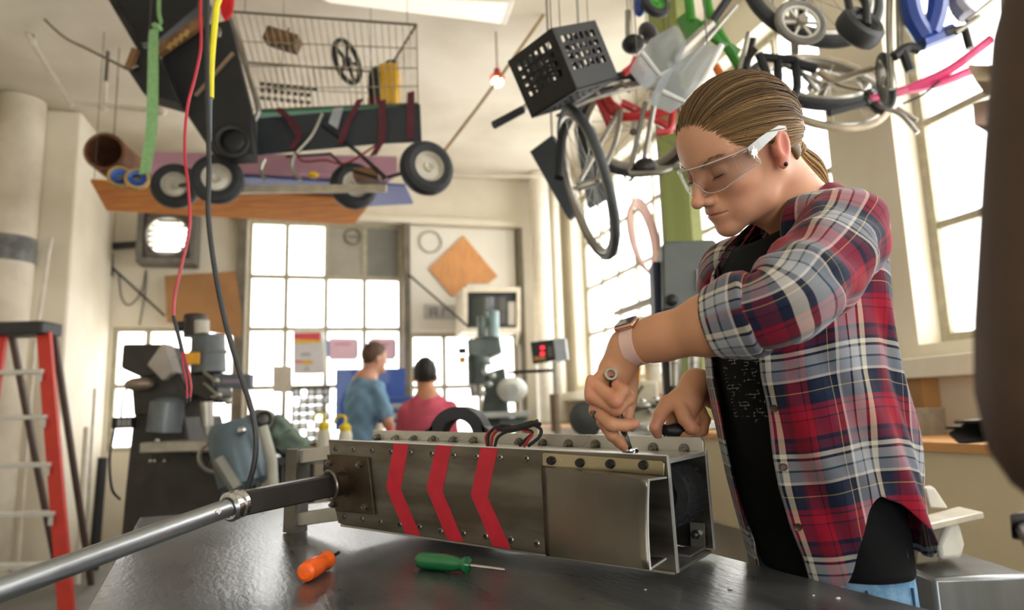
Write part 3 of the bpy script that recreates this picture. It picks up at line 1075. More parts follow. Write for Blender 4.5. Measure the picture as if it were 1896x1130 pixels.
def blush(V_, C_, c, r, colr, amt):
    d = np.sqrt(((V_ - npv(c)) ** 2).sum(1)) / r
    w = (np.clip(1 - d, 0, 1) * amt)[:, None]
    C_[:] = C_ * (1 - w) + rgb(colr) * w


for c in K + [at(1174, 785, 1.034), at(1156, 832, 1.074), at(1142, 713, 1.018), at(1140, 743, 1.0), at(1160, 722, 1.046)]:
    blush(av, acl, c, 0.022, 'cd7f6c', 0.8)
# right (far) hand behind the rail
WR_R = at(1290, 712, 1.301)
EL_R = V((0.50, 1.44, 1.165))
allp = [WR_R, at(1200, 800, 1.286), at(1310, 810, 1.286), at(1330, 680, 1.336)]
lo = np.min([npv(p) for p in allp], 0) - 0.1
hi = np.max([npv(p) for p in allp], 0) + 0.08
fb = Field(lo, hi, 0.0021)
fb.rc(npv(WR_R), npv(WR_R.lerp(EL_R, 0.8)), 0.028, 0.04, k=0.02)
fb.rc(npv(WR_R), npv(at(1266, 745, 1.278)), 0.027, 0.027, k=0.015)
fb.rc(npv(at(1272, 740, 1.278)), npv(at(1238, 748, 1.272)), 0.024, 0.016, k=0.012)
fb.rc(npv(at(1276, 745, 1.278)), npv(at(1270, 770, 1.266)), 0.022, 0.016, k=0.012)
hand_chain(fb, [at(1238, 746, 1.272), at(1222, 770, 1.262), at(1213, 792, 1.262), at(1217, 803, 1.268)], [0.0145, 0.0125, 0.0105, 0.0092])      # index
hand_chain(fb, [at(1258, 748, 1.266), at(1268, 776, 1.242), at(1280, 792, 1.238), at(1288, 795, 1.240)], [0.0155, 0.0125, 0.0115, 0.0098])      # thumb
hand_chain(fb, [at(1248, 752, 1.282), at(1244, 785, 1.288), at(1256, 806, 1.278), at(1268, 806, 1.262)], [0.013, 0.0115, 0.0105, 0.0092])
hand_chain(fb, [at(1276, 758, 1.286), at(1288, 786, 1.288), at(1284, 806, 1.272), at(1274, 808, 1.258)], [0.0125, 0.0115, 0.0102, 0.009])
hand_chain(fb, [at(1294, 755, 1.284), at(1305, 778, 1.282), at(1301, 798, 1.268), at(1292, 803, 1.258)], [0.0115, 0.0105, 0.0095, 0.0085])
bv, bq = fb.mesh()
bcl = np.tile(rgb('c8926f'), (len(bv), 1))
for c in (at(1280, 792, 1.236), at(1213, 792, 1.262), at(1222, 770, 1.262), at(1256, 806, 1.278)):
    blush(bv, bcl, c, 0.022, 'cd7f6c', 0.7)

# torso core that carries neck and arms (under the clothes)
fd_, ld_ = V((-0.95, -0.31, 0)).normalized(), V((0.31, -0.95, 0)).normalized()
RS_R = V((0.445, 1.335, 1.43))
ft = Field((0.2, 0.8, 0.86), (0.75, 1.56, 1.55), 0.007)
ft.el((0.515, 1.185, 1.33), (0.085, 0.12, 0.14), np.array(Matrix((fd_, ld_, (0, 0, 1))).transposed()), k=0.03)
ft.el((0.515, 1.185, 1.02), (0.085, 0.11, 0.15), np.array(Matrix((fd_, ld_, (0, 0, 1))).transposed()), k=0.06)
ft.rc((0.515, 1.185, 1.1), (0.51, 1.185, 1.3), 0.09, 0.09, k=0.06)
ft.rc(npv(NB), (0.515, 1.185, 1.38), 0.05, 0.07, k=0.04)
ft.rc(npv(SH_L), (0.515, 1.185, 1.38), 0.05, 0.07, k=0.04)
ft.rc(npv(RS_R), (0.51, 1.185, 1.38), 0.05, 0.07, k=0.04)
ft.rc(npv(SH_L), npv(EL_L), 0.042, 0.028, k=0.03)
ft.rc(npv(EL_L), npv(EL_L.lerp(WR_L, 0.3)), 0.028, 0.032, k=0.02)
ft.rc(npv(RS_R), npv(EL_R), 0.045, 0.038, k=0.03)
ft.rc(npv(EL_R), npv(EL_R.lerp(WR_R, 0.3)), 0.038, 0.036, k=0.03)
tv_, tq = ft.mesh()
wv = np.concatenate([head_w, av, bv, tv_])
off = [0, len(head_w), len(head_w) + len(av), len(head_w) + len(av) + len(bv)]
woman = np_mesh('person', [(head_w, hq), (av, aq), (bv, bq), (tv_, tq)], M_skin, colors=np.concatenate([cl, acl, bcl, np.tile(SKIN, (len(tv_), 1))]))
tag(woman, 'woman in plaid shirt and clear safety glasses bending over the robot with a spanner', 'person')

# eyelashes, eyebrows
M_lash = mat('brown_lash', '3a261c', 0.6)
for sy in (-1, 1):
    mb = MB()
    mb.tube([hw((0.0875 - 0.0105 * (t * t), (0.033 + 0.0155 * t) * sy, -0.0135 + 0.003 * t * t)) for t in np.linspace(-1, 1, 9)], [0.0004, 0.0007, 0.0009, 0.001, 0.001, 0.0011, 0.0011, 0.0009, 0.0004], 6)
    for t in np.linspace(-0.9, 1, 16):
        a = np.array((0.0878 - 0.0105 * t * t, (0.033 + 0.0155 * t) * sy, -0.0135 + 0.003 * t * t))
        mb.tube([hw(a), hw(a + np.array((0.005, 0.002 * t * sy, -0.005)))], [0.00035, 0.0001], 3, caps=False)
    o = mb.build('eyelash', M_lash, woman)
    mb = MB()
    for i in range(70):
        t = random.uniform(-1, 1)
        a = np.array((0.096 - 0.016 * ((t + 1) / 2) ** 2, (0.034 + 0.02 * t) * sy, 0.0155 + 0.004 * (t + 0.2) - 0.005 * t * t + random.uniform(-0.0022, 0.0022)))
        mb.tube([hw(a), hw(a + np.array((-0.0035, 0.006 * sy, 0.0012)))], [0.0004, 0.00012], 3, caps=False)
    mb.build('eyebrow', mat('brow_hair', '6b4a33', 0.6), woman)

# hair: cap under strands swept back into a low ponytail
M_hair = tint_mat('blonde_hair', 0.5, spec=0.5)
TIE = np.array((-0.104, 0.004, -0.034))
CC, CR = np.array((-0.006, 0, 0.03)), np.array((0.101, 0.076, 0.09))
fh = Field((-0.14, -0.1, -0.11), (0.12, 0.1, 0.15), 0.0028)
fh.el(CC, CR + 0.003, k=0.002)
fh.rc((-0.06, 0, -0.012), TIE + np.array((0.012, 0, 0.004)), 0.03, 0.007, k=0.02)
fh.rc((-0.055, 0.04, -0.03), TIE + np.array((0.014, 0, 0.004)), 0.018, 0.006, k=0.015)
fh.rc((-0.055, -0.04, -0.03), TIE + np.array((0.014, 0, 0.004)), 0.018, 0.006, k=0.015)


def hl_cut(x, y, z):                                        # everything in front of / below the hairline
    ay = np.abs(y)
    lim = np.interp(np.clip(x, -0.12, 0.12), [-0.12, -0.062, -0.05, -0.036, -0.022, 0.012, 0.034, 0.056, 0.074, 0.085, 0.09, 0.12], [-0.07, -0.066, -0.040, -0.008, 0.02, 0.018, 0.020, 0.028, 0.038, 0.051, 0.06, 0.08]).astype(np.float32)
    return (z - lim) + 0 * y


fh._do(lambda x, y, z: hl_cut(x, y, z), np.array((-0.2, -0.2, -0.2)), np.array((0.2, 0.2, 0.2)), 0.004, 's')
cv_, cq_ = fh.mesh()
hair_parts = [(hw(cv_), cq_)]
hc = rgb('6b5030')
hcols = [np.tile(hc, (len(cv_), 1))]
rnd = np.random.RandomState(5)
hl = [np.array(q) for q in ((-0.062, 0.045, -0.070), (-0.050, 0.062, -0.045), (-0.036, 0.073, -0.012), (-0.022, 0.077, 0.016), (-0.002, 0.077, 0.015), (0.012, 0.075, 0.014), (0.034, 0.070, 0.016), (0.056, 0.061, 0.024), (0.074, 0.048, 0.034), (0.085, 0.030, 0.047), (0.090, 0.011, 0.055), (0.090, 0.0, 0.056))]
hl = hl + [q * np.array((1, -1, 1)) for q in hl[-2::-1]]
hlp = np.array([npv(p) for p in cat_rom([V(q) for q in hl], 12)])


def strand(path, r, n=3):
    path = np.asarray(path)
    d = np.gradient(path, axis=0)
    d /= np.linalg.norm(d, axis=1)[:, None] + 1e-9
    up = np.array((0.3, 0.5, 0.8))
    x = np.cross(d, up)
    x /= np.linalg.norm(x, axis=1)[:, None] + 1e-9
    y = np.cross(d, x)
    k = len(path)
    rr = r * np.clip(np.sin(np.linspace(0.25, math.pi - 0.25, k)) * 1.4, 0.15, 1)
    vs = np.stack([path + (x * math.cos(a) + y * math.sin(a)) * rr[:, None] for a in (2 * math.pi * j / n for j in range(n))], 1).reshape(-1, 3)
    fs = [(i * n + j, i * n + (j + 1) % n, (i + 1) * n + (j + 1) % n, (i + 1) * n + j) for i in range(k - 1) for j in range(n)]
    return vs, np.array(fs)


def slerp(a, b, t):
    w = math.acos(np.clip(a @ b, -1, 1))
    return (np.sin((1 - t) * w)[:, None] * a + np.sin(t * w)[:, None] * b) / (math.sin(w) + 1e-9)


bT = (TIE - CC) / CR
rT = np.linalg.norm(bT)
bT = bT / rT
pole = np.array((0.985, 0, 0.12))
pole /= np.linalg.norm(pole)
zt_ = np.array((0, 0, 1.0)) - pole * pole[2]
zt_ /= np.linalg.norm(zt_)
yt_ = np.array((0, 1.0, 0))
NH = len(hlp)
for i in range(3400):
    u = rnd.rand()
    s0 = hlp[min(NH - 1, int(u * NH))] + rnd.normal(0, 0.0022, 3)
    lay = rnd.rand() ** 1.6
    side = 1 - 2 * u                                    # +1 her left nape ... -1 her right nape
    d0 = (s0 - CC) / CR
    d0 /= np.linalg.norm(d0)
    bs = math.acos(np.clip(d0 @ pole, -1, 1))
    al = math.atan2(d0 @ yt_, d0 @ zt_)
    t = np.linspace(0, 1, 17)
    be = bs + (math.radians(168) - bs) * t
    if bs > math.radians(150):
        be = np.full_like(t, bs)
    e = zt_ * math.cos(al) + yt_ * math.sin(al)
    lane = np.cos(be)[:, None] * pole + np.sin(be)[:, None] * e
    w = (t ** 2.2)[:, None]
    path = lane * (1 - w) + (bT + rnd.normal(0, 0.035, 3)) * w
    path /= np.linalg.norm(path, axis=1)[:, None]
    rad = 1.03 + (0.075 * np.sin(np.clip(t * 1.15, 0, 1) * math.pi)) * (0.45 + 0.55 * lay)
    rad = rad * (1 - t ** 5) + rT * t ** 5
    path = CC + path * rad[:, None] * CR
    path += 0.003 * np.sin(t * math.pi)[:, None] * rnd.normal(0, 0.5, 3)
    v, q = strand(hw(path), rnd.uniform(0.00045, 0.00095))
    hair_parts.append((v, q))
    tone = np.clip(0.22 + 0.6 * abs(side) + rnd.normal(0, 0.22), 0, 1)
    c = rgb('4f3921') * (1 - tone) + rgb('b8925c') * tone
    hcols.append(np.tile(c, (len(v), 1)))
tie_w = hw(TIE)
tail = [npv(p) for p in cat_rom([V(tie_w), at(1492, 296, 1.165), at(1514, 316, 1.18), at(1530, 342, 1.19), at(1537, 372, 1.195)], 5)]
tail = np.array(tail)
tdr = tail[3] - tail[0]
tdr = tdr / np.linalg.norm(tdr)
tx_ = np.cross(tdr, (0, 0, 1.0))
tx_ /= np.linalg.norm(tx_)
ty_ = np.cross(tdr, tx_)
for i in range(90):                                           # lock wound round the tie
    a0 = rnd.uniform(0, 6.28)
    th_ = np.linspace(a0, a0 + 2.4, 9)
    off_ = rnd.uniform(-0.006, 0.008)
    path = tail[0] + tdr * (off_ + 0.003 * np.linspace(0, 1, 9))[:, None] + (np.cos(th_)[:, None] * tx_ + np.sin(th_)[:, None] * ty_) * rnd.uniform(0.0125, 0.0145)
    v, q = strand(path, 0.0009)
    hair_parts.append((v, q))
    tone = rnd.rand()
    hcols.append(np.tile(rgb('5f4529') * (1 - tone) + rgb('b8925c') * tone, (len(v), 1)))
for i in range(420):
    a, r0 = rnd.uniform(0, 6.28), math.sqrt(rnd.rand())
    t = np.linspace(0, 1, len(tail))
    w = (0.010 + 0.012 * np.sin(np.clip(t * 1.25, 0, 1) * math.pi)) * r0
    sx = np.array((0.3, 0.1, 0.95))
    sy_ = np.array((0.1, 0.99, 0))
    end = rnd.uniform(0.75, 1.0)
    path = tail + (sx * math.cos(a) + sy_ * math.sin(a)) * w[:, None]
    path = path[:max(6, int(len(path) * end))]
    v, q = strand(path, rnd.uniform(0.0006, 0.0012))
    hair_parts.append((v, q))
    tone = rnd.rand()
    hcols.append(np.tile(rgb('755530') * (1 - tone) + rgb('dcbb80') * tone, (len(v), 1)))
for i in range(60):                                          # loose wisps
    s0 = hlp[rnd.randint(len(hlp))]
    e = s0 + rnd.normal(0, 0.012, 3) + (s0 - CC) * 0.12 + np.array((-0.03, 0, 0.0))
    m_ = (s0 + e) / 2 + rnd.normal(0, 0.006, 3)
    v, q = strand(hw(np.array([npv(p) for p in cat_rom([V(s0), V(m_), V(e)], 5)])), 0.0003)
    hair_parts.append((v, q))
    hcols.append(np.tile(rgb('c9a672'), (len(v), 1)))
hair = np_mesh('hair', hair_parts, M_hair, woman, colors=np.concatenate(hcols))
hair['label'] = 'dark blonde hair tied in a low ponytail'
MB().torus(tie_w, HR @ V((-1, 0, -0.25)), 0.0105, 0.0035, 18, 8).build('hair_tie', mat('hair_tie', '6b5030', 0.9), woman)

# safety glasses
M_lens = glass_mat('clear_plastic_lens', 'f6f6f6', 0.10, rough=0.05)
M_clear = mat('clear_plastic_arm', 'e2e8ee', 0.25, trans=0.15, var=0.05)
gl = thing
lensv, lensf = [], []
nU, nV = 30, 8
for j in range(nV + 1):
    for i in range(nU + 1):
        th = math.radians(-74 + 148 * i / nU)
        v = j / nV
        ay = abs(math.sin(th))
        ztop_ = 0.014 - 0.003 * ay
        zbot = -0.034 + 0.024 * math.exp(-(th / 0.17) ** 2) + 0.018 * max(0, ay - 0.55) / 0.45
        lensv.append(hw((0.014 + 0.099 * math.cos(th) - 0.006 * v, 0.082 * math.sin(th), ztop_ + (zbot - ztop_) * v)))
for j in range(nV):
    for i in range(nU):
        a = j * (nU + 1) + i
        lensf.append((a, a + 1, a + nU + 2, a + nU + 1))
gla = MB().add(lensv, lensf).build('safety_glasses', M_lens, woman, solid=0.0016)
gla['label'] = 'clear wraparound safety glasses'
mb = MB()
mb.tube([V(p) for p in lensv[:nU + 1]], 0.0009, 6)
mb.tube([V(p) for p in lensv[nV * (nU + 1):]], 0.0007, 6)
mb.build('lens_rim', M_clear, gla)
for sy in (-1, 1):
    ctr = [np.array(q) for q in ((0.050, 0.0775 * sy, 0.004), (0.030, 0.0815 * sy, 0.010), (0.008, 0.0835 * sy, 0.015), (-0.012, 0.0845 * sy, 0.018), (-0.024, 0.0845 * sy, 0.014))]
    hts = (0.0085, 0.0080, 0.0065, 0.0045, 0.003)
    tv2, tf2 = [], []
    for q, h_ in zip(ctr, hts):
        tv2 += [hw(q + (0, 0, h_)), hw(q - (0, 0, h_))]
    tf2 = [(2 * i, 2 * i + 1, 2 * i + 3, 2 * i + 2) for i in range(4)]
    o = MB().add(tv2, tf2).build('temple_arm', M_clear, gla, solid=0.0022)
    o.data.polygons.foreach_set('use_smooth', [False] * len(o.data.polygons))
M_emb = mat('white_frosted_emblem', 'f2f2f0', 0.5, var=0.05)
mb = MB()
ce = np.array((0.046, 0.0835, 0.002))
poly = []
for i in range(14):
    r_ = (0.0105, 0.0055)[i % 2] * (1 + 0.25 * math.sin(i * 2.1))
    a = 2 * math.pi * i / 14
    poly.append(hw(ce + np.array((math.cos(a) * r_ * 0.92, -math.cos(a) * r_ * -0.25, math.sin(a) * r_))))
mb.prism(poly, V(HR @ V((-0.2, 0.0012, 0))).normalized() * 0 + HR @ V((0.0, 0.0012, 0)))
mb.build('side_emblem', M_emb, gla)
MB().ell(hw((0.0, 0.086, -0.036)), (0.0034, 0.0034, 0.0034), nu=10, nv=8).build('earring', M_dark, woman)

# ------------------------------------------------------------------ clothing
def plaid_mat():
    m = bpy.data.materials.new('plaid_flannel')
    m.use_nodes = True
    nt = m.node_tree
    b = nt.nodes['Principled BSDF']
    b.inputs['Roughness'].default_value = 0.9
    b.inputs['Specular IOR Level'].default_value = 0.2
    b.inputs['Sheen Weight'].default_value = 0.15
    a = nt.nodes.new('ShaderNodeAttribute')
    a.attribute_name = 'cloth'
    sp = nt.nodes.new('ShaderNodeSeparateXYZ')
    nt.links.new(a.outputs['Vector'], sp.inputs[0])
    stops = [(0, 'a3142f'), (0.09, '3d0c26'), (0.105, 'b01735'), (0.18, '161c33'), (0.195, '9d1430'), (0.24, '1c2742'), (0.36, 'c9b878'), (0.370, '182238'), (0.46, '0f1526'), (0.48, 'd8d4d0'), (0.505, '9399a6'), (0.60, '174a52'), (0.62, 'a9abb2'), (0.71, '141a2c'), (0.735, 'd6d0c6'), (0.78, '141a2c'), (0.81, '6e1630'), (0.89, '2a1a34'), (0.93, 'a3142f')]
    res = []
    stopsx = [(0, '8f142e'), (0.08, '33102a'), (0.095, '8f142e'), (0.15, '161c33'), (0.165, '1c2742'), (0.30, '0f1526'), (0.32, '24304a'), (0.40, 'c9b878'), (0.41, '182238'), (0.48, 'd8d4d0'), (0.505, '8d93a0'), (0.60, '141a2c'), (0.62, 'a9abb2'), (0.71, '141a2c'), (0.735, 'd6cdb8'), (0.79, '141a2c'), (0.81, '24283f'), (0.90, '5a1834'), (0.94, '8f142e')]
    for ax, per, ph, stops in (('X', 0.150, 0.03, stopsx), ('Y', 0.150, 0.055, stops)):
        d = nt.nodes.new('ShaderNodeMath')
        d.operation = 'MULTIPLY_ADD'
        d.inputs[1].default_value = 1 / per
        d.inputs[2].default_value = ph / per + 20
        nt.links.new(sp.outputs[ax], d.inputs[0])
        fr = nt.nodes.new('ShaderNodeMath')
        fr.operation = 'FRACT'
        nt.links.new(d.outputs[0], fr.inputs[0])
        r = nt.nodes.new('ShaderNodeValToRGB')
        r.color_ramp.interpolation = 'CONSTANT'
        el = r.color_ramp.elements
        el[0].position, el[0].color = stops[0][0], lin(stops[0][1])
        el[1].position, el[1].color = stops[1][0], lin(stops[1][1])
        for p_, h_ in stops[2:]:
            e = el.new(p_)
            e.color = lin(h_)
        nt.links.new(fr.outputs[0], r.inputs[0])
        res.append(r)
    mx = nt.nodes.new('ShaderNodeMix')
    mx.data_type = 'RGBA'
    mx.inputs[0].default_value = 0.5
    nt.links.new(res[0].outputs[0], mx.inputs[6])
    nt.links.new(res[1].outputs[0], mx.inputs[7])
    # twill weave
    wv_ = nt.nodes.new('ShaderNodeTexWave')
    wv_.inputs['Scale'].default_value = 260
    wv_.inputs['Distortion'].default_value = 1.0
    nt.links.new(a.outputs['Vector'], wv_.inputs['Vector'])
    m2 = nt.nodes.new('ShaderNodeMix')
    m2.data_type = 'RGBA'
    m2.blend_type = 'MULTIPLY'
    m2.inputs[0].default_value = 0.22
    nt.links.new(mx.outputs[2], m2.inputs[6])
    nt.links.new(wv_.outputs['Color'], m2.inputs[7])
    nt.links.new(m2.outputs[2], b.inputs['Base Color'])
    return m


M_plaid = plaid_mat()
M_tee = mat('black_cotton', '0d0f12', 0.9, var=0.2, scale=30, bump=0.05, bscale=20, spec=0.2)
#        z      cx     cy    af     ab     b
SEC = [(1.525, 0.515, 1.180, 0.052, 0.050, 0.060), (1.500, 0.515, 1.182, 0.075, 0.065, 0.100), (1.470, 0.508, 1.183, 0.095, 0.085, 0.140),
       (1.420, 0.500, 1.185, 0.116, 0.100, 0.158), (1.330, 0.495, 1.187, 0.140, 0.104, 0.160), (1.220, 0.495, 1.188, 0.140, 0.102, 0.156), (1.100, 0.505, 1.186, 0.136, 0.096, 0.150),
       (1.000, 0.515, 1.183, 0.132, 0.086, 0.146), (0.920, 0.525, 1.180, 0.125, 0.080, 0.146), (0.85, 0.527, 1.180, 0.122, 0.080, 0.146)]
SECA = np.array(SEC)[::-1]


def body_pt(phi, z, grow=0.0):
    s_ = [np.interp(z, SECA[:, 0], SECA[:, i]) for i in range(1, 6)]
    c, s = math.cos(phi), math.sin(phi)
    ex = 0.86
    cc, ss = math.copysign(abs(c) ** ex, c), math.copysign(abs(s) ** ex, s)
    a_ = (s_[2] if c > 0 else s_[3]) + grow
    return V((s_[0], s_[1], z)) + fd_ * (cc * a_) + ld_ * (ss * (s_[4] + grow))


def sheet(rows, cols, fn, closed=False):
    vs, uv = [], []
    for j in range(rows + 1):
        for i in range(cols + (0 if closed else 1)):
            p, q = fn(i / cols, j / rows)
            vs.append(tuple(p))
            uv.append(q)
    w = cols if closed else cols + 1
    fs = [(j * w + i, j * w + (i + 1) % w, (j + 1) * w + (i + 1) % w, (j + 1) * w + i) for j in range(rows) for i in range(cols)]
    return np.array(vs), np.array(fs), np.array(uv)


def tee(u, v):
    phi = u * 2 * math.pi
    z = 1.50 - v * 0.585 if not (abs(math.sin(phi)) < 0) else 0
    if math.cos(phi) > 0:
        z -= 0.045 * math.cos(phi) ** 2 * (1 - v)
    fold = 0.004 * math.sin(phi * 5 + z * 22) * min(1, v * 3)
    g = -0.014 + fold
    p = body_pt(phi, max(0.87, z), g)
    return p, (phi * 0.15 if phi < math.pi else (phi - 2 * math.pi) * 0.15, z)


a_, b_, c_ = sheet(60, 90, tee, True)
tee_o = np_mesh('t_shirt', [(a_, b_)], M_tee, woman, uv=c_)
tee_o['label'] = 'black T-shirt with a small white line print'
tee_o.modifiers.new('solid', 'SOLIDIFY').thickness = 0.003
# white circuit-like print on the shirt front, kept in cloth coordinates
nt = M_tee.node_tree
at_ = nt.nodes.new('ShaderNodeAttribute')
at_.attribute_name = 'cloth'
br = nt.nodes.new('ShaderNodeTexBrick')
br.inputs['Color1'].default_value = br.inputs['Color2'].default_value = (0, 0, 0, 1)
br.inputs['Mortar'].default_value = (1, 1, 1, 1)
br.inputs['Scale'].default_value = 1
br.inputs['Mortar Size'].default_value = 0.0005
br.inputs['Brick Width'].default_value = 0.016
br.inputs['Row Height'].default_value = 0.0058
nt.links.new(at_.outputs['Vector'], br.inputs['Vector'])
nz = nt.nodes.new('ShaderNodeTexNoise')
nz.inputs['Scale'].default_value = 70
nt.links.new(at_.outputs['Vector'], nz.inputs['Vector'])
gt = nt.nodes.new('ShaderNodeMath')
gt.operation = 'GREATER_THAN'
gt.inputs[1].default_value = 0.56
nt.links.new(nz.outputs['Fac'], gt.inputs[0])
sp = nt.nodes.new('ShaderNodeSeparateXYZ')
nt.links.new(at_.outputs['Vector'], sp.inputs[0])


def band(sock, c0, hw_):
    s1 = nt.nodes.new('ShaderNodeMath')
    s1.operation = 'COMPARE'
    s1.inputs[1].default_value, s1.inputs[2].default_value = c0, hw_
    nt.links.new(sock, s1.inputs[0])
    return s1.outputs[0]


def mul(a, b):
    n_ = nt.nodes.new('ShaderNodeMath')
    n_.operation = 'MULTIPLY'
    nt.links.new(a, n_.inputs[0])
    nt.links.new(b, n_.inputs[1])
    return n_.outputs[0]


msk = mul(mul(mul(br.outputs['Fac'], gt.outputs[0]), band(sp.outputs['X'], 0.012, 0.038)), band(sp.outputs['Y'], 1.235, 0.085))
mx = nt.nodes.new('ShaderNodeMix')
mx.data_type = 'RGBA'
nt.links.new(msk, mx.inputs[0])
b = nt.nodes['Principled BSDF']
nt.links.new(b.inputs['Base Color'].links[0].from_socket, mx.inputs[6])
mx.inputs[7].default_value = lin('8f9490')
nt.links.new(mx.outputs[2], b.inputs['Base Color'])

PHL, PHR = math.radians(25), math.radians(360 - 16)


def shirt_fn(u, v):
    z0 = 1.522
    phi_t = math.radians(50) + (math.radians(310) - math.radians(50)) * u
    phi_b = PHL + (PHR - PHL) * u
    w = min(1, v * 4)
    phi = phi_t * (1 - w) + phi_b * w
    deg = math.degrees(phi_b)
    side = math.exp(-((deg - 80) / 24) ** 2) + math.exp(-((deg - 262) / 22) ** 2)
    hem = 0.895 + 0.045 * max(0.0, min(1.0, (deg - 85) / 20)) * max(0.0, min(1.0, (275 - deg) / 20)) + 0.145 * side
    z = z0 + (hem - z0) * v
    g = 0.006
    dz = (1.45 - z)
    g += 0.008 * min(1, max(0, dz) * 3)
    edge = min(u, 1 - u)
    g += 0.012 * math.exp(-(edge / 0.02) ** 2) * min(1, v * 2)
    fold = (0.007 * math.sin(phi * 4.2 + (1.45 - z) * 11 + 0.6) + 0.007 * math.sin(phi * 9 - (1.5 - z) * 17) + 0.004 * math.sin(phi * 17 + z * 40)) * min(1, v * 2.5) * min(0.62, 0.3 + 1.0 * max(0, dz))
    if u > 0.8:
        k_ = 1 - 0.85 * min(1, (u - 0.8) / 0.12)
        g, fold = g * k_, fold * k_
    nearbench = max(0.0, math.cos(phi)) * max(0, min(1, (1.05 - z) / 0.1))
    p = body_pt(phi, z, (g + fold) * (1 - 0.9 * nearbench))
    return p, (phi * 0.165, z + 0.01 * math.sin(phi * 3))


sh_ = sheet(120, 210, shirt_fn)
shirt = np_mesh('plaid_shirt', [(sh_[0], sh_[1])], M_plaid, woman, uv=sh_[2])
shirt['label'] = 'open red, navy and grey plaid flannel shirt with rolled sleeves'
md = shirt.modifiers.new('solid', 'SOLIDIFY')
md.thickness = 0.0022
# hem stitching on the side arch and buttons along the near front edge
M_btn = mat('brown_button', '4b3626', 0.35, var=0.2)
for v in (0.28, 0.42, 0.56, 0.70, 0.84):
    p = V(shirt_fn(0.012, v)[0])
    q = V(shirt_fn(0.012, v + 0.01)[0])
    q2 = V(shirt_fn(0.02, v)[0])
    n = (q2 - p).cross(q - p).normalized()
    if n.dot(CAM - p) < 0:
        n = -n
    MB().lathe([(0, 0.002), (0.0035, 0.0022), (0.0055, 0.003), (0.0058, 0.001), (0.0058, -0.001)], p + n * 0.002, n, 14).build('button', M_btn, shirt)


def sleeve(name, pts, rs, fold_amp, label=None, ph=0.0, n=40, flat=1.0, seg=12):
    path = cat_rom(pts, seg)
    k = len(path)
    rr = np.interp(np.linspace(0, len(pts) - 1, k), range(len(pts)), rs)
    vs, uv, x, dist = [], [], None, 0
    for i, p in enumerate(path):
        d = (path[min(k - 1, i + 1)] - path[max(0, i - 1)]).normalized()
        if x is None:
            x = frame_of(d)[0]
        x = (x - d * x.dot(d)).normalized()
        y = d.cross(x)
        if i:
            dist += (p - path[i - 1]).length
        for j in range(n + 1):
            t = 2 * math.pi * j / n
            fo = fold_amp * (math.sin(dist * 60 + 2.2 * math.sin(t + ph)) + 0.6 * math.sin(dist * 95 + 3 * math.cos(t * 2) + ph) + 0.5 * math.sin(t * 5 + dist * 20))
            r = rr[i] + fo * min(1, i / 4)
            vs.append(tuple(p + x * (r * math.cos(t)) + y * (r * flat * math.sin(t))))
            uv.append((t * float(rr[len(rr) // 2]) + ph, dist))
    w = n + 1
    fs = [(i * w + j, i * w + j + 1, (i + 1) * w + j + 1, (i + 1) * w + j) for i in range(k - 1) for j in range(n)]
    o = np_mesh(name, [(np.array(vs), np.array(fs))], M_plaid, shirt, uv=np.array(uv))
    o.modifiers.new('solid', 'SOLIDIFY').thickness = 0.003
    return o


fore = (WR_L - EL_L).normalized()
sleeve('sleeve', [SH_L + V((-0.055, 0.07, 0.012)), SH_L + V((-0.012, 0.014, 0.004)), SH_L.lerp(EL_L, 0.45) + V((0, 0, -0.004)), SH_L.lerp(EL_L, 0.8), EL_L + fore * 0.004, EL_L + fore * 0.065],
       [0.064, 0.070, 0.068, 0.062, 0.056, 0.050], 0.0035, ph=0.4)
sleeve('rolled_cuff', [EL_L + fore * 0.030, EL_L + fore * 0.036, EL_L + fore * 0.06, EL_L + fore * 0.088, EL_L + fore * 0.094, EL_L + fore * 0.088], [0.055, 0.0605, 0.060, 0.0555, 0.052, 0.045], 0.0018, ph=2.0, seg=6)
sleeve('sleeve', [RS_R + V((0.04, -0.07, 0.0)), RS_R, RS_R.lerp(EL_R, 0.5), EL_R, EL_R.lerp(WR_R, 0.25), EL_R.lerp(WR_R, 0.45)], [0.07, 0.072, 0.066, 0.06, 0.055, 0.052], 0.003, ph=1.1)


def collar(u, v):
    phi = math.radians(38) + math.radians(284) * u
    fr = max(0, math.cos(phi))
    c0 = V((0.517, 1.180, 1.498 + 0.012 * (1 - math.cos(phi)) / 2))
    if v < 0.45:
        t = v / 0.45
        r, z = 0.062 + 0.004 * t, 0.042 * t
    else:
        t = (v - 0.45) / 0.55
        r, z = 0.066 + 0.034 * t + 0.018 * fr * t, 0.042 - 0.040 * t - 0.03 * fr * t
    p = c0 + fd_ * (math.cos(phi) * r * 1.0) + ld_ * (math.sin(phi) * r * 1.08) + V((0, 0, z - 0.045 * fr))
    return p, (phi * 0.08 + 0.03, v * 0.08 + 0.05)


q = sheet(12, 60, collar)
o = np_mesh('collar', [(q[0], q[1])], M_plaid, shirt, uv=q[2])
o.modifiers.new('solid', 'SOLIDIFY').thickness = 0.003

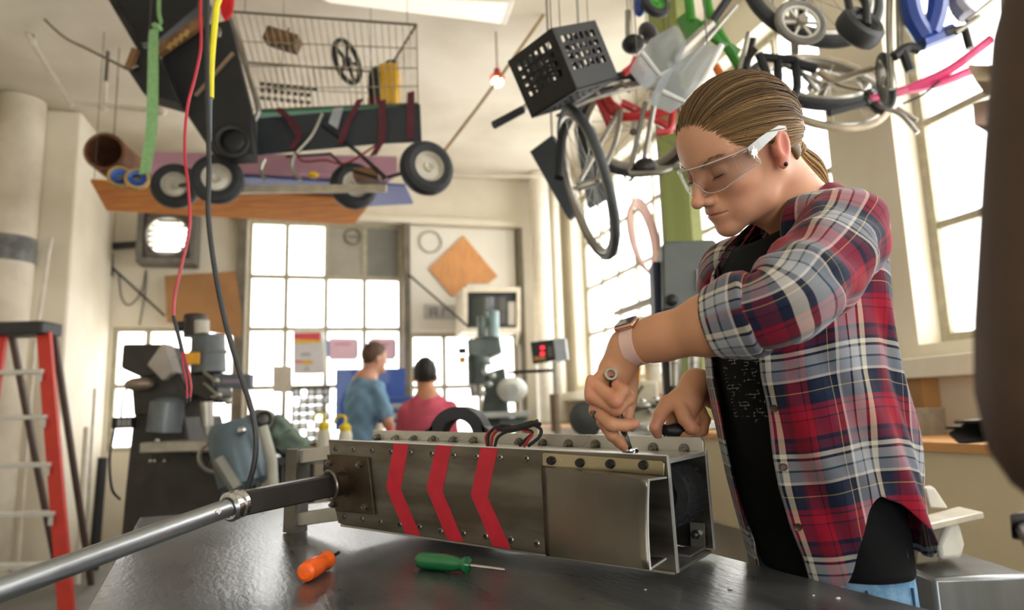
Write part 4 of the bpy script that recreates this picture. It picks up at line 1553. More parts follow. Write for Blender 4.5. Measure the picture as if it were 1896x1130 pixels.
# jeans, legs to the floor and shoes
M_denim = mat('pale_denim', '7aa0c0', 0.85, var=0.2, scale=60, bump=0.1, bscale=300, hex2='5f88ad', spec=0.2)
jean = thing
mb = MB()
n = 28
rows = []
for z in (0.99, 0.93, 0.87, 0.80):
    rows.append([body_pt(2 * math.pi * i / n, max(z, 0.85), -0.015) for i in range(n)])
    for p in rows[-1]:
        p.z = z
vs = [p for r_ in rows for p in r_]
fs = [(j * n + i, (j + 1) * n + i, (j + 1) * n + (i + 1) % n, j * n + (i + 1) % n) for j in range(3) for i in range(n)]
fs.append(tuple(3 * n + i for i in range(n)))
mb.add(vs, fs)
hipc = V((0.535, 1.18, 0))
for s in (1, -1):
    h_ = hipc + ld_ * (0.082 * s)
    mb.tube([h_ + V((0, 0, 0.84)), h_ + V((0, 0, 0.7)), h_ + fd_ * 0.01 + V((0, 0, 0.48)), h_ - fd_ * 0.005 + V((0, 0, 0.3)), h_ - fd_ * 0.02 + V((0, 0, 0.07))], [0.088, 0.085, 0.062, 0.058, 0.05], 22)
jn = mb.build('jeans', M_denim, woman)
jn['label'] = 'pale blue denim jeans'
mb = MB()
for a0, a1 in ((96, 96), (60, 70)):
    mb.tube([body_pt(math.radians(a0 + (a1 - a0) * t), 0.905 - 0.055 * t, -0.0135) for t in np.linspace(0, 1, 8)], 0.0018, 6)
mb.build('jeans_seam', mat('dark_denim_seam', '33506d', 0.9), jn)
for s in (1, -1):
    h_ = hipc + ld_ * (0.082 * s) + fd_ * 0.03
    RmS = Matrix((fd_, ld_, (0, 0, 1))).transposed()
    so = MB().box(h_ + V((0, 0, 0.0125)), (0.27, 0.088, 0.025), RmS).ell(h_ + fd_ * 0.055 + V((0, 0, 0.045)), (0.078, 0.042, 0.04), RmS, 18, 10).ell(h_ - fd_ * 0.06 + V((0, 0, 0.06)), (0.07, 0.04, 0.055), RmS, 18, 10)
    so.build('shoe', mat('dark_shoe', '2a2a2e', 0.7), woman, bevel=0.004)

# watch on the near wrist, ring
wd = (at(1140, 686, 1.062) - EL_L.lerp(WR_L, 0.5)).normalized()
wc = WR_L.lerp(EL_L, 0.06)
fx = (WR_L - EL_L).normalized()
strap = MB()
xw, yw, _ = frame_of(fx)
nseg = 28
vs = []
for j, (hh, rr_) in enumerate(((-0.0115, 0.0315), (-0.0115, 0.0332), (0.0115, 0.0322), (0.0115, 0.0305))):
    for i in range(nseg):
        t = 2 * math.pi * i / nseg
        vs.append(wc + fx * hh + (xw * math.cos(t) + yw * math.sin(t)) * rr_)
fs = [(j * nseg + i, j * nseg + (i + 1) % nseg, ((j + 1) % 4) * nseg + (i + 1) % nseg, ((j + 1) % 4) * nseg + i) for j in range(4) for i in range(nseg)]
wt_ = strap.add(vs, fs).build('watch_strap', mat('pink_silicone', 'dfbcb1', 0.55, var=0.06), woman)
wn = V((-0.35, -0.35, 0.87))
wn = (wn - fx * wn.dot(fx)).normalized()
RmW = Matrix((fx, fx.cross(wn) * -1, wn)).transposed()
wcase = MB().box(wc + wn * 0.0355, (0.034, 0.030, 0.0085), RmW).build('watch_case', mat('rose_gold', 'd9a992', 0.25, 0.9, var=0.1), wt_, bevel=0.0035)
MB().box(wc + wn * 0.0402, (0.029, 0.025, 0.0015), RmW).build('watch_screen', mat('watch_glass', '20222a', 0.08, coat=1.0), wt_, bevel=0.001)
rp_ = K[2].lerp(at(1132, 786, 1.020), 0.18)
rdir = (at(1132, 786, 1.020) - K[2]).normalized()
rg = MB().torus(rp_, rdir, 0.0108, 0.0018, 22, 8).build('finger_ring', M_chrome, woman)
tocam = (CAM - rp_).normalized()
side = (V((-0.75, -0.6, 0.1))).normalized()
MB().box(rp_ + side * 0.0125, (0.008, 0.008, 0.005), Matrix.Rotation(0.6, 3, 'Z')).build('ring_stone', mat('dark_stone', '4a3c34', 0.15, coat=1.0), rg, bevel=0.0015)

# spanner in the near hand
wr = thing('wrench', 'chrome combination spanner held by the woman on the top nut', 'spanner', at(1131, 694, 1.022))
o0 = at(1131, 694, 1.022)
tipw = (R4 @ (NT + V((0.0, 0.0, 0.010))))
p_mid = at(1152, 790, 1.062)
path = cat_rom([o0 + V((0, 0, -0.008)) * 0.5, at(1140, 735, 1.040), p_mid, tipw + (p_mid - tipw) * 0.1], 6)
MB().tube([p - o0 for p in path], 0.0052, 10, flat=0.6).build('shank', M_chrome, wr)
ax = ((CAM - o0).normalized() + V((0.1, 0.1, 0.25))).normalized()
MB().lathe([(0.0062, -0.005), (0.0095, -0.005), (0.0105, 0), (0.0095, 0.005), (0.0062, 0.005), (0.0062, -0.005)], (0, 0, 0), ax, 20).build('box_end', M_chrome, wr)
MB().lathe([(0.0097, 0.001), (0.0135, 0.001), (0.0145, 0.004), (0.0135, 0.008), (0.0097, 0.008), (0.0097, 0.001)], tipw - o0 - V((0, 0, 0.006)), RM @ V((0, 0, 1)), 20).build('ring_end', M_chrome, wr)
# black handled screwdriver in the far hand
sa, sb, st = at(1276, 797, 1.268), at(1226, 797, 1.268), at(1206, 803, 1.268)
driver('screwdriver', 'black handled screwdriver held by the woman behind the rear rail', sa, sb, st, 0.0125,
       [(0, 0), (0.8, 0.01), (1, 0.1), (1, 0.55), (0.75, 0.75), (0.75, 0.85), (0.95, 0.93), (0.6, 1.0), (0, 1.0)], M_black, M_chrome)
# ================================================================== HUNG FROM THE CEILING
M_whiterim = mat('white_wheel_rim', 'cfcabb', 0.45, 0.2, var=0.15)
M_blackp = mat('black_panel', '17191c', 0.6, var=0.3, scale=6)
M_slate = mat('slate_panel', '2c3338', 0.65, var=0.2, scale=5)
M_wood = mat('plywood_orange', 'c27a26', 0.85, spec=0.15, var=0.25, scale=4, stretch=(1, 6, 1), hex2='a9651f')
M_brownw = mat('old_brown_wood', '7d5a38', 0.7, var=0.4, scale=16)
M_silver = mat('dull_silver', 'a8a59c', 0.35, 0.85, var=0.2)
M_chain = mat('hanging_chain', '6b675e', 0.5, 0.7)
M_strap = mat('maroon_strap', '571f2b', 0.8, var=0.2)


def hang(parent, p, name='hanger_cord', r=0.0022, m=None):
    MB().tube([V(p), V((p[0], p[1], H - 0.002))], r, 6).build(name, m or M_chain, parent, world=True)


def tyre_wheel(parent, c, axis, r, w, hub_m, spokes=0, name='wheel', tyre_m=None, rimw=0.55):
    c, a = V(c), V(axis).normalized()
    t = MB().lathe([(r * rimw, -w * 0.42), (r * 0.78, -w * 0.5), (r * 0.95, -w * 0.36), (r, -w * 0.14), (r, w * 0.14), (r * 0.95, w * 0.36), (r * 0.78, w * 0.5), (r * rimw, w * 0.42), (r * rimw, -w * 0.42)], c, a, 36).build(name, tyre_m or M_tyre, parent, world=True)
    MB().lathe([(0, -w * 0.25), (r * 0.16, -w * 0.42), (r * 0.2, -w * 0.25), (r * 0.44, -w * 0.18), (r * rimw, -w * 0.44), (r * rimw, w * 0.44), (r * 0.44, w * 0.18), (r * 0.2, w * 0.25), (r * 0.16, w * 0.42), (0, w * 0.25)], c, a, 28).build('hub', hub_m, t, world=True)
    return t


def spoke_wheel(parent, c, axis, r, tr, tyre_m, rim_m, nsp=20, name='wheel'):
    c, a = V(c), V(axis).normalized()
    x, y, _ = frame_of(a)
    t = MB().torus(c, a, r - tr, tr, 56, 10).build(name, tyre_m, parent, world=True)
    MB().torus(c, a, r - tr * 2.3, tr * 0.75, 48, 8, flat=1.3).build('rim', rim_m, t, world=True)
    mb = MB().cyl(c - a * 0.045, c + a * 0.045, 0.018, 0.018, 14).cyl(c - a * 0.06, c + a * 0.06, 0.007, 0.007, 8)
    for i in range(nsp):
        th = 2 * math.pi * i / nsp
        e = x * math.cos(th) + y * math.sin(th)
        e2 = x * math.cos(th + 0.5) + y * math.sin(th + 0.5)
        mb.tube([c + e2 * 0.018 + a * (0.035 if i % 2 else -0.035), c + e * (r - tr * 2.4)], 0.0016, 4, caps=False)
    mb.build('spokes', M_silver, t, world=True)
    return t


# ---- shopping cart go-kart
YC = 3.6
cart = thing('shopping_cart_kart', 'shopping cart built into a wheeled kart hanging from the ceiling', 'cart', at(600, 360, YC))
OFF = V((-0.30, 0.60, 0.0))


def cp(px, py, t=0.0):
    return at(px, py, YC) + OFF * t


M_wire = mat('cart_wire', 'b1a893', 0.4, 0.6, var=0.3, scale=20)
wb = MB()
quad = [(433, 22), (771, 46), (774, 192), (481, 204)]


def bil(u, v, t):
    a = V((quad[0][0], quad[0][1], 0)).lerp(V((quad[1][0], quad[1][1], 0)), u)
    b = V((quad[3][0], quad[3][1], 0)).lerp(V((quad[2][0], quad[2][1], 0)), u)
    p = a.lerp(b, v)
    return cp(p.x, p.y, t)


for t in (0.0, 0.9):
    for i in range(27):
        wb.tube([bil(i / 26, 0, t), bil(i / 26, 1, t)], 0.0028, 5, caps=False)
    for v in (0.3, 0.55, 0.78):
        wb.tube([bil(0, v, t), bil(1, v, t)], 0.0035, 5, caps=False)
for i in range(12):
    wb.tube([bil(1, 0, i / 12), bil(1, 1, i / 12)], 0.0028, 5, caps=False)
for i in range(24):
    wb.tube([bil(i / 23, 1, 0), bil(i / 23, 1, 0.9)], 0.0028, 5, caps=False)
wb.build('wire_basket', M_wire, cart, world=True)
for t in (0.0, 0.9):
    MB().tube([bil(0, 0, t), bil(1, 0, t), bil(1, 1, t), bil(0, 1, t)], 0.008, 8, closed=True).build('basket_rim', mat('rusty_rim', '6f6753', 0.45, 0.6), cart, world=True)
MB().tube([bil(1, 0.0, 0), bil(1, 0.0, 0.9)], 0.008, 8).build('basket_rim', MATS['rusty_rim'], cart, world=True)
# child-seat flap: dark blocks stand in for the shade in its slots
fl_ = MB()
for r_, y0 in enumerate((103, 116, 131)):
    for i in range(8 if r_ else 9):
        x0 = 494 + i * 13
        fl_.prism([cp(x0, y0 + i * 1.3, 0.5), cp(x0 + 9, y0 + 1 + i * 1.3, 0.5), cp(x0 + 9, y0 + 8 + i * 1.3, 0.5), cp(x0, y0 + 7 + i * 1.3, 0.5)], (0, 0.006, 0))
fl_.build('seat_flap_slot_shade', mat('slot_shade', '4b4a42', 0.7), cart, world=True)
# slate side boards
for t in (0.0,):
    MB().prism([cp(476, 219, t), cp(778, 193, t), cp(781, 262, t), cp(700, 266, t), cp(476, 287, t)], OFF.normalized() * 0.012).build('side_board', M_slate, cart, world=True)
MB().prism([cp(480, 206, 0), cp(776, 192, 0), cp(776, 192, 0.85), cp(480, 206, 0.85)], (0, 0, -0.012)).build('deck_board', mat('green_tape_deck', '3b8a63', 0.6), cart, world=True)
MB().bar(cp(441, 345, 0.1), cp(722, 342, 0.1), 0.03, 0.04).build('chassis_beam', mat('pale_beam', 'b7ad98', 0.5, 0.3, var=0.2), cart, world=True)
MB().tube([cp(402, 338, -0.1), at(325, 345, 3.98)], 0.011, 8).build('axle', M_dark, cart, world=True)
MB().tube([cp(778, 318, -0.1), at(655, 345, 3.98)], 0.011, 8).build('axle', M_dark, cart, world=True)
wax = (V((0.3, -1, 0))).normalized()
tyre_wheel(cart, cp(401, 338, -0.08), wax, 0.138, 0.085, M_whiterim)
tyre_wheel(cart, cp(784, 318, -0.08), V((0.5, -0.87, 0)), 0.150, 0.10, M_whiterim)
tyre_wheel(cart, at(325, 345, 3.95), wax, 0.138, 0.085, M_whiterim)
tyre_wheel(cart, at(655, 345, 3.95), V((0.5, -0.87, 0)), 0.142, 0.10, M_whiterim)
MB().tube(cat_rom([cp(424, 30, -0.03), cp(452, 118, -0.03), cp(474, 190, -0.03), cp(477, 212, -0.03), cp(460, 240, -0.03), cp(410, 291, -0.03)], 4), 0.014, 10).build('frame_tube', M_silver, cart, world=True)
MB().tube(cat_rom([cp(596, 212, -0.02), cp(575, 255, -0.02), cp(545, 290, -0.02), cp(540, 315, -0.02), cp(556, 335, -0.02)], 5), 0.011, 10).build('frame_tube', M_silver, cart, world=True)
MB().tube(cat_rom([cp(492, 290, 0.05), cp(484, 312, 0.05), cp(493, 332, 0.05)], 5), 0.010, 8).build('frame_tube', M_silver, cart, world=True)
MB().tube([cp(598, 232, 0.0), cp(660, 280, 0.0), cp(715, 330, 0.0)], 0.011, 8).build('brace_tube', M_blackp, cart, world=True)
MB().tube([cp(530, 290, 0.0), cp(612, 285, 0.0), cp(640, 312, 0.0), cp(700, 330, 0.0)], 0.008, 8).build('brace_tube', M_blackp, cart, world=True)
for q in (((705, 190), (704, 265), (688, 292)), ((757, 175), (756, 262)), ((664, 188), (640, 235), (628, 270)), ((512, 205), (535, 225), (553, 255), (538, 280))):
    sv = []
    for x, y in q:
        p = cp(x, y, -0.05)
        sv += [p - V((0.020, 0, 0.004)), p + V((0.020, 0, 0.004))]
    o = MB().add(sv, [(2 * i, 2 * i + 1, 2 * i + 3, 2 * i + 2) for i in range(len(q) - 1)]).build('ratchet_strap', M_strap, cart, solid=0.004, world=True)
    o.data.polygons.foreach_set('use_smooth', [False] * len(o.data.polygons))
MB().tube(cat_rom([cp(545, 285, -0.04), cp(560, 302, -0.04), cp(600, 300, -0.04), cp(640, 305, -0.04), cp(700, 268, -0.04)], 6), 0.006, 6).build('red_cord', mat('dark_red_cord', '7c2626', 0.7), cart, world=True)
MB().prism([cp(615, 205, -0.05), cp(633, 203, -0.05), cp(622, 243, -0.05), cp(606, 232, -0.05)], (0, 0.01, 0)).build('tape_patch', mat('grey_tape', '9aa2a6', 0.5), cart, world=True)
MB().box(cp(686, 318, 0.1), (0.14, 0.1, 0.06)).build('wood_block', M_brownw, cart, world=True, bevel=0.004)
MB().ell(cp(580, 324, 0.0), (0.03, 0.03, 0.018)).build('yellow_cap', mat('yellow_plastic', 'e0b21a', 0.5), cart, world=True)
# things carried in the basket
sw = thing('spoked_pulley', 'black spoked pulley wheel lying in the hanging shopping cart basket', 'wheel', cp(658, 84, 0.3))
c = cp(658, 84, 0.3)
axp = V((0.92, -0.38, 0.05)).normalized()
MB().torus(c, axp, 0.125, 0.014, 36, 8, flat=1.2).build('rim', M_blackp, sw, world=True)
sp_ = MB().cyl(c - axp * 0.02, c + axp * 0.02, 0.025, 0.025, 14)
xx, yy, _ = frame_of(axp)
for i in range(5):
    th = 2 * math.pi * i / 5 + 0.3
    e = xx * math.cos(th) + yy * math.sin(th)
    sp_.bar(c, c + e * 0.12, 0.016, 0.016)
sp_.build('spokes', M_blackp, sw, world=True)
yb = thing('yellow_tool_case', 'yellow plastic case standing in the end of the shopping cart basket', 'case', cp(746, 180, 0.4))
MB().box(cp(747, 125, 0.4), (0.11, 0.14, 0.26)).build('shell', mat('yellow_case', 'd9a514', 0.5, var=0.15), yb, bevel=0.015, world=True)
MB().tube(cat_rom([cp(735, 86, 0.35), cp(740, 78, 0.35), cp(752, 78, 0.35), cp(757, 87, 0.35)], 4), 0.008, 8).build('handle', M_blackp, yb, world=True)
db = thing('dark_canister', 'dark canister beside the yellow case in the shopping cart basket', 'canister', cp(718, 180, 0.35))
MB().lathe([(0, 0), (0.05, 0), (0.05, 0.24), (0.035, 0.28), (0.02, 0.3), (0, 0.3)], cp(718, 182, 0.35), (0, 0, 1), 20).build('body', M_dark, db, world=True)
MB().lathe([(0.053, 0.05), (0.053, 0.10), (0.0505, 0.10), (0.0505, 0.05), (0.053, 0.05)], cp(718, 182, 0.35), (0, 0, 1), 20).build('band', M_strap, db, world=True)
wk = thing('wooden_block', 'brown wooden block wedged in the top of the shopping cart basket', 'block', cp(540, 50, 0.4))
MB().box(cp(536, 32, 0.4), (0.20, 0.10, 0.09), Matrix.Rotation(-0.35, 3, 'Y').inverted()).build('block', M_brownw, wk, bevel=0.006, world=True)
MB().tube([cp(548, 10, 0.38), cp(540, 36, 0.38), cp(528, 52, 0.38)], 0.006, 6).build('chain', M_chain, wk, world=True)
for u, t in ((0.06, 0.0), (0.35, 0.9), (0.95, 0.0), (0.9, 0.9)):
    hang(cart, bil(u, 0, t), 'hanger_chain')

# ---- black cases to the left of the cart
YB = 3.3
ca = thing('black_flight_case', 'large black case hanging at the top left behind the green strap', 'case', at(280, 60, YB))
MB().prism([at(p[0], p[1], YB + 0.08) for p in ((196, -20), (372, -20), (366, 12), (292, 72), (258, 80))], (-0.05, 0.26, 0.06)).build('shell', M_blackp, ca, world=True, bevel=0.006)
MB().bar(at(196, -20, YB - 0.01), at(262, 92, YB - 0.01), 0.02, 0.03).build('edge_strip', M_dark, ca, world=True)
hang(ca, at(300, -15, YB + 0.1))
hang(ca, at(360, -15, YB + 0.2))
ca = thing('black_speaker_box', 'tilted black box beside the hanging shopping cart handle', 'box', at(390, 250, YB + 0.05))
MB().prism([at(p[0], p[1], YB - 0.02) for p in ((298, 104), (380, 46), (424, 36), (466, 205), (470, 284), (398, 288), (336, 196))], (-0.03, 0.14, 0.0)).build('shell', M_blackp, ca, world=True, bevel=0.006)
MB().bar(at(292, 98, YB - 0.06), at(380, 36, YB - 0.06), 0.03, 0.05).build('wood_trim', M_brownw, ca, world=True)
for i in range(4):
    MB().bar(at(312 + i * 10, 92 - i * 8, YB - 0.08), at(318 + i * 10, 80 - i * 8, YB - 0.08), 0.012, 0.02).build('label_chip', mat('tan_chip', 'a5854e', 0.6), ca, world=True)
MB().bar(at(362, 178, YB - 0.03), at(432, 98, YB - 0.03), 0.014, 0.014).build('strut', mat('tan_strut', '86705a', 0.6), ca, world=True)
MB().ell(at(405, 60, YB - 0.025), (0.014, 0.006, 0.03)).build('latch', M_silver, ca, world=True)
MB().torus(at(430, 262, YB - 0.03), (0.3, -1, 0), 0.075, 0.02, 28, 8).ell(at(430, 262, YB - 0.02), (0.07, 0.02, 0.07)).build('speaker_cone', M_black, ca, world=True)
hang(ca, at(384, 48, YB + 0.05))
ca = thing('black_battery_box', 'small dark box with a wooden edge under the large black case', 'box', at(270, 170, YB))
MB().prism([at(p[0], p[1], YB - 0.12) for p in ((256, 84), (234, 126), (264, 171), (332, 190), (292, 98))], (-0.02, 0.13, 0.0)).build('shell', M_blackp, ca, world=True, bevel=0.005)
MB().tube([at(240, 128, YB - 0.14), at(256, 122, YB - 0.14)], 0.006, 6).build('bolt', M_silver, ca, world=True)
MB().bar(at(252, 92, YB - 0.14), at(238, 128, YB - 0.14), 0.03, 0.03).build('wood_edge', M_brownw, ca, world=True)
hang(ca, at(275, 88, YB - 0.06))

# red rag at the cart handle
tag(MB().prism([at(404, -12, 3.3), at(430, -12, 3.3), at(427, 20, 3.3), at(416, 38, 3.3), at(409, 26, 3.3)], (0.01, 0.012, 0)).tube([at(415, -10, 3.31), at(415, -60, 3.4), at(415, -200, 3.6)], 0.004, 6).build('red_rag', mat('red_cloth', 'c8141c', 0.8, var=0.2)), 'bright red rag tied at the top of the cart frame', 'rag')

# ---- green ratchet strap with caster wheels
gs = thing('green_strap', 'pale green webbing strap hanging in front of the black cases', 'strap', at(270, 320, 3.1))
mb = MB()
pth = [at(x, y, 3.1) for x, y in ((296, -60), (294, 20), (298, 42), (288, 52), (284, 64), (283, 150), (281, 230), (275, 280), (267, 322))]
pth = cat_rom(pth, 5)
vs, fs = [], []
for i, p in enumerate(pth):
    w = 0.011 if i < 18 else 0.026
    s_ = V((1, -0.15 - 0.3 * math.sin(i * 0.15), 0)).normalized()
    vs += [p - s_ * w, p + s_ * w]
fs = [(2 * i, 2 * i + 1, 2 * i + 3, 2 * i + 2) for i in range(len(pth) - 1)]
o = mb.add(vs, fs).build('webbing', mat('green_webbing', '86b27a', 0.85, var=0.15, scale=40), gs, solid=0.003, world=True)
o.data.polygons.foreach_set('use_smooth', [False] * len(o.data.polygons))
MB().ell(at(291, 50, 3.1), (0.03, 0.02, 0.016), Matrix.Rotation(0.6, 3, 'Y')).build('knot', MATS['green_webbing'], gs, world=True)
hang(gs, at(296, -60, 3.1), 'strap_cord', 0.008, MATS['green_webbing'])
M_bluew = mat('blue_wheel', '1d4fa0', 0.4, var=0.2)
M_yelw = mat('amber_tyre', 'a8863c', 0.5, var=0.2)
for k, (x, y) in enumerate(((222, 328), (254, 332))):
    cw = thing('skate_wheel', ('left', 'right')[k] + ' of the two blue skate wheels tied to the green strap end', 'wheel', at(x, y, 3.12 + 0.03 * (1 - k)), group='skate wheels on the green strap')
    tyre_wheel(cw, at(x, y, 3.12 + 0.03 * (1 - k)), V((0.4, -0.9, 0.1)), 0.056, 0.03, M_bluew, tyre_m=M_yelw, rimw=0.72, name='tyre')
    MB().cyl(at(x, y, 3.09), at(x, y, 3.16), 0.012, 0.012, 10).build('axle', M_dark, cw, world=True)
MB().tube([at(232, 329, 3.13), at(262, 326, 3.1)], 0.008, 8).build('axle_rod', M_dark, gs, world=True)

# ---- overhead cables over the bench
def cable(name, label, segs, cat='cable'):
    t = thing(name, label, cat, segs[0][0][-1])
    for pts, r, m, pn in segs:
        MB().tube(cat_rom(pts, 8), r, 8).build(pn, m, t, world=True)
    return t


Yr = 1.75
M_redc = mat('red_cable', 'b0182e', 0.4, var=0.15)
M_blkc = mat('black_cable', '1b1c1f', 0.45, var=0.2)
rr_ = [at(x, y, Yr) for x, y in ((372, -700), (372, -100), (371, 20), (372, 85), (362, 140), (347, 200), (342, 280), (349, 350), (351, 420), (339, 480), (324, 545), (321, 588))]
rr_[0].z = min(rr_[0].z, H)
cable('red_cable', 'thin red power lead hanging over the milling machine', [
    (rr_, 0.0042, M_redc, 'lead'),
    ([at(321, 585, Yr), at(328, 612, Yr), at(338, 652, Yr)], 0.0052, M_blkc, 'splice'),
    ([at(337, 648, Yr), at(340, 680, Yr), at(346, 710, Yr), at(347, 740, Yr)], 0.003, M_redc, 'bare_end'),
    ([at(338, 648, Yr), at(347, 678, Yr), at(354, 715, Yr), at(352, 738, Yr)], 0.003, M_redc, 'bare_end'),
    ([at(347, 738, Yr), at(347, 746, Yr)], 0.0036, M_black, 'clip'), ([at(352, 736, Yr), at(352, 744, Yr)], 0.0036, M_black, 'clip')])
Yk = 1.62
bb_ = [at(x, y, Yk) for x, y in ((384, -760), (384, -100), (383, 60), (384, 180), (387, 300), (386, 400), (398, 500), (418, 600), (444, 690), (466, 760), (474, 815), (470, 862), (458, 905))]
bb_[0].z = min(bb_[0].z, H)
bb_[-1] = V((bb_[-1].x, bb_[-1].y, max(bb_[-1].z, TZ + 0.01)))
yy_ = [at(x, y, Yk + 0.02) for x, y in ((412, -740), (410, -100), (400, 20), (392, 110), (390, 182))]
yy_[0].z = min(yy_[0].z, H)
cable('black_cable', 'thick black lead with a yellow sleeve hanging down to the bench', [
    (bb_, 0.0066, M_blkc, 'lead'), (yy_, 0.0085, mat('yellow_sleeve', 'd9cf1c', 0.5, var=0.1), 'yellow_sleeve'),
    ([at(389, 180, Yk + 0.02), at(388, 240, Yk + 0.02), at(388, 262, Yk + 0.01)], 0.0062, mat('grey_sleeve', '5d6a70', 0.5), 'grey_sleeve')])

# ---- sheet stock stored overhead
zs = at(440, 392, 5.2).z
ply = thing('plywood_sheet', 'orange plywood sheet slung under the ceiling, lowest of the stored sheets', 'sheet', V((-2.2, 5.2, zs)))
pl = [atz(x, y, zs) for x, y in ((168, 337), (690, 372), (655, 416), (198, 391))]
MB().prism([V((p.x, p.y, zs)) for p in pl], (0, 0, 0.02)).build('board', M_wood, ply, world=True)
hang(ply, pl[0].lerp(pl[2], 0.01))
hang(ply, pl[3].lerp(pl[1], 0.01))
hang(ply, pl[2].lerp(pl[0], 0.01))
z2 = zs + 0.021
pl = [atz(x, y, z2) for x, y in ((300, 320), (750, 345), (765, 378), (660, 384), (330, 366))]
MB_ = MB().prism([V((p.x, p.y, z2)) for p in pl], (0, 0, 0.018)).build('blue_board', mat('blue_board', '4a5694', 0.6, var=0.15, scale=3))
tag(MB_, 'deep blue board lying on the overhead plywood sheet', 'sheet')
z3 = z2 + 0.019
pl = [atz(x, y, z3 ) for x, y in ((265, 318), (735, 325), (700, 352), (300, 350))]
tag(MB().prism([V((p.x, p.y, z3)) for p in pl], (0, 0, 0.14)).build('foam_board', mat('pink_foam', 'c193a6', 0.8, var=0.12, scale=6)), 'thick mauve foam slab on top of the overhead blue board', 'foam slab')
tb0 = at(193, 280, 4.55)
tdir = (ROOM.to_3x3() @ V((0.12, 1, 0))).normalized()
ct = thing('cardboard_tube', 'wide brown cardboard tube seen end-on near the pilaster', 'tube', tb0)
MB().lathe([(0.117, 0), (0.137, 0), (0.137, 0.9), (0.117, 0.9), (0.117, 0)], tb0, tdir, 36).build('tube_wall', mat('brown_cardboard', '7d5337', 0.75, var=0.3, scale=12), ct, world=True)
MB().lathe([(0, 0.85), (0.116, 0.85), (0.116, 0.87), (0, 0.87)], tb0, tdir, 24).build('end_plug', mat('dark_plug', '241a14', 0.9), ct, world=True)
hang(ct, tb0 + V((0, 0.1, 0.137)), r=0.003)
hang(ct, tb0 + tdir * 0.7 + V((0, 0, 0.137)), r=0.003)

# ---- ceiling light, bulb, ropes, conduit
M_lamp = mat('lamp_diffuser', 'fff8ea', 0.6, var=0.02, emit=0.35)
lp = [atz(x, y, H - 0.10) for x, y in ((545, -25), (952, 6), (938, 47), (600, 2))]
lamp = thing('ceiling_light', 'long white fluorescent light box on the ceiling above the cart', 'lamp', V((*(sum((p for p in lp), V((0, 0, 0))) / 4).xy, H)))
MB().prism([V((p.x, p.y, H - 0.10)) for p in lp], (0, 0, 0.1)).build('housing', mat('lamp_white', 'e9e5da', 0.5, var=0.04), lamp, world=True, bevel=0.01)
c = sum(lp, V((0, 0, 0))) / 4
MB().prism([V((c.x + (p.x - c.x) * 0.93, c.y + (p.y - c.y) * 0.86, H - 0.108)) for p in lp], (0, 0, 0.007)).build('diffuser', M_lamp, lamp, world=True)
bl = at(921, 152, 4.6)
bulb = thing('hanging_bulb', 'glowing bare bulb in a red lamp holder', 'lamp', V((bl.x, bl.y, H)))
MB().ell(bl, (0.042, 0.042, 0.036)).build('bulb', mat('bulb_glow', 'ffe9c0', 0.4, var=0.01, emit=9.0), bulb, world=True)
MB().lathe([(0.055, 0.03), (0.05, 0.045), (0.028, 0.06), (0.022, 0.10), (0, 0.10)], bl, (0, 0, 1), 18).build('lamp_holder', mat('red_holder', 'b5402c', 0.5), bulb, world=True)
MB().tube([bl + V((0, 0, 0.1)), V((bl.x, bl.y, H))], 0.006, 6).build('flex', M_brownw, bulb, world=True)
tag(MB().tube([at(1040, -20, 4.35), at(934, 132, 4.5), at(880, 205, 4.6), at(815, 290, 4.7)], 0.011, 8).build('ceiling_rope', mat('hemp_rope', '9a7f55', 0.9, var=0.3, scale=60)), 'diagonal tan rope running from the ceiling past the bulb', 'rope')
M_pipe = mat('painted_conduit', 'd9d2c2', 0.55, var=0.1)
cd = thing('conduit_pipe', 'thin white conduit bending along the ceiling above the round column', 'pipe', at(130, 190, 4.6))
MB().tube([at(2, -30, 4.35), at(60, 78, 4.45), at(130, 191, 4.6), at(195, 196, 4.7), at(300, 206, 4.72)], 0.018, 10).build('pipe_run', M_pipe, cd, world=True)
MB().tube([at(193, 202, 4.7), at(196, 152, 4.7)], 0.018, 10).build('pipe_branch', M_pipe, cd, world=True)
MB().ell(at(299, 206, 4.72), (0.035, 0.035, 0.035)).build('end_cap', M_pipe, cd, world=True)
for q in ((60, 78, 4.45), (130, 191, 4.6), (193, 200, 4.7)):
    MB().ell(at(*q), (0.027, 0.027, 0.027), nu=12, nv=8).build('elbow', M_pipe, cd, world=True)
hang(cd, at(60, 78, 4.45), 'pipe_hanger', 0.006)
hang(cd, at(196, 152, 4.7), 'pipe_hanger', 0.012)
tag(MB().tube(cat_rom([at(30, -20, 4.2), at(110, 62, 4.3), at(165, 92, 4.3), at(236, 128, 3.5)], 5), 0.008, 6).build('slack_cable', mat('brown_flex', '6d5b48', 0.7)), 'slack brown cable across the ceiling to the black case', 'cable')
tag(MB().tube([at(812, 322, 7.0), at(905, 327, 7.05), at(1012, 326, 7.1)], 0.014, 8).tube([at(812, 322, 7.0), V((*at(812, 322, 7.0).xy, H - 0.002))], 0.008, 6).tube([at(1012, 326, 7.1), V((*at(1012, 326, 7.1).xy, H - 0.002))], 0.008, 6).build('wall_conduit', M_pipe), 'thin pale conduit along the top of the back wall', 'pipe')

# ---- bicycles and wheeled oddments
M_redf = mat('red_bike_frame', 'c3202a', 0.35, var=0.15, coat=0.4)
M_pinkf = mat('pink_bike_frame', 'd02a6a', 0.35, var=0.15, coat=0.4)
M_bluef = mat('blue_bike_frame', '173f94', 0.35, var=0.15, coat=0.4)
M_greenf = mat('green_bike_frame', '2f8f1e', 0.35, var=0.2, coat=0.4)
M_tan = mat('tan_rim', 'a89a82', 0.5, 0.3, var=0.2)
M_gtyre = mat('grey_tyre', '4a4f52', 0.6, var=0.2)
YK = 2.7


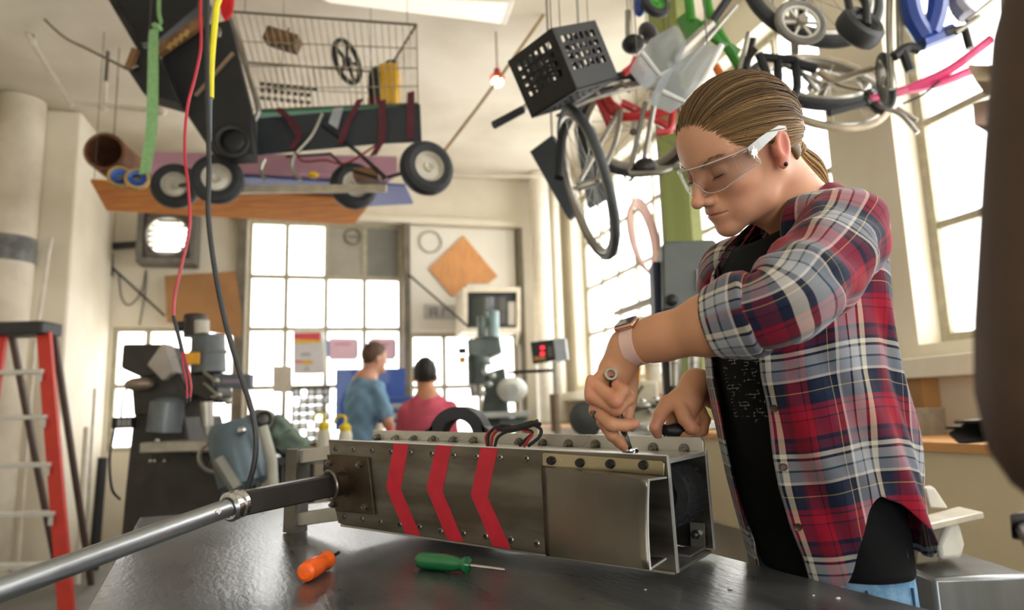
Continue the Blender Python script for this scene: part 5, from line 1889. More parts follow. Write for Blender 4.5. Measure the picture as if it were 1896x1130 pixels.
def tubes(parent, name, m, r, *paths, Y=YK):
    mb = MB()
    for p in paths:
        pts = [at(q[0], q[1], q[2] if len(q) > 2 else Y) for q in p]
        mb.tube(cat_rom(pts, 5) if len(pts) > 2 else pts, r, 8)
    return mb.build(name, m, parent, world=True)


bk = thing('bicycle', 'red framed bicycle hanging under the black milk crate with its big thin wheel down', 'bicycle', at(1085, 480, YK))
axA = V((0.95, 0.06, 0.28)).normalized()
cA = at(1086, 342, YK)
spoke_wheel(bk, cA, axA, 0.325, 0.017, M_gtyre, M_silver, 22)
tubes(bk, 'fork', M_silver, 0.011, ((1108, 338, 2.66), (1140, 260, 2.75), (1150, 205, 2.85)), ((1068, 345, 2.74), (1110, 270, 2.8), (1146, 205, 2.86)))
tubes(bk, 'frame', M_redf, 0.019, ((1148, 205, 2.86), (1095, 165, 2.95)), ((1120, 170, 2.9), (1148, 215, 2.88), (1245, 205, 2.9)), ((1150, 190, 2.9), (1250, 240, 2.95)), ((1105, 175, 2.92), (1130, 232, 2.9)))
tubes(bk, 'crank_guard', M_redf, 0.016, ((1215, 245, 2.8), (1240, 240, 2.8), (1246, 205, 2.8)))
tubes(bk, 'fork_leg', M_silver, 0.012, ((1195, 190, 2.75), (1166, 320, 2.72)), ((1215, 170, 2.75), (1192, 300, 2.72)))
tubes(bk, 'handlebar', M_silver, 0.012, ((1165, 322, 2.7), (1230, 318, 2.65), (1275, 292, 2.65)), ((1180, 300, 2.7), (1220, 312, 2.68), (1262, 308, 2.62)))
spoke_wheel(bk, at(1175, 235, 3.02), V((0.25, 0.55, 0.8)), 0.28, 0.024, M_tyre, M_silver, 18)
tubes(bk, 'mudguard', M_blackp, 0.02, ((1035, 330, 2.62), (1045, 240, 2.68), (1090, 180, 2.78), (1140, 160, 2.9)))
tubes(bk, 'brake_cable', M_black, 0.005, ((1155, 318), (1160, 335), (1175, 326), (1170, 312)))
MB().ell(at(1195, 310, 2.7), (0.05, 0.04, 0.04)).build('hub_motor', M_dark, bk, world=True)
hang(bk, at(1095, 165, 2.95))
hang(bk, at(1240, 200, 2.9))
# dark plates beside the wheel
tag(MB().prism([at(x, y, 3.3) for x, y in ((981, 281), (1022, 250), (1040, 290), (1062, 396), (1052, 406))], (0.02, 0.03, 0)).tube([at(1022, 255, 3.31), V((*at(1022, 255, 3.31).xy, H - 0.002))], 0.005, 6).build('dark_side_plate', M_slate), 'dark plate hanging left of the thin bicycle wheel', 'plate')
tag(MB().prism([at(x, y, 3.42) for x, y in ((1062, 238), (1096, 232), (1134, 360), (1088, 384))], (0.02, 0.03, 0)).tube([at(1080, 240, 3.43), V((*at(1080, 240, 3.43).xy, H - 0.002))], 0.005, 6).build('grey_side_plate', mat('blue_grey_plate', '565d63', 0.6)), 'blue grey plate hanging behind the thin bicycle wheel', 'plate')
# milk crate
P0 = at(1020, 52, 2.15)
B = np.array([npv(at(950, 100, 2.30) - P0), npv(at(1117, 17, 2.30) - P0), npv(at(1062, 164, 2.185) - P0)]).T
lens = np.array([0.30, 0.30, 0.27])
U_, S_, Vt_ = np.linalg.svd(B / np.linalg.norm(B, axis=0))
Rc = U_ @ Vt_
crt = thing('milk_crate', 'black plastic milk crate hanging tilted above the red bicycle', 'crate', P0)
ce_ = [V(Rc[:, i]) for i in range(3)]


def crate_pt(a, b, c):
    return P0 + ce_[0] * a + ce_[1] * b + ce_[2] * c


M_crate = mat('black_crate', '121315', 0.5, var=0.2)


def crate_wall(name, o, u, v, n, lu, lv):
    mb = MB()
    t = 0.008

    def seg(u0, u1, v0, v1):
        q = [o + u * u0 + v * v0, o + u * u1 + v * v0, o + u * u1 + v * v1, o + u * u0 + v * v1]
        mb.prism(q, n * t)
    seg(0, lu, 0, 0.03)
    seg(0, lu, lv - 0.07, lv)
    seg(0, 0.03, 0.03, lv - 0.07)
    seg(lu - 0.03, lu, 0.03, lv - 0.07)
    nu = 6
    for i in range(1, nu):
        x_ = 0.03 + (lu - 0.06) * i / nu
        seg(x_ - 0.006, x_ + 0.006, 0.03, lv - 0.07)
    nv = 4
    for i in range(1, nv):
        y_ = 0.03 + (lv - 0.1) * i / nv
        seg(0.03, lu - 0.03, y_ - 0.006, y_ + 0.006)
    return mb.build(name, M_crate, crt, world=True)


crate_wall('side_wall', crate_pt(0, 0, 0), ce_[0], ce_[2], ce_[1], 0.246, 0.224)
crate_wall('side_wall', crate_pt(0, 0.246, 0), ce_[0], ce_[2], -ce_[1], 0.246, 0.224)
crate_wall('side_wall', crate_pt(0, 0, 0), ce_[1], ce_[2], ce_[0], 0.246, 0.224)
crate_wall('side_wall', crate_pt(0.246, 0, 0), ce_[1], ce_[2], -ce_[0], 0.246, 0.224)
crate_wall('base_grid', crate_pt(0, 0, 0.224), ce_[0], ce_[1], -ce_[2], 0.246, 0.246)
hang(crt, crate_pt(0.02, 0.02, 0.004))
hang(crt, crate_pt(0.18, 0.235, 0.004))
tubes(bk, 'luggage_rack', M_silver, 0.008, ((1000, 208, 2.7), (1080, 170, 2.75), (1200, 140, 2.85)), ((1030, 215, 2.68), (1110, 180, 2.7), (1230, 150, 2.8)), ((1040, 190, 2.7), (1048, 212, 2.7)), ((1100, 160, 2.76), (1112, 182, 2.7)), ((1150, 150, 2.8), (1165, 170, 2.75)))
gp = thing('handlebar_grip', 'black handlebar grip pointing left below the milk crate', 'handlebar', at(950, 215, 2.7))
tubes(gp, 'bar', M_silver, 0.012, ((965, 205, 2.7), (985, 190, 2.72), (1022, 186, 2.78)))
tubes(gp, 'grip', M_blackp, 0.017, ((914, 232, 2.66), (968, 203, 2.7)))
hang(gp, at(1020, 186, 2.78), r=0.003)
# clear bin, silver fork, green scooter, red clamp
M_clearbin = glass_mat('clear_bin', 'd5d8da', 0.12, haze=0.35, rough=0.2)
bn = thing('clear_plastic_bin', 'clear plastic bin hanging right of the milk crate', 'bin', at(1230, 110, 2.40))
MB().prism([at(x, y, 2.40) for x, y in ((1192, 96), (1205, 72), (1250, 46), (1272, 78), (1258, 120), (1224, 138))], (-0.02, 0.2, 0.03)).build('shell', M_clearbin, bn, world=True)
MB().tube([at(x, y, 2.395) for x, y in ((1188, 98), (1222, 140), (1262, 122))], 0.011, 8).build('rim', mat('bin_rim', 'cfd2d0', 0.4), bn, world=True)
hang(bn, at(1240, 60, 2.48), r=0.003)
bn = thing('clear_plastic_bin', 'clear grey plastic bin just above the woman in plaid', 'bin', at(1270, 170, 2.25))
MB().prism([at(x, y, 2.25) for x, y in ((1228, 168), (1252, 118), (1300, 82), (1336, 84), (1300, 150), (1272, 188))], (-0.02, 0.16, 0.03)).build('shell', M_clearbin, bn, world=True)
MB().tube([at(x, y, 2.245) for x, y in ((1336, 84), (1304, 146), (1270, 190), (1226, 170))], 0.011, 8).build('rim', MATS['bin_rim'], bn, world=True)
hang(bn, at(1310, 90, 2.33), r=0.003)
fk = thing('suspension_fork', 'silver and black telescopic fork between the clear bins and the green scooter', 'fork', at(1290, 70, 2.55))
tubes(fk, 'lower_leg', M_silver, 0.024, ((1318, 45, 2.5), (1246, 112, 2.5)))
tubes(fk, 'stanchion', M_blackp, 0.017, ((1352, -8, 2.5), (1312, 50, 2.5)))
tubes(fk, 'side_rod', M_silver, 0.009, ((1364, 10, 2.5), (1290, 98, 2.48), (1256, 140, 2.48)), ((1386, 60, 2.6), (1366, 140, 2.6)))
hang(fk, at(1352, -8, 2.5))
gr = thing('scooter_frame', 'bright green scooter frame hanging above the clear bins', 'scooter', at(1280, 60, 2.85))
tubes(gr, 'frame_tube', M_greenf, 0.022, ((1272, -30, 2.85), (1280, 40, 2.85)), ((1306, -20, 2.85), (1318, 35, 2.85), (1372, 130, 2.85)), ((1300, 42, 2.85), (1322, 70, 2.85), (1368, 100, 2.85)))
MB().prism([at(x, y, 2.84) for x, y in ((1255, 33), (1272, 20), (1300, 40), (1290, 62), (1274, 70))], (0, 0.03, 0)).build('gusset_plate', mat('dark_green_plate', '2b6e1c', 0.4), gr, world=True)
tubes(gr, 'orange_reflector', mat('orange_bar', 'e0762c', 0.4), 0.018, ((1325, 122, 2.7), (1340, 150, 2.7)))
tyre_wheel(gr, at(1214, 8, 2.8), V((0.3, -0.9, 0.2)), 0.068, 0.04, M_greenf, tyre_m=M_tyre)
MB().ell(at(1184, 12, 2.85), (0.03, 0.03, 0.05)).build('blue_cap', M_bluef, gr, world=True)
tubes(gr, 'wheel_arm', M_silver, 0.01, ((1214, 8, 2.82), (1272, -20, 2.85)), ((1184, 12, 2.85), (1214, 8, 2.82)))
hang(gr, at(1306, -20, 2.85))
rc_ = thing('red_clamp', 'small red plastic clamp beside the clear bin', 'clamp', at(1170, 125, 2.7))
tubes(rc_, 'jaw', mat('red_plastic', 'd8323a', 0.4), 0.016, ((1155, 136, 2.7), (1172, 122, 2.7), (1178, 108, 2.7)), ((1172, 122, 2.7), (1192, 132, 2.7)))
tubes(rc_, 'tie', M_chain, 0.003, ((1178, 108, 2.7), (1200, 96, 2.76), (1205, 80, 2.76)))
hang(rc_, at(1180, 106, 2.7), r=0.003)
sd = thing('bicycle_saddle', 'dark grey saddle end beside the milk crate', 'saddle', at(1200, 60, 2.8))
MB().ell(at(1200, 62, 2.8), (0.05, 0.07, 0.03), Matrix.Rotation(0.7, 3, 'Y')).build('seat', mat('dark_vinyl', '4d4a4d', 0.5), sd, world=True)
tubes(sd, 'seat_post', M_silver, 0.012, ((1190, 68, 2.8), (1165, 78, 2.82), (1162, 20, 2.84)))
MB().ell(at(1172, 82, 2.8), (0.05, 0.05, 0.04)).build('bracket', M_blackp, sd, world=True)
hang(sd, at(1162, 20, 2.84))

b2 = thing('bicycle', 'black bicycle with a thick tyre hanging directly above the head of the woman in plaid', 'bicycle', at(1480, 120, 2.55))
spoke_wheel(b2, at(1503, -18, 2.55), V((0.12, -0.95, 0.25)), 0.30, 0.026, M_tyre, M_silver, 20)
tubes(b2, 'frame', M_blackp, 0.018, ((1405, 100, 2.6), (1440, 178, 2.6), (1474, 170, 2.6), (1472, 110, 2.6)), ((1405, 105, 2.6), (1472, 112, 2.6)), ((1440, 108, 2.6), (1442, 176, 2.6)))
tubes(b2, 'fork_leg', M_silver, 0.016, ((1466, -30, 2.5), (1472, 98, 2.5)))
tubes(b2, 'seat_stay', M_dark, 0.014, ((1400, 90, 2.62), (1350, 150, 2.7)), ((1395, 70, 2.62), (1375, 160, 2.7)))
tubes(b2, 'handlebar', M_tan, 0.014, ((1515, 132, 2.6), (1545, 148, 2.6), (1590, 135, 2.6), (1645, 118, 2.6)))
tubes(b2, 'grip_end', M_blackp, 0.02, ((1476, 118, 2.6), (1510, 128, 2.6)))
tubes(b2, 'brake_cable', M_black, 0.004, ((1515, 140), (1560, 160), (1618, 172)))
tubes(b2, 'stay', M_silver, 0.01, ((1450, 118), (1520, 155)), ((1475, 125), (1515, 168)))
hang(b2, at(1440, 105, 2.6))
hang(b2, at(1468, -30, 2.5))
sw_ = thing('wheelchair_wheel', 'small grey wheel with white plastic spokes above the woman in plaid', 'wheel', at(1482, 42, 2.42))
cW, aW = at(1482, 42, 2.42), V((0.1, -0.98, 0.15)).normalized()
MB().torus(cW, aW, 0.088, 0.015, 36, 8).build('tyre', mat('mid_grey_tyre', '77746e', 0.6), sw_, world=True)
MB().torus(cW, aW, 0.072, 0.008, 36, 6).build('rim', mat('white_plastic', 'd9d6cc', 0.4), sw_, world=True)
xx, yy, _ = frame_of(aW)
for i in range(6):
    e = xx * math.cos(i * 1.047) + yy * math.sin(i * 1.047)
    MB().bar(cW, cW + e * 0.07, 0.012, 0.008).build('spoke', MATS['white_plastic'], sw_, world=True)
MB().cyl(cW - aW * 0.02, cW + aW * 0.025, 0.02, 0.02, 16).build('hub', M_silver, sw_, world=True)
tubes(sw_, 'caster_stem', M_dark, 0.012, ((1482, 42, 2.44), (1490, -20, 2.46), (1490, -60, 2.46)))
hang(sw_, at(1490, -60, 2.46), r=0.008)
cs = thing('caster_wheel', 'fat black caster wheel hanging beside the blue bicycle frame', 'wheel', at(1592, 60, 2.3))
tyre_wheel(cs, at(1592, 52, 2.3), V((0.35, -0.85, 0.4)), 0.087, 0.078, mat('dark_hub', '34383a', 0.4), tyre_m=mat('worn_black_tyre', '26282a', 0.55), rimw=0.6)
tubes(cs, 'yoke', M_blackp, 0.014, ((1580, 50, 2.25), (1570, 0, 2.29), (1560, -40, 2.3)), ((1605, 48, 2.25), (1600, 0, 2.3), (1560, -40, 2.3)))
hang(cs, at(1560, -40, 2.3), r=0.008)
b3 = thing('bicycle', 'pink framed bicycle hanging on its side behind the ponytail of the woman in plaid', 'bicycle', at(1620, 220, 2.88))
spoke_wheel(b3, at(1525, 168, 2.96), V((0.05, -0.86, 0.5)), 0.30, 0.015, M_tan, M_silver, 18)
spoke_wheel(b3, at(1505, 150, 3.06), V((0.02, -0.75, 0.66)), 0.305, 0.028, M_tyre, M_silver, 16)
tubes(b3, 'frame', M_pinkf, 0.020, ((1608, 186, 2.78), (1680, 166, 2.73)), ((1680, 166, 2.73), (1760, 128, 2.68), (1835, 72, 2.63)), ((1680, 167, 2.73), (1745, 152, 2.70), (1800, 130, 2.68)))
tubes(b3, 'grip', M_blackp, 0.017, ((1534, 209, 2.78), (1610, 187, 2.78)))
tubes(b3, 'clamp', M_dark, 0.022, ((1602, 190, 2.78), (1612, 186, 2.78)), ((1608, 170, 2.80), (1618, 195, 2.78), (1636, 205, 2.78)))
tubes(b3, 'fork', M_silver, 0.011, ((1636, 200, 2.78), (1668, 212, 2.76), (1699, 246, 2.74)), ((1660, 200, 2.78), (1698, 224, 2.76)))
tubes(b3, 'brake_cable', M_black, 0.005, ((1672, 192, 2.73), (1710, 175, 2.70), (1740, 150, 2.68)))
tubes(b3, 'stay', mat('white_tube', 'dcdad4', 0.4), 0.012, ((1590, 135, 2.90), (1655, 175, 2.83)))
hang(b3, at(1680, 164, 2.73))
hang(b3, at(1800, 98, 2.66))
b4 = thing('bicycle', 'blue framed bicycle hanging at the top right', 'bicycle', at(1710, 80, 2.36))
tubes(b4, 'frame', M_bluef, 0.036, ((1678, -40, 2.36), (1690, 30, 2.36), (1712, 72, 2.36)), ((1738, -40, 2.36), (1735, 20, 2.36), (1722, 66, 2.36)))
tubes(b4, 'bottom_bracket', M_bluef, 0.03, ((1705, 80, 2.36), (1762, 58, 2.36)))
tubes(b4, 'crank_arm', M_dark, 0.014, ((1750, 60, 2.34), (1786, 52, 2.32)), ((1786, 52, 2.32), (1796, 90, 2.32)))
tubes(b4, 'fork', M_silver, 0.012, ((1648, -40, 2.38), (1646, 60, 2.38), (1652, 165, 2.38)), ((1664, -30, 2.40), (1666, 90, 2.40)))
tubes(b4, 'brake_lever', M_blackp, 0.018, ((1655, 105, 2.36), (1680, 88, 2.36), (1702, 92, 2.36)), ((1672, 95, 2.36), (1686, 132, 2.36)))
tubes(b4, 'saddle', mat('grey_saddle', '8a8894', 0.5), 0.03, ((1770, -30, 2.36), (1775, 10, 2.36), (1790, 30, 2.34)))
tubes(b4, 'chain_stay', M_silver, 0.01, ((1790, 40, 2.32), (1850, -10, 2.30)), ((1770, 62, 2.32), (1815, 30, 2.30)))
tyre_wheel(b4, at(1640, 150, 2.52), V((0.9, -0.3, 0.1)), 0.11, 0.03, M_silver, rimw=0.8)
tubes(b4, 'wheel_stay', M_silver, 0.008, ((1640, 150, 2.50), (1652, 110, 2.40)))
hang(b4, at(1680, -40, 2.36))
hang(b4, at(1738, -40, 2.36))

# ---- brown post close to the lens at the right edge
M_post = mat('brown_painted_casting', '4b3628', 0.65, var=0.2, scale=10)
YP = 0.36
bp_ = thing('brown_machine_post', 'out-of-focus brown machine post at the right edge close to the camera', 'machine', at(1870, 900, YP))
YP = 0.42
pc, pr_ = [], []
for y, e_, r_ in ((-60, 1878, 0.05), (60, 1856, 0.052), (300, 1844, 0.053), (600, 1834, 0.055), (740, 1838, 0.054), (850, 1862, 0.046), (925, 1900, 0.034), (965, 1950, 0.012)):
    pc.append(at(e_ + r_ * F / YP, y, YP))
    pr_.append(r_)
pc.insert(0, V((pc[0].x, pc[0].y, H - 0.003)))
pr_.insert(0, 0.05)
MB().tube(pc, pr_, 28).build('post_body', M_post, bp_, world=True)
MB().prism([at(x, y, 0.62) for x, y in ((1790, 120), (1880, 120), (1880, 150), (1805, 150))], (0.03, 0.03, 0)).build('beige_board', mat('beige_board', 'c7b393', 0.6), bp_, world=True)
MB().prism([at(x, y, 0.6) for x, y in ((1800, 190), (1880, 170), (1880, 230), (1803, 232))], (0.04, 0.03, 0)).build('bracket_box', mat('pinkish_box', 'a98b7a', 0.6), bp_, world=True)
for q in (((1752, 803), (1790, 780), (1870, 782), (1870, 815), (1775, 824)), ((1798, 792), (1835, 770), (1880, 772), (1880, 800)), ((1815, 822), (1880, 822), (1880, 860), (1860, 862), (1856, 830)), ((1868, 952), (1910, 948), (1910, 1004), (1872, 1000))):
    MB().prism([at(x, y, 0.72) for x, y in q], (0.06, 0.035, 0)).build('clamp_plate', M_dark, bp_, world=True, bevel=0.002)
for q in (((1768, 792), (1800, 781), (1868, 782), (1850, 794)), ((1752, 803), (1772, 797), (1800, 799), (1785, 808))):
    MB().prism([V((*at(x, y, 0.715).xy, at(q[0][0], q[0][1], 0.715).z + 0.004)) + V((0, -0.0, 0)) + (V((0.02, 0.03, 0)) if k_ in (1, 2) else V((0, 0, 0))) for k_, (x, y) in enumerate(q)], (0, 0, 0.003)).build('clamp_face', M_chrome, bp_, world=True)
MB().tube([at(1862, 800, 0.74), pc[5] + V((0.0, 0.02, 0))], 0.016, 10).build('clamp_arm', M_dark, bp_, world=True)

for (x, y, d_) in ((1850, 135, 0.63), (1850, 205, 0.62), (1895, 975, 0.735), (1870, 845, 0.735)):
    q = at(x, y, d_)
    e = min(pc[1:], key=lambda c: abs(c.z - q.z))
    MB().tube([q, V((e.x, e.y, q.z if abs(q.z - e.z) < 0.06 else e.z))], 0.009, 8).build('side_arm', M_dark, bp_, world=True)
# ================================================================== BACK OF THE WORKSHOP
def wp(px, py, dep=D - 0.02):                               # pixel on the back wall plane, world axes
    return ROOM @ bw(px, py, dep)


wx = (ROOM.to_3x3() @ V((1, 0, 0)))
wy = (ROOM.to_3x3() @ V((0, 1, 0)))
UPZ = V((0, 0, 1))
RM3 = ROOM.to_3x3()


def wprism(poly, name, m, parent=None, t=0.01, dep=D - 0.02, **k):
    return MB().prism([wp(x, y, dep) for x, y in poly], wy * -t).build(name, m, parent, world=parent is not None, **k)


# round column with taped band, left
cb = at(42, 156, 5.43)
cc_ = V((cb.x, cb.y, 0))
clm = thing('pipe_column', 'thick round cream column by the red stepladder', 'column', cc_)
clm['kind'] = 'structure'
MB().lathe([(0, 0), (0.185, 0), (0.185, H - 0.005), (0, H - 0.005)], cc_, UPZ, 36).build('shaft', M_wallL, clm, world=True)
MB().lathe([(0.187, 0), (0.188, 0), (0.188, 0.21), (0.187, 0.21)], V((cc_.x, cc_.y, at(42, 480, 5.3).z)), UPZ, 36).build('grey_tape_band', mat('tape_band', '7c7d7c', 0.5, var=0.5, scale=9, bump=0.2), clm, world=True)
tag(MB().tube([at(186 / 2.0 + 2, 440, 5.2), at(64, 640, 5.2), V((*at(62, 660, 5.2).xy, 0.0))], 0.014, 8).build('drain_pipe', M_pipe), 'thin pale drain pipe running down beside the round column', 'pipe')

# stepladder
YL = 4.55
ld = thing('stepladder', 'red fibreglass stepladder with white steps at the left edge', 'ladder', V((*atz(60, 1100, 0).xy, 0)))
M_lred = mat('red_fibreglass', 'd13b30', 0.5, var=0.12)
M_step = mat('white_aluminium_step', 'dcdcd6', 0.4, 0.3, var=0.1)
rt_, rb_2 = at(82, 618, YL), at(131, 1092, YL - 0.35)
rb_2 = V((rb_2.x, rb_2.y, 0.0))
lt_, lb_ = at(2, 618, YL), at(-70, 1092, YL - 0.35)
lb_ = V((lb_.x, lb_.y, 0.0))
lsl = (rb_2 - rt_)
MB().bar(rt_, rb_2, 0.03, 0.085, hint=V((1, 0, 0))).build('side_rail', M_lred, ld, world=True)
MB().bar(lt_, lb_, 0.03, 0.085, hint=V((1, 0, 0))).build('side_rail', M_lred, ld, world=True)
for s_, t_ in ((1, rt_), (-1, lt_)):
    MB().bar(t_ + V((0, 0.1, 0)), V((t_.x - 0.03 * s_, t_.y + 0.75, 0)), 0.025, 0.04, hint=V((1, 0, 0))).build('rear_leg', mat('grey_rear_leg', '5a4a44', 0.5), ld, world=True)
MB().box((rt_ + lt_) / 2 + V((0, 0.03, 0.03)), ((rt_ - lt_).length + 0.07, 0.22, 0.09)).build('top_cap', mat('black_cap', '2b2d30', 0.5), ld, world=True, bevel=0.015)
for y in (690, 773, 858, 943, 1030):
    f_ = (at(100, y, YL).z - rt_.z) / (0 - rt_.z)
    a, b = rt_.lerp(rb_2, f_), lt_.lerp(lb_, f_)
    st = MB().box((a + b) / 2, ((a - b).length - 0.02, 0.09, 0.028)).build('step', M_step, ld, world=True, bevel=0.003)
    for q, s_ in ((a, -1), (b, 1)):
        MB().bar(q + V((0.02 * s_, -0.04, -0.015)), q + V((0.075 * s_, -0.04, -0.015)) + V((-0.055 * s_, 0, -0.05)), 0.004, 0.03).build('step_brace', M_step, st, world=True)

# leaning stock by the left wall
for k, (a, b, r, m, lb2) in enumerate((((160, 792, 5.6), (148, 1010, 5.3), 0.02, M_pipe, 'pale metal tube leaning on the pilaster'), ((190, 848, 5.9), (176, 1000, 5.8), 0.038, M_blackp, 'short thick black bar leaning by the window'), ((176, 720, 5.9), (160, 1000, 5.6), 0.012, M_silver, 'thin silver rod leaning on the pilaster'))):
    p, q = at(*a), at(*b)
    q = V((q.x, q.y, 0.0)) if q.z < 0.5 else q
    d_ = (p - q)
    q = p - d_ * (p.z / max(d_.z, 1e-3))
    tag(MB().cyl(V((q.x, q.y, 0.0)), p, r, r, 12).build('stock_bar', m), lb2, 'bar', 'stock leaning by the left wall')

# wall fan
fan = thing('exhaust_fan', 'grey box exhaust fan with round louvred opening on the back wall', 'fan', wp(315, 445))
fc = wp(314, 441, D - 0.16)
fr_ = MB()
hwf, hhf = 0.27, 0.285
for (x0, x1, z0, z1) in ((-hwf, hwf, hhf - 0.05, hhf), (-hwf, hwf, -hhf, -hhf + 0.05), (-hwf, -hwf + 0.05, -hhf + 0.05, hhf - 0.05), (hwf - 0.05, hwf, -hhf + 0.05, hhf - 0.05)):
    fr_.box(fc + wx * ((x0 + x1) / 2) + UPZ * ((z0 + z1) / 2), (x1 - x0, 0.28, z1 - z0), RM3)
fr_.build('housing', mat('fan_grey', '77736b', 0.6, var=0.25), fan, world=True)
mb = MB()
n = 32
vs = []
for i in range(n):
    t = 2 * math.pi * i / n
    sqx = max(-1, min(1, 1.5 * math.cos(t))) * (hwf - 0.05)
    sqz = max(-1, min(1, 1.5 * math.sin(t))) * (hhf - 0.05)
    vs += [fc + wx * (0.2 * math.cos(t)) + UPZ * (0.2 * math.sin(t)) - wy * 0.1, fc + wx * sqx + UPZ * sqz - wy * 0.1]
mb.add(vs, [(2 * i, 2 * i + 1, (2 * i + 3) % (2 * n), (2 * i + 2) % (2 * n)) for i in range(n)])
mb.build('shroud_plate', mat('fan_dark', '6a635c', 0.6, var=0.25), fan, world=True, solid=0.006)
MB().torus(fc - wy * 0.1, wy, 0.2, 0.012, 36, 8).build('opening_ring', M_silver, fan, world=True)
for i in range(7):
    z_ = -0.165 + i * 0.055
    w_ = math.sqrt(max(0.0, 0.195 ** 2 - z_ ** 2))
    MB().box(fc + UPZ * z_ - wy * 0.05, (2 * w_, 0.05, 0.006), RM3 @ Matrix.Rotation(0.75, 3, 'X')).build('louvre', mat('louvre_grey', 'd6d4cc', 0.5), fan, world=True)
# bracket rail left of the fan
br_ = thing('wall_bracket', 'dark steel bracket with a diagonal stay left of the fan', 'bracket', wp(210, 470))
wprism(((198, 452), (272, 448), (272, 458), (198, 464)), 'arm', M_dark, br_, 0.05)
wprism(((200, 470), (210, 470), (210, 512), (200, 512)), 'base_plate', M_dark, br_, 0.03)
MB().tube([wp(208, 496, D - 0.06), wp(305, 585, D - 0.06)], 0.011, 8).build('stay_rod', M_dark, br_, world=True)
wc_ = thing('wall_cable', 'thin grey cable looping on the back wall below the fan', 'cable', wp(240, 500))
MB().tube(cat_rom([wp(220, 505), wp(225, 550), wp(240, 565), wp(262, 540), wp(270, 500), wp(268, 545), wp(258, 602)], 6), 0.006, 6).build('loop', M_dark, wc_, world=True)
# cardboard and boards on the wall
tag(wprism(((305, 511), (436, 503), (448, 590), (445, 625), (400, 618), (310, 596)), 'cardboard_sheet', mat('cardboard', 'a97c4f', 0.8, var=0.15, scale=4), None, 0.012, D - 0.12), 'large brown cardboard sheet on the back wall behind the milling machine', 'cardboard')
tag(wprism(((794, 498), (858, 437), (921, 512), (905, 525), (864, 525), (864, 548), (836, 548)), 'orange_board', mat('orange_plywood', 'd99a5f', 0.6, var=0.15, scale=5, stretch=(3, 1, 1)), None, 0.015, D - 0.04), 'orange plywood board hung like a diamond on the back wall', 'board')
tag(MB().torus(wp(797, 448, D - 0.045), wy, 0.125, 0.007, 30, 6).build('wire_ring', M_silver), 'thin wire ring hung on the white wall board', 'ring')
sg = thing('wall_sign', 'small pale grey sign with faint lettering low on the white wall board', 'sign', wp(815, 577))
wprism(((785, 563), (843, 566), (843, 592), (785, 590)), 'sign_plate', mat('sign_grey', 'bdbcb6', 0.6, var=0.05), sg, 0.008, D - 0.035)
M_ink = mat('sign_ink', '8b8790', 0.7, var=0.05)
for x in (795, 806, 818):                                     # the strokes of the two blurred letters
    wprism(((x, 570), (x + 4, 570), (x + 4, 587), (x, 587)), 'letter_stroke', M_ink, sg, 0.002, D - 0.044)
wprism(((799, 570), (808, 570), (808, 574), (799, 574)), 'letter_stroke', M_ink, sg, 0.002, D - 0.0441)
wprism(((799, 578), (806, 578), (806, 582), (799, 582)), 'letter_stroke', M_ink, sg, 0.002, D - 0.0441)
wprism(((822, 572), (830, 572), (830, 576), (822, 576)), 'letter_stroke', M_ink, sg, 0.002, D - 0.0441)
tag(MB().tube([wp(758, 510, D - 0.12), wp(868, 606, 6.6)], 0.013, 8).build('stay_rod', M_dark), 'diagonal dark stay rod in front of the white wall board', 'rod')
# posters on the tall window
ps = thing('poster', 'tall grey safety poster with red and yellow header on the window', 'poster', wp(570, 690))
M_pap = mat('poster_grey', 'd5d3d2', 0.8, var=0.05)
dp = D - 0.01
wprism(((543, 612), (598, 614), (599, 692), (543, 692)), 'sheet', M_pap, ps, 0.004, dp)
wprism(((544, 618), (593, 616), (593, 630), (544, 628)), 'red_header', mat('poster_red', 'e0565a', 0.8, var=0.08), ps, 0.002, dp - 0.005)
wprism(((544, 629), (593, 629), (593, 635), (544, 637)), 'yellow_band', mat('poster_yellow', 'e3bb4a', 0.8, var=0.08), ps, 0.002, dp - 0.005)
wprism(((545, 668), (560, 668), (560, 672), (545, 672)), 'red_band', MATS['poster_red'], ps, 0.002, dp - 0.005)
wprism(((560, 667), (579, 667), (579, 675), (560, 675)), 'yellow_block', MATS['poster_yellow'], ps, 0.002, dp - 0.005)
wprism(((544, 690), (592, 690), (592, 693), (544, 693)), 'yellow_edge', MATS['poster_yellow'], ps, 0.002, dp - 0.005)
for y, x0, x1 in ((654, 558, 574), (657, 556, 576), (680, 564, 572), (684, 563, 573)):
    wprism(((x0, y), (x1, y), (x1, y + 2), (x0, y + 2)), 'print_line', mat('poster_ink', '9b9ba0', 0.8), ps, 0.002, dp - 0.005)
for x0, x1, lb2 in ((605, 664, 'pink notice with blue edges taped to the window left of the man in blue'), (681, 734, 'pink notice with blue edges behind the head of the man in blue')):
    ps = thing('notice', lb2, 'notice', wp(x0 + 30, 645), group='pink notices on the tall window')
    wprism(((x0, 630), (x1, 630), (x1, 662), (x0, 662)), 'backing', mat('blue_backing', '8fa9d8', 0.8), ps, 0.004, dp)
    wprism(((x0 + 5, 626), (x1 - 3, 627), (x1 - 3, 667), (x0 + 5, 667)), 'pink_sheet', mat('pink_paper', 'eec9d0', 0.8, var=0.04), ps, 0.003, dp - 0.005)
    wprism(((x0 + 14, 636), (x1 - 14, 636), (x1 - 14, 639), (x0 + 14, 639)), 'print_line', mat('pink_ink', 'd98fa0', 0.8), ps, 0.002, dp - 0.009)
tag(wprism(((505, 678), (541, 678), (541, 727), (505, 727)), 'paper_sheet', mat('old_paper', 'cfc8b8', 0.8, var=0.1), None, 0.004, dp), 'small beige paper taped low on the tall window', 'paper')
# microwave in a shelf frame
mw = thing('microwave_oven', 'dark fronted oven in a pale frame on the back wall above the right mill', 'oven', wp(912, 612, 6.9))


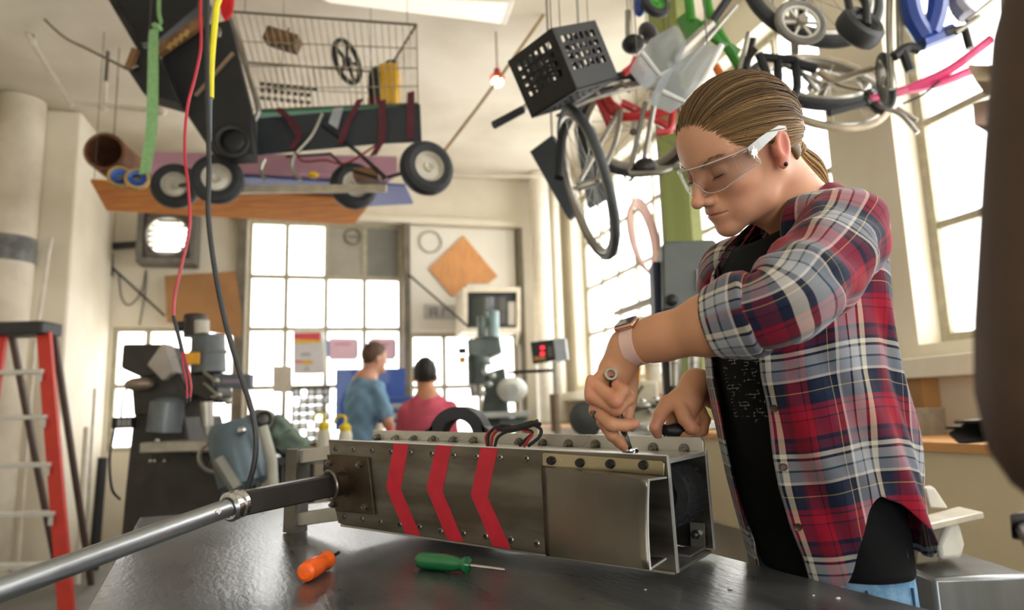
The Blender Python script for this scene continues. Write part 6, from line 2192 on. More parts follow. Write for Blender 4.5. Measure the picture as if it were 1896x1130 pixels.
def mwp(x, y, d_=6.9):
    return wp(x, y, d_)


M_cream = mat('cream_frame', 'ddd2bb', 0.6, var=0.1)
for q in (((858, 532), (964, 532), (964, 541), (858, 541)), ((858, 607), (964, 607), (964, 614), (858, 614)), ((858, 541), (866, 541), (866, 607), (858, 607)), ((957, 541), (964, 541), (964, 607), (957, 607))):
    MB().prism([mwp(*p) for p in q], wy * 0.45).build('frame_board', M_cream, mw, world=True)
MB().prism([mwp(x, y, 6.93) for x, y in ((866, 541), (957, 541), (957, 607), (866, 607))], wy * 0.35).build('oven_body', M_blackp, mw, world=True)
MB().prism([mwp(x, y, 6.922) for x, y in ((872, 550), (938, 550), (938, 600), (872, 600))], wy * 0.006).build('door_glass', mat('oven_glass', '34363a', 0.1, coat=1.0), mw, world=True)
MB().prism([mwp(x, y, 6.92) for x, y in ((941, 559), (955, 559), (955, 602), (941, 602))], wy * 0.008).build('control_panel', mat('pale_panel', 'bdb6a6', 0.5), mw, world=True)
for x in (868, 955):
    MB().prism([mwp(x, 614, 7.0), mwp(x + 5, 614, 7.0), mwp(x + 5, 614, D - 0.005), mwp(x, 640, D - 0.005)], wx * 0.02).build('bracket', M_cream, mw, world=True)
# white vertical pipes at the right end of the back wall
for k, (x, r, y_) in enumerate(((1007, 0.105, 7.25), (1036, 0.045, 7.35))):
    p = ROOM @ V((bw(x, 600, y_).x, y_, 0))
    t = thing('wall_pipe', ('thick white vertical pipe in the back right corner', 'thin cream pipe right of the thick white corner pipe')[k], 'pipe', p)
    MB().lathe([(0, 0), (r, 0), (r, H - 0.004), (0, H - 0.004)], p, UPZ, 24).build('pipe_run', mat('white_pipe', 'efe9da', 0.5, var=0.06), t, world=True)
    MB().lathe([(r, 0), (r * 1.25, 0), (r * 1.25, 0.06), (r, 0.06)], V((p.x, p.y, 1.0)), UPZ, 24).build('pipe_clamp', M_pipe, t, world=True)

# ---- back bench with organiser, tool chest
bb1 = thing('back_bench', 'long wooden bench under the back windows', 'bench', ROOM @ V((-0.6, 6.9, 0)))
def rb3(a, b):
    return MB(ROOM).bb(a, b)
rb3((xb0 - 0.1, 6.5, 0.86), (0.95, 7.4, 0.9)).build('bench_top', mat('bench_wood', '9a7a55', 0.6, var=0.25, scale=8), bb1, world=True)
for x in (xb0, -0.2, 0.85):
    for y in (6.55, 7.3):
        rb3((x - 0.04, y - 0.04, 0), (x + 0.04, y + 0.04, 0.859)).build('leg', M_brownw, bb1, world=True)
og = thing('parts_organiser', 'black wire parts organiser full of clear drawers in front of the window', 'organiser', wp(577, 820, 7.0))
M_draw = mat('clear_drawer', 'e4e6e2', 0.3, var=0.05, trans=0.3)
oz0 = 0.905
o0, o1 = bw(541, 700, 7.0), bw(612, 700, 7.0)
oz1 = bw(577, 717, 7.0).z
fr_ = MB(ROOM)
fr_.bb((o0.x, 6.98, oz1 - 0.02), (o1.x, 7.2, oz1)).bb((o0.x, 6.98, oz0), (o1.x, 7.2, oz0 + 0.02)).bb((o0.x, 6.98, oz0), (o0.x + 0.015, 7.2, oz1)).bb((o1.x - 0.015, 6.98, oz0), (o1.x, 7.2, oz1))
nc_, nr_ = 5, 7
for i in range(1, nc_):
    x = o0.x + (o1.x - o0.x) * i / nc_
    fr_.bb((x - 0.006, 6.98, oz0), (x + 0.006, 7.2, oz1))
for j in range(1, nr_):
    z = oz0 + (oz1 - oz0) * j / nr_
    fr_.bb((o0.x, 6.98, z - 0.006), (o1.x, 7.2, z + 0.006))
fr_.build('rack_frame', M_blackp, og, world=True)
for i in range(nc_):
    for j in range(nr_):
        x = o0.x + (o1.x - o0.x) * (i + 0.5) / nc_
        z = oz0 + (oz1 - oz0) * (j + 0.42) / nr_
        if (i * 7 + j * 3) % 5 == 0:
            continue
        MB(ROOM).box((x, 7.07, z), (0.055, 0.16, 0.05 + 0.012 * ((i + j) % 2))).build('drawer', M_draw, og, world=True)
tc_ = thing('tool_chest', 'blue steel tool chest with open lid behind the man in blue', 'tool chest', wp(690, 800, 6.6))
M_blue = mat('blue_enamel', '1b4fa8', 0.4, var=0.12, coat=0.3)
t0, t1 = bw(621, 740, 6.9), bw(750, 740, 6.9)
rb3((t0.x, 6.88, bw(690, 795, 6.9).z), (t1.x, 6.9, bw(690, 683, 6.9).z)).build('open_lid', M_blue, tc_, world=True)
u0, u1 = bw(718, 760, 6.45), bw(768, 760, 6.45)
zt0, zt1 = 0.902, bw(740, 735, 6.45).z
rb3((u0.x, 6.47, zt0), (u1.x, 6.87, zt1)).build('chest_body', M_blue, tc_, world=True, bevel=0.01)
for j in range(4):
    z = zt0 + (zt1 - zt0) * (0.14 + 0.2 * j)
    dr = rb3((u0.x + 0.015, 6.455, z), (u1.x - 0.015, 6.47, z + 0.05)).build('drawer_front', mat('pale_drawer', 'c9d2dc', 0.4), tc_, world=True)
    rb3((u0.x + 0.06, 6.445, z + 0.02), (u1.x - 0.06, 6.456, z + 0.028)).build('handle', M_silver, dr, world=True)

# ---- steel trolley with bottles (mid distance)
tr = thing('steel_trolley', 'low steel trolley behind the robot', 'trolley', V((-0.95, 4.1, 0)))
MB().bb((-1.32, 3.75, 0.93), (-0.35, 4.35, 0.96)).build('tray', M_silver, tr, world=True, bevel=0.004)
for x in (-1.27, -0.4):
    for y in (3.8, 4.3):
        MB().bb((x - 0.02, y - 0.02, 0.0), (x + 0.02, y + 0.02, 0.929)).build('leg', M_dark, tr, world=True)
M_milk = mat('milky_plastic', 'e8e4d0', 0.4, var=0.05, trans=0.2)
M_ycap = mat('yellow_cap_plastic', 'e3c81e', 0.4, var=0.08)
for k, (x, y, d_) in enumerate(((600, 765, 4.05), (639, 770, 4.0))):
    p = at(x, 800, d_)
    p = V((p.x, p.y, 0.961))
    sc_ = at(x, y, d_).z - 0.961
    wbz = thing('wash_bottle', ('wash bottle with yellow cap, the one nearer the parts organiser', 'wash bottle with yellow cap, the one touching the man in blue')[k], 'bottle', p, group='yellow capped wash bottles')
    hb = sc_ * 0.62
    MB().lathe([(0, 0), (0.036, 0), (0.04, 0.006), (0.04, hb * 0.8), (0.034, hb * 0.95), (0.028, hb), (0, hb)], p, UPZ, 20).build('body', M_milk, wbz, world=True)
    MB().lathe([(0.032, hb - 0.01), (0.034, hb + 0.02), (0.02, hb + 0.035), (0.006, hb + 0.04), (0, hb + 0.04)], p, UPZ, 20).build('cap', M_ycap, wbz, world=True)
    MB().tube(cat_rom([p + V((0, 0, hb + 0.03)), p + V((0, 0, sc_ * 0.95)), p + V((-0.02, 0, sc_)), p + V((-0.05, 0, sc_ * 0.97)), p + V((-0.065, 0, sc_ * 0.8))], 5), 0.0085, 8).build('spout', M_ycap, wbz, world=True)
p = at(703, 800, 3.95)
p = V((p.x, p.y, 0.961))
cv2 = thing('clamp_vice', 'grey and cream clamp with a red sleeve in front of the man in blue', 'clamp', p)
MB().lathe([(0, 0), (0.028, 0), (0.028, 0.12), (0.02, 0.15), (0.012, 0.17), (0, 0.17)], p, UPZ, 16).build('post', M_cream, cv2, world=True)
MB().cyl(p + V((0.05, 0, 0.0)), p + V((0.05, 0, 0.10)), 0.03, 0.034, 16).build('cup', M_silver, cv2, world=True)
MB().cyl(p + V((0.05, 0, 0.09)), p + V((0.055, 0, 0.145)), 0.019, 0.019, 16).build('red_sleeve', mat('red_sleeve', 'e0303a', 0.5), cv2, world=True)
MB().box(p + V((0.025, 0, 0.012)), (0.12, 0.07, 0.022)).build('base', M_dark, cv2, world=True, bevel=0.003)
p = at(745, 800, 3.85)
tag(MB().box(V((p.x, p.y, 0.961 + 0.06)), (0.105, 0.09, 0.118)).box(V((p.x + 0.055, p.y, 0.961 + 0.06)), (0.006, 0.08, 0.1)).build('grey_box', mat('grey_carton', 'a09c92', 0.6), bevel=0.004), 'small grey box on the trolley in front of the pink shirt', 'box')

# black arched guard standing on the rear of the bench
ga_ = thing('black_guard', 'black arched guard with a round hole standing behind the robot', 'guard', V((*atz(835, 918, TZ).xy, TZ)))
Yg = 2.05
mb = MB()
cg = at(846, 806, Yg)
n = 22
outer, inner = [], []
vs, fs = [], []
th = V((0.02, 0.05, 0))
for i in range(n + 1):
    t = math.pi * i / n
    e = V((math.cos(t), 0, math.sin(t)))
    for rr2 in (0.046, 0.083):
        vs += [cg + e * rr2, cg + e * rr2 + th]
for i in range(n):
    a = i * 4
    b = a + 4
    fs += [(a, a + 2, b + 2, b), (a + 1, b + 1, b + 3, a + 3), (a + 2, a + 3, b + 3, b + 2), (a, b, b + 1, a + 1)]
mb.add(vs, fs)
mb.build('arch', M_black, ga_, world=True)
zb_ = TZ + 0.001
w_ = 0.083
MB().prism([cg + V((-w_, 0, 0)), cg + V((w_, 0, 0)), V((cg.x + w_ + 0.02, cg.y, zb_)), V((cg.x - w_ - 0.03, cg.y, zb_))], th).build('body', M_black, ga_, world=True)
MB().prism([cg + V((-w_ + 0.012, 0, 0.03)), cg + V((-w_ - 0.03, 0, 0.006)), cg + V((-w_ - 0.045, 0, 0.012)), cg + V((-0.125, 0, 0.012)), cg + V((-0.125, 0, -0.03)), cg + V((-w_, 0, -0.03))], th).build('tail', M_black, ga_, world=True)
MB().prism([cg + V((w_ - 0.012, 0, 0.03)), cg + V((w_ + 0.03, 0, 0.0)), cg + V((0.14, 0, -0.02)), cg + V((w_, 0, -0.03))], th).build('shoulder', M_black, ga_, world=True)

# ---- milling machines
def mill(name, label, Y, rows):
    t = thing(name, label, 'machine', rows[0])
    return t


M_mg = mat('dark_machine_paint', '36332f', 0.5, 0.2, var=0.35, scale=9)
M_mg2 = mat('mid_machine_grey', '585d5f', 0.45, 0.3, var=0.25, scale=9)
YM = 3.45
m0 = at(320, 900, YM)
ml = thing('milling_machine', 'dark vertical milling machine in front of the left window', 'machine', V((m0.x, m0.y, 0)))


def mpt(x, y, dy=0.0):
    return at(x, y, YM + dy)


b0, b1 = mpt(215, 1000), mpt(430, 1000)
MB().prism([mpt(246, 770), mpt(340, 770), mpt(360, 860), V((b1.x, b1.y, 0.0)), V((b0.x, b0.y, 0.0)), mpt(232, 900)], (0, 0.45, 0)).build('column', M_mg, ml, world=True, bevel=0.01)
MB().prism([mpt(345, 840), mpt(400, 838), mpt(425, 900), mpt(420, 985), mpt(345, 985)], (0, 0.4, 0)).build('knee', M_mg, ml, world=True, bevel=0.01)
MB().box(mpt(385, 824, -0.1), (0.5, 0.3, 0.05)).build('work_table', M_silver, ml, world=True, bevel=0.006)
MB().cyl(mpt(305, 800), mpt(312, 745), 0.085, 0.085, 28).ell(mpt(312, 745), (0.083, 0.083, 0.03)).build('turret', mat('grey_turret', '646b6e', 0.4, 0.3, var=0.15), ml, world=True)
MB().prism([mpt(246, 772), mpt(240, 700), mpt(330, 690), mpt(350, 735), mpt(338, 775)], (0, 0.3, 0)).build('ram', M_mg, ml, world=True, bevel=0.015)
MB().prism([mpt(226, 637), mpt(300, 637), mpt(318, 660), mpt(312, 694), mpt(262, 700), mpt(222, 682)], (0, 0.22, 0)).build('rear_motor', mat('black_motor', '2f2d2a', 0.55, var=0.3), ml, world=True, bevel=0.012)
MB().prism([mpt(270, 676, -0.05), mpt(300, 634, -0.05), mpt(318, 690, -0.05), mpt(300, 706, -0.05)], (0, 0.12, 0)).build('pale_plate', mat('pale_plate', '9d958c', 0.5), ml, world=True, bevel=0.01)
MB().ell(mpt(258, 712, -0.04), (0.07, 0.06, 0.035)).build('hand_wheel_boss', mat('bronze_boss', '8b7c6b', 0.4, 0.4), ml, world=True)
MB().cyl(mpt(386, 690), mpt(386, 622), 0.085, 0.08, 24).cyl(mpt(386, 655), mpt(386, 650), 0.09, 0.09, 24).build('belt_housing', M_mg2, ml, world=True)
MB().cyl(mpt(362, 624), mpt(362, 586), 0.058, 0.055, 20).cyl(mpt(330, 604), mpt(352, 604), 0.025, 0.03, 12).ell(mpt(362, 585), (0.055, 0.055, 0.012)).build('motor', M_mg, ml, world=True)
MB().cyl(mpt(374, 618, -0.06), mpt(374, 594, -0.06), 0.035, 0.035, 16).build('motor_cap', mat('pale_cap', 'b9b5a8', 0.5), ml, world=True)
MB().box(mpt(357, 664, -0.1), (0.07, 0.01, 0.06)).build('warning_plate', mat('warning_yellow', 'd99c24', 0.5), ml, world=True, bevel=0.008)
MB().prism([mpt(345, 690), mpt(398, 688), mpt(404, 735), mpt(386, 748), mpt(350, 730)], (0, 0.18, 0)).build('head', M_mg, ml, world=True, bevel=0.015)
MB().cyl(mpt(382, 745), mpt(384, 790), 0.035, 0.028, 16).cyl(mpt(384, 788), mpt(384, 806), 0.018, 0.014, 12).build('quill', M_silver, ml, world=True)
MB().box(mpt(432, 706, -0.05), (0.19, 0.05, 0.07), Matrix.Rotation(0.05, 3, 'Y')).build('digital_readout', mat('readout_grey', '5a606a', 0.5), ml, world=True, bevel=0.006)
MB().box(mpt(432, 706, -0.082), (0.11, 0.006, 0.02)).build('readout_label', mat('readout_tint', '857a86', 0.5), ml, world=True)
tb_ = MB()
for (x, y, dx, dy2) in ((378, 690, 22, 16), (378, 710, 26, 22), (392, 735, 30, 8)):
    tb_.tube([mpt(x, y, -0.1), mpt(x + dx, y + dy2, -0.14)], 0.008, 6).ell(mpt(x + dx, y + dy2, -0.14), (0.018, 0.018, 0.018), nu=10, nv=6)
tb_.build('feed_levers', M_silver, ml, world=True)
for (x, y) in ((303, 808), (303, 826), (292, 846), (300, 846), (318, 846)):
    MB().ell(mpt(x - 12, y + 8, -0.07), (0.012, 0.012, 0.012), nu=10, nv=6).build('bolt_head', M_chrome, ml, world=True)
MB().torus(mpt(400, 845, -0.3), (0.3, -1, 0), 0.07, 0.01, 24, 8).tube([mpt(400, 845, -0.3), mpt(392, 860, -0.05)], 0.014, 8).build('hand_wheel', M_silver, ml, world=True)
# switch box on a cable left of the mill
sb_ = thing('switch_box', 'small black switch box hanging on a cable left of the milling machine', 'switch', at(229, 795, 3.4))
MB().box(at(229, 783, 3.4), (0.092, 0.05, 0.055)).build('box', M_black, sb_, world=True, bevel=0.004)
for x in (221, 230, 239):
    MB().box(at(x, 783, 3.372), (0.018, 0.006, 0.035)).build('button', mat('grey_button', '8d8f8c', 0.5), sb_, world=True)
MB().tube(cat_rom([at(236, 715, 3.5), at(226, 750, 3.42), at(224, 772, 3.4)], 5), 0.006, 6).tube(cat_rom([at(212, 793, 3.4), at(203, 850, 3.4), at(207, 905, 3.42), at(222, 925, 3.5)], 6), 0.006, 6).build('cable', M_blkc, sb_, world=True)

# tilted blue-grey tank with motor
YT = 3.0
tk = thing('vacuum_tank', 'tilted blue grey tank with a dark motor between the mill and the robot', 'tank', V((at(445, 900, YT).x, at(445, 900, YT).y, 0)))
ta_, tb2_ = at(452, 892, YT), at(430, 800, YT)
M_tank = mat('tank_blue_grey', '52636c', 0.4, 0.2, var=0.15)
dt = (tb2_ - ta_).normalized()
ltk = (tb2_ - ta_).length
MB().lathe([(0, -0.03), (0.08, -0.03), (0.105, 0.0), (0.108, ltk * 0.5), (0.105, ltk), (0.08, ltk + 0.04), (0, ltk + 0.05)], ta_, dt, 30).build('tank', M_tank, tk, world=True)
MB().prism([at(x, y, YT + 0.02) for x, y in ((440, 782), (474, 756), (494, 765), (487, 792), (452, 806))], (0, 0.12, 0)).build('motor_box', mat('motor_grey_tan', '6b6a63', 0.5), tk, world=True, bevel=0.01)
MB().torus(at(489, 776, YT), (0.2, -1, 0.2), 0.028, 0.008, 18, 8).build('ring_handle', M_black, tk, world=True)
MB().tube([at(486, 790, YT - 0.05), at(503, 850, YT - 0.05), at(506, 905, YT - 0.05)], 0.022, 10).build('pale_hose', mat('pale_hose', 'a8a89c', 0.6), tk, world=True)
MB().tube([at(404, 850, YT - 0.1), at(438, 905, YT - 0.1)], 0.03, 10).build('lower_pipe', mat('lower_pipe', '7c7c74', 0.4, 0.4), tk, world=True)
MB().ell(at(447, 798, YT - 0.09), (0.02, 0.02, 0.02), nu=10, nv=8).build('valve_knob', M_chrome, tk, world=True)
fx_, fy_ = ta_.x, ta_.y
for dx, dy in ((-0.1, -0.05), (0.1, -0.05), (0.0, 0.12)):
    MB().tube([ta_ + V((dx * 0.7, dy * 0.7, 0.0)), V((fx_ + dx * 1.6, fy_ + dy * 1.6, 0))], 0.015, 8).build('stand_leg', M_dark, tk, world=True)
rg_ = thing('green_cloth', 'crumpled grey green cloth heap behind the left end of the robot', 'cloth', at(515, 830, 3.2))
fg = Field(npv(at(515, 800, 3.2)) - 0.2, npv(at(515, 800, 3.2)) + 0.2, 0.012)
for (x, y, r) in ((505, 812, 0.07), (530, 818, 0.075), (514, 792, 0.055), (520, 780, 0.035), (548, 826, 0.06)):
    fg.el(npv(at(x, y, 3.2)), (r, r * 0.9, r * 0.75), k=0.03)
gv, gq = fg.mesh()
gv = gv + 0.008 * np.sin(gv[:, [1, 2, 0]] * 90)
np_mesh('cloth_folds', [(gv, gq)], mat('grey_green_cloth', '67776a', 0.9, var=0.25, scale=12), None)
cfo = bpy.data.objects['cloth_folds']
cfo.parent = rg_
cfo.matrix_parent_inverse = parent_matrix(rg_).inverted()
st_ = thing('floor_stool', 'dark stool under the green cloth', 'stool', V((at(520, 830, 3.2).x, 3.2, 0)))
zc_ = at(520, 845, 3.2).z
MB().lathe([(0, zc_ - 0.03), (0.17, zc_ - 0.03), (0.17, zc_), (0, zc_)], V((at(520, 830, 3.2).x, 3.2, 0)), UPZ, 24).build('seat', M_dark, st_, world=True)
for i in range(4):
    t = i * math.pi / 2 + 0.4
    q = V((at(520, 830, 3.2).x, 3.2, 0))
    MB().tube([q + V((0.12 * math.cos(t), 0.12 * math.sin(t), zc_ - 0.03)), q + V((0.2 * math.cos(t), 0.2 * math.sin(t), 0))], 0.013, 8).build('leg', M_dark, st_, world=True)

YN = 5.9
M_tg = mat('green_grey_machine', '6f7d7a', 0.45, 0.2, var=0.3, scale=8)
M_lg = mat('pale_machine', 'b9c2bd', 0.45, 0.2, var=0.15)
n0 = at(915, 800, YN)
ml = thing('milling_machine', 'green grey milling machine under the wall oven on the right of the back wall', 'machine', V((n0.x, n0.y, 0)))


def npt(x, y, dy=0.0):
    return at(x, y, YN + dy)


MB().cyl(npt(913, 625), npt(913, 577), 0.055, 0.052, 22).build('motor', mat('motor_blue_grey', '8aa3a6', 0.4, 0.2), ml, world=True)
MB().cyl(npt(892, 622), npt(892, 586), 0.04, 0.038, 18).build('motor_rear', M_tg, ml, world=True)
MB().prism([npt(864, 628), npt(925, 618), npt(930, 650), npt(900, 665), npt(866, 660)], (0, 0.3, 0)).build('belt_housing', M_tg, ml, world=True, bevel=0.02)
MB().cyl(npt(884, 660), npt(882, 712), 0.09, 0.075, 22).build('head', mat('dark_green_head', '4d5a58', 0.45, 0.2, var=0.25), ml, world=True)
MB().cyl(npt(878, 712), npt(880, 735), 0.045, 0.04, 16).build('quill', M_silver, ml, world=True)
MB().box(npt(856, 650, -0.05), (0.07, 0.03, 0.05)).build('dark_tag', M_dark, ml, world=True)
MB().box(npt(856, 667, -0.05), (0.055, 0.03, 0.055)).build('warning_plate', MATS['warning_yellow'], ml, world=True)
z_n = npt(0, 780)
MB().prism([npt(900, 690), npt(935, 680), npt(940, 740), npt(945, 800), V((npt(960, 800).x, YN, 0)), V((npt(890, 800).x, YN, 0)), npt(892, 760)], (0, 0.4, 0)).build('column', mat('dark_green_column', '4d5852', 0.5, 0.2, var=0.3), ml, world=True, bevel=0.015)
MB().ell(npt(948, 722, -0.1), (0.13, 0.1, 0.11)).build('round_housing', mat('white_housing', 'd9ded8', 0.4), ml, world=True)
MB().cyl(npt(948, 722, -0.22), npt(948, 722, -0.19), 0.05, 0.05, 18).build('housing_badge', M_lg, ml, world=True)
MB().box(npt(932, 768, -0.15), (0.44, 0.25, 0.05)).build('work_table', M_lg, ml, world=True, bevel=0.006)
MB().box(npt(950, 785, -0.1), (0.22, 0.22, 0.10)).build('saddle', M_tg, ml, world=True, bevel=0.01)
tb_ = MB()
for (x, y) in ((905, 672), (897, 690), (912, 696), (906, 712), (893, 728)):
    tb_.ell(npt(x, y, -0.12), (0.028, 0.028, 0.028), nu=10, nv=6).tube([npt(x, y, -0.12), npt(x - 14, y - 4, 0.0)], 0.009, 6)
tb_.build('feed_levers', M_lg, ml, world=True)
# digital readout on a stand
dr = thing('digital_readout', 'small tilted readout box with red digits on a stand', 'display', V((at(1035, 800, 5.0).x, 5.0, 0)))
YD = 5.0
MB().prism([at(x, y, YD) for x, y in ((982, 634), (1024, 628), (1029, 667), (987, 674))], (0.02, 0.12, 0.005)).build('case', M_blackp, dr, world=True)
MB().prism([at(x, y, YD) for x, y in ((1024.5, 628), (1046, 626), (1051, 666), (1029.5, 670))], (0.02, 0.12, 0.005)).build('side_panel', mat('pale_blue_panel', 'aab3bb', 0.5), dr, world=True)
M_led = mat('red_led', 'ff2438', 0.4, var=0.02, emit=1.5)
for y in (644, 655):
    MB().prism([at(x, yy2, YD - 0.004) for x, yy2 in ((1000, y - 2.5), (1008, y - 3.5), (1008.5, y + 2.5), (1000.5, y + 3.5))], (0, -0.003, 0)).build('red_digits', M_led, dr, world=True)
MB().prism([at(x, y, YD - 0.004) for x, y in ((988, 661), (1009, 659), (1010, 666), (989, 668))], (0, -0.003, 0)).build('orange_keypad', mat('orange_keys', 'b57b45', 0.6), dr, world=True)
MB().prism([at(x, y, YD - 0.004) for x, y in ((1013, 642), (1022, 641), (1024, 660), (1015, 661))], (0, -0.003, 0)).build('grey_keypad', mat('grey_keys', '5b5a4c', 0.6), dr, world=True)
MB().tube([at(1028, 670, YD + 0.06), V((at(1032, 800, YD).x, YD + 0.06, 0))], 0.025, 10).build('stand_post', M_silver, dr, world=True)
MB().lathe([(0, 0), (0.22, 0), (0.22, 0.02), (0.04, 0.05), (0, 0.05)], V((at(1032, 800, YD).x, YD + 0.06, 0)), UPZ, 24).build('stand_base', M_dark, dr, world=True)
MB().tube([at(938, 690, YD + 0.08), at(1028, 686, YD + 0.06)], 0.012, 8).build('side_arm', M_black, dr, world=True)
MB().tube([at(1026, 730, YD), at(1030, 800, YD)], 0.035, 8).build('cable_bundle', mat('brown_bundle', '7c6a55', 0.7), dr, world=True)

# ---- right side: wall bench, drill press, lathe, sander
rbn = thing('wall_bench', 'bench with orange edged top and cream front panel along the right wall', 'bench', ROOM @ V((2.3, 2.6, 0)))
ztb = 1.03
xbf = 2.0
MB(ROOM).bb((xbf, 1.5, ztb - 0.03), (R - 0.01, 6.6, ztb)).build('bench_top', mat('orange_bench_edge', 'd29a5c', 0.5, var=0.15, scale=4), rbn, world=True)
MB(ROOM).bb((xbf + 0.02, 1.5, 0.55), (xbf + 0.04, 4.0, ztb - 0.031)).build('front_panel', mat('cream_panel', 'd8c9a6', 0.6, var=0.08, scale=2), rbn, world=True)
MB(ROOM).bb((xbf + 0.02, 4.01, 0.55), (xbf + 0.04, 6.6, ztb - 0.031)).build('front_panel', MATS['cream_panel'], rbn, world=True)
for y in (1.55, 3.1, 4.9, 6.5):
    MB(ROOM).bb((xbf + 0.06, y - 0.03, 0), (xbf + 0.12, y + 0.03, ztb - 0.031)).build('leg', M_brownw, rbn, world=True)
dbx = thing('drawer_unit', 'low grey brown drawer unit on the right wall bench', 'drawer unit', ROOM @ V((2.3, 2.6, ztb)))
MB(ROOM).bb((2.12, 2.3, ztb + 0.001), (2.45, 2.85, ztb + 0.11)).build('body', mat('grey_brown_box', '8b7f6c', 0.6, var=0.25), dbx, world=True)
for i in range(4):
    MB(ROOM).bb((2.108, 2.32 + i * 0.135, ztb + 0.015), (2.12, 2.43 + i * 0.135, ztb + 0.095)).build('drawer_front', mat('drawer_grey', '7c715f', 0.6), dbx, world=True)
tag(MB(ROOM).bb((R - 0.1, 2.53, ztb + 0.001), (R - 0.002, 2.66, 1.268)).build('wood_post', mat('orange_wood_post', 'b98a55', 0.6, var=0.2, scale=5)), 'short orange wooden post under the right ledge', 'post')
tag(MB().tube(cat_rom([ROOM @ V((R - 0.06, 2.85, 1.37)), ROOM @ V((R - 0.12, 2.82, 1.44)), ROOM @ V((R - 0.13, 2.75, 1.38)), ROOM @ V((R - 0.18, 2.76, 1.3)), ROOM @ V((R - 0.19, 2.8, 1.15)), ROOM @ V((R - 0.2, 2.83, 1.042))], 6), 0.008, 6).build('ledge_cable', M_dark), 'dark cable looping over the pale right ledge', 'cable')
tag(MB().tube(cat_rom([ROOM @ V((xbf - 0.01, 2.25, ztb - 0.01)), ROOM @ V((xbf - 0.02, 2.2, 0.9)), ROOM @ V((xbf - 0.015, 2.16, 0.75)), ROOM @ V((xbf - 0.015, 2.17, 0.5)), ROOM @ V((xbf - 0.02, 2.1, 0.01))], 6), 0.009, 6).build('panel_cable', mat('olive_cable', '7a705a', 0.6)), 'olive cable hanging down the cream bench panel', 'cable')
# disc sander on a steel pedestal
YS = 1.75
sx = at(1715, 960, YS)
sn = thing('disc_sander', 'disc sander with pale table on a steel pedestal right of the woman in plaid', 'sander', V((sx.x, sx.y, 0)))
dc = at(1686, 930, YS)
dax = V((0.75, -0.6, 0.1)).normalized()
MB().lathe([(0, 0), (0.088, 0), (0.088, 0.006), (0, 0.006)], dc, dax, 36).build('abrasive_disc', mat('pink_abrasive', 'b59a90', 0.8, var=0.1, scale=200), sn, world=True)
MB().lathe([(0, -0.05), (0.05, -0.05), (0.098, -0.03), (0.1, 0.0), (0.093, 0.008), (0.09, -0.001), (0, -0.001)], dc, dax, 36).build('disc_housing', mat('pale_machine_white', 'd8d6cc', 0.4), sn, world=True)
tp = [at(x, y, YS - 0.02 + dd2) for x, y, dd2 in ((1692, 960, -0.06), (1718, 974, -0.14), (1822, 955, 0.0), (1775, 944, 0.1))]
tz_ = tp[0].z
MB().prism([V((p.x, p.y, tz_)) for p in tp], (0, 0, -0.016)).build('table', mat('pale_table', 'c9c2b2', 0.4, 0.3), sn, world=True, bevel=0.003)
MB().prism([at(x, y, YS + 0.02) for x, y in ((1714, 905), (1730, 903), (1756, 942), (1722, 942))], (0.02, 0.05, 0)).build('guard_fin', MATS['pale_machine_white'], sn, world=True, bevel=0.004)
MB().prism([at(x, y, YS - 0.03) for x, y in ((1700, 972), (1752, 972), (1735, 1010), (1738, 1042), (1694, 1048))], (0.03, 0.1, 0)).build('trunnion', mat('olive_casting', '6e6653', 0.5), sn, world=True, bevel=0.006)
MB().prism([at(x, y, YS - 0.02) for x, y in ((1736, 1010), (1755, 967), (1778, 968), (1788, 1010), (1782, 1036), (1740, 1040))], (0.03, 0.1, 0)).build('motor_cover', MATS['pale_machine_white'], sn, world=True, bevel=0.012)
pz = at(1740, 1046, YS).z
MB().bb((sx.x - 0.07, sx.y - 0.12, 0), (sx.x + 0.16, sx.y + 0.12, pz)).build('pedestal', mat('brushed_pedestal', '8d9194', 0.3, 0.85, var=0.15, scale=3, stretch=(8, 8, 0.5)), sn, world=True, bevel=0.01)
# drill press
YDp = 2.75
q0 = at(1262, 700, YDp)
dpz = thing('drill_press', 'grey headed drill press behind the forearm of the woman in plaid', 'drill press', V((q0.x, q0.y + 0.2, 0)))
M_dg = mat('drill_grey', '525856', 0.45, 0.1, var=0.1)
MB().prism([at(x, y, YDp) for x, y in ((1226, 452), (1232, 447), (1322, 443), (1329, 450), (1330, 566), (1228, 574))], (0.03, 0.25, 0)).build('head', M_dg, dpz, world=True, bevel=0.012)
MB().bar(at(1290, 500, YDp - 0.003), at(1291, 540, YDp - 0.003), 0.02, 0.006, hint=V((1, 0, 0))).build('scale_plate', mat('scale_plate', '9a9d98', 0.4), dpz, world=True)
MB().ell(at(1244, 556, YDp - 0.01), (0.025, 0.02, 0.025)).build('depth_knob', M_black, dpz, world=True)
MB().prism([at(x, y, YDp + 0.1) for x, y in ((1209, 484), (1224, 484), (1226, 580), (1213, 582))], (0.01, 0.15, 0)).build('side_motor', mat('navy_motor', '2b3a55', 0.5), dpz, world=True, bevel=0.008)
MB().prism([at(x, y, YDp) for x, y in ((1235, 612), (1310, 612), (1302, 655), (1240, 655))], (0.02, 0.22, 0)).build('gear_box', M_dg, dpz, world=True, bevel=0.01)
MB().prism([at(x, y, YDp + 0.02) for x, y in ((1236, 570), (1312, 568), (1310, 612), (1236, 612))], (0.02, 0.2, 0)).build('neck', M_dg, dpz, world=True)
for x in (1250, 1285):
    MB().cyl(at(x, 655, YDp + 0.08), at(x, 715, YDp + 0.08), 0.024, 0.018, 14).cyl(at(x, 640, YDp - 0.03), at(x, 672, YDp - 0.03), 0.02, 0.02, 12).build('spindle', M_silver, dpz, world=True)
colx = V((at(1285, 650, YDp).x, YDp + 0.42, 0))
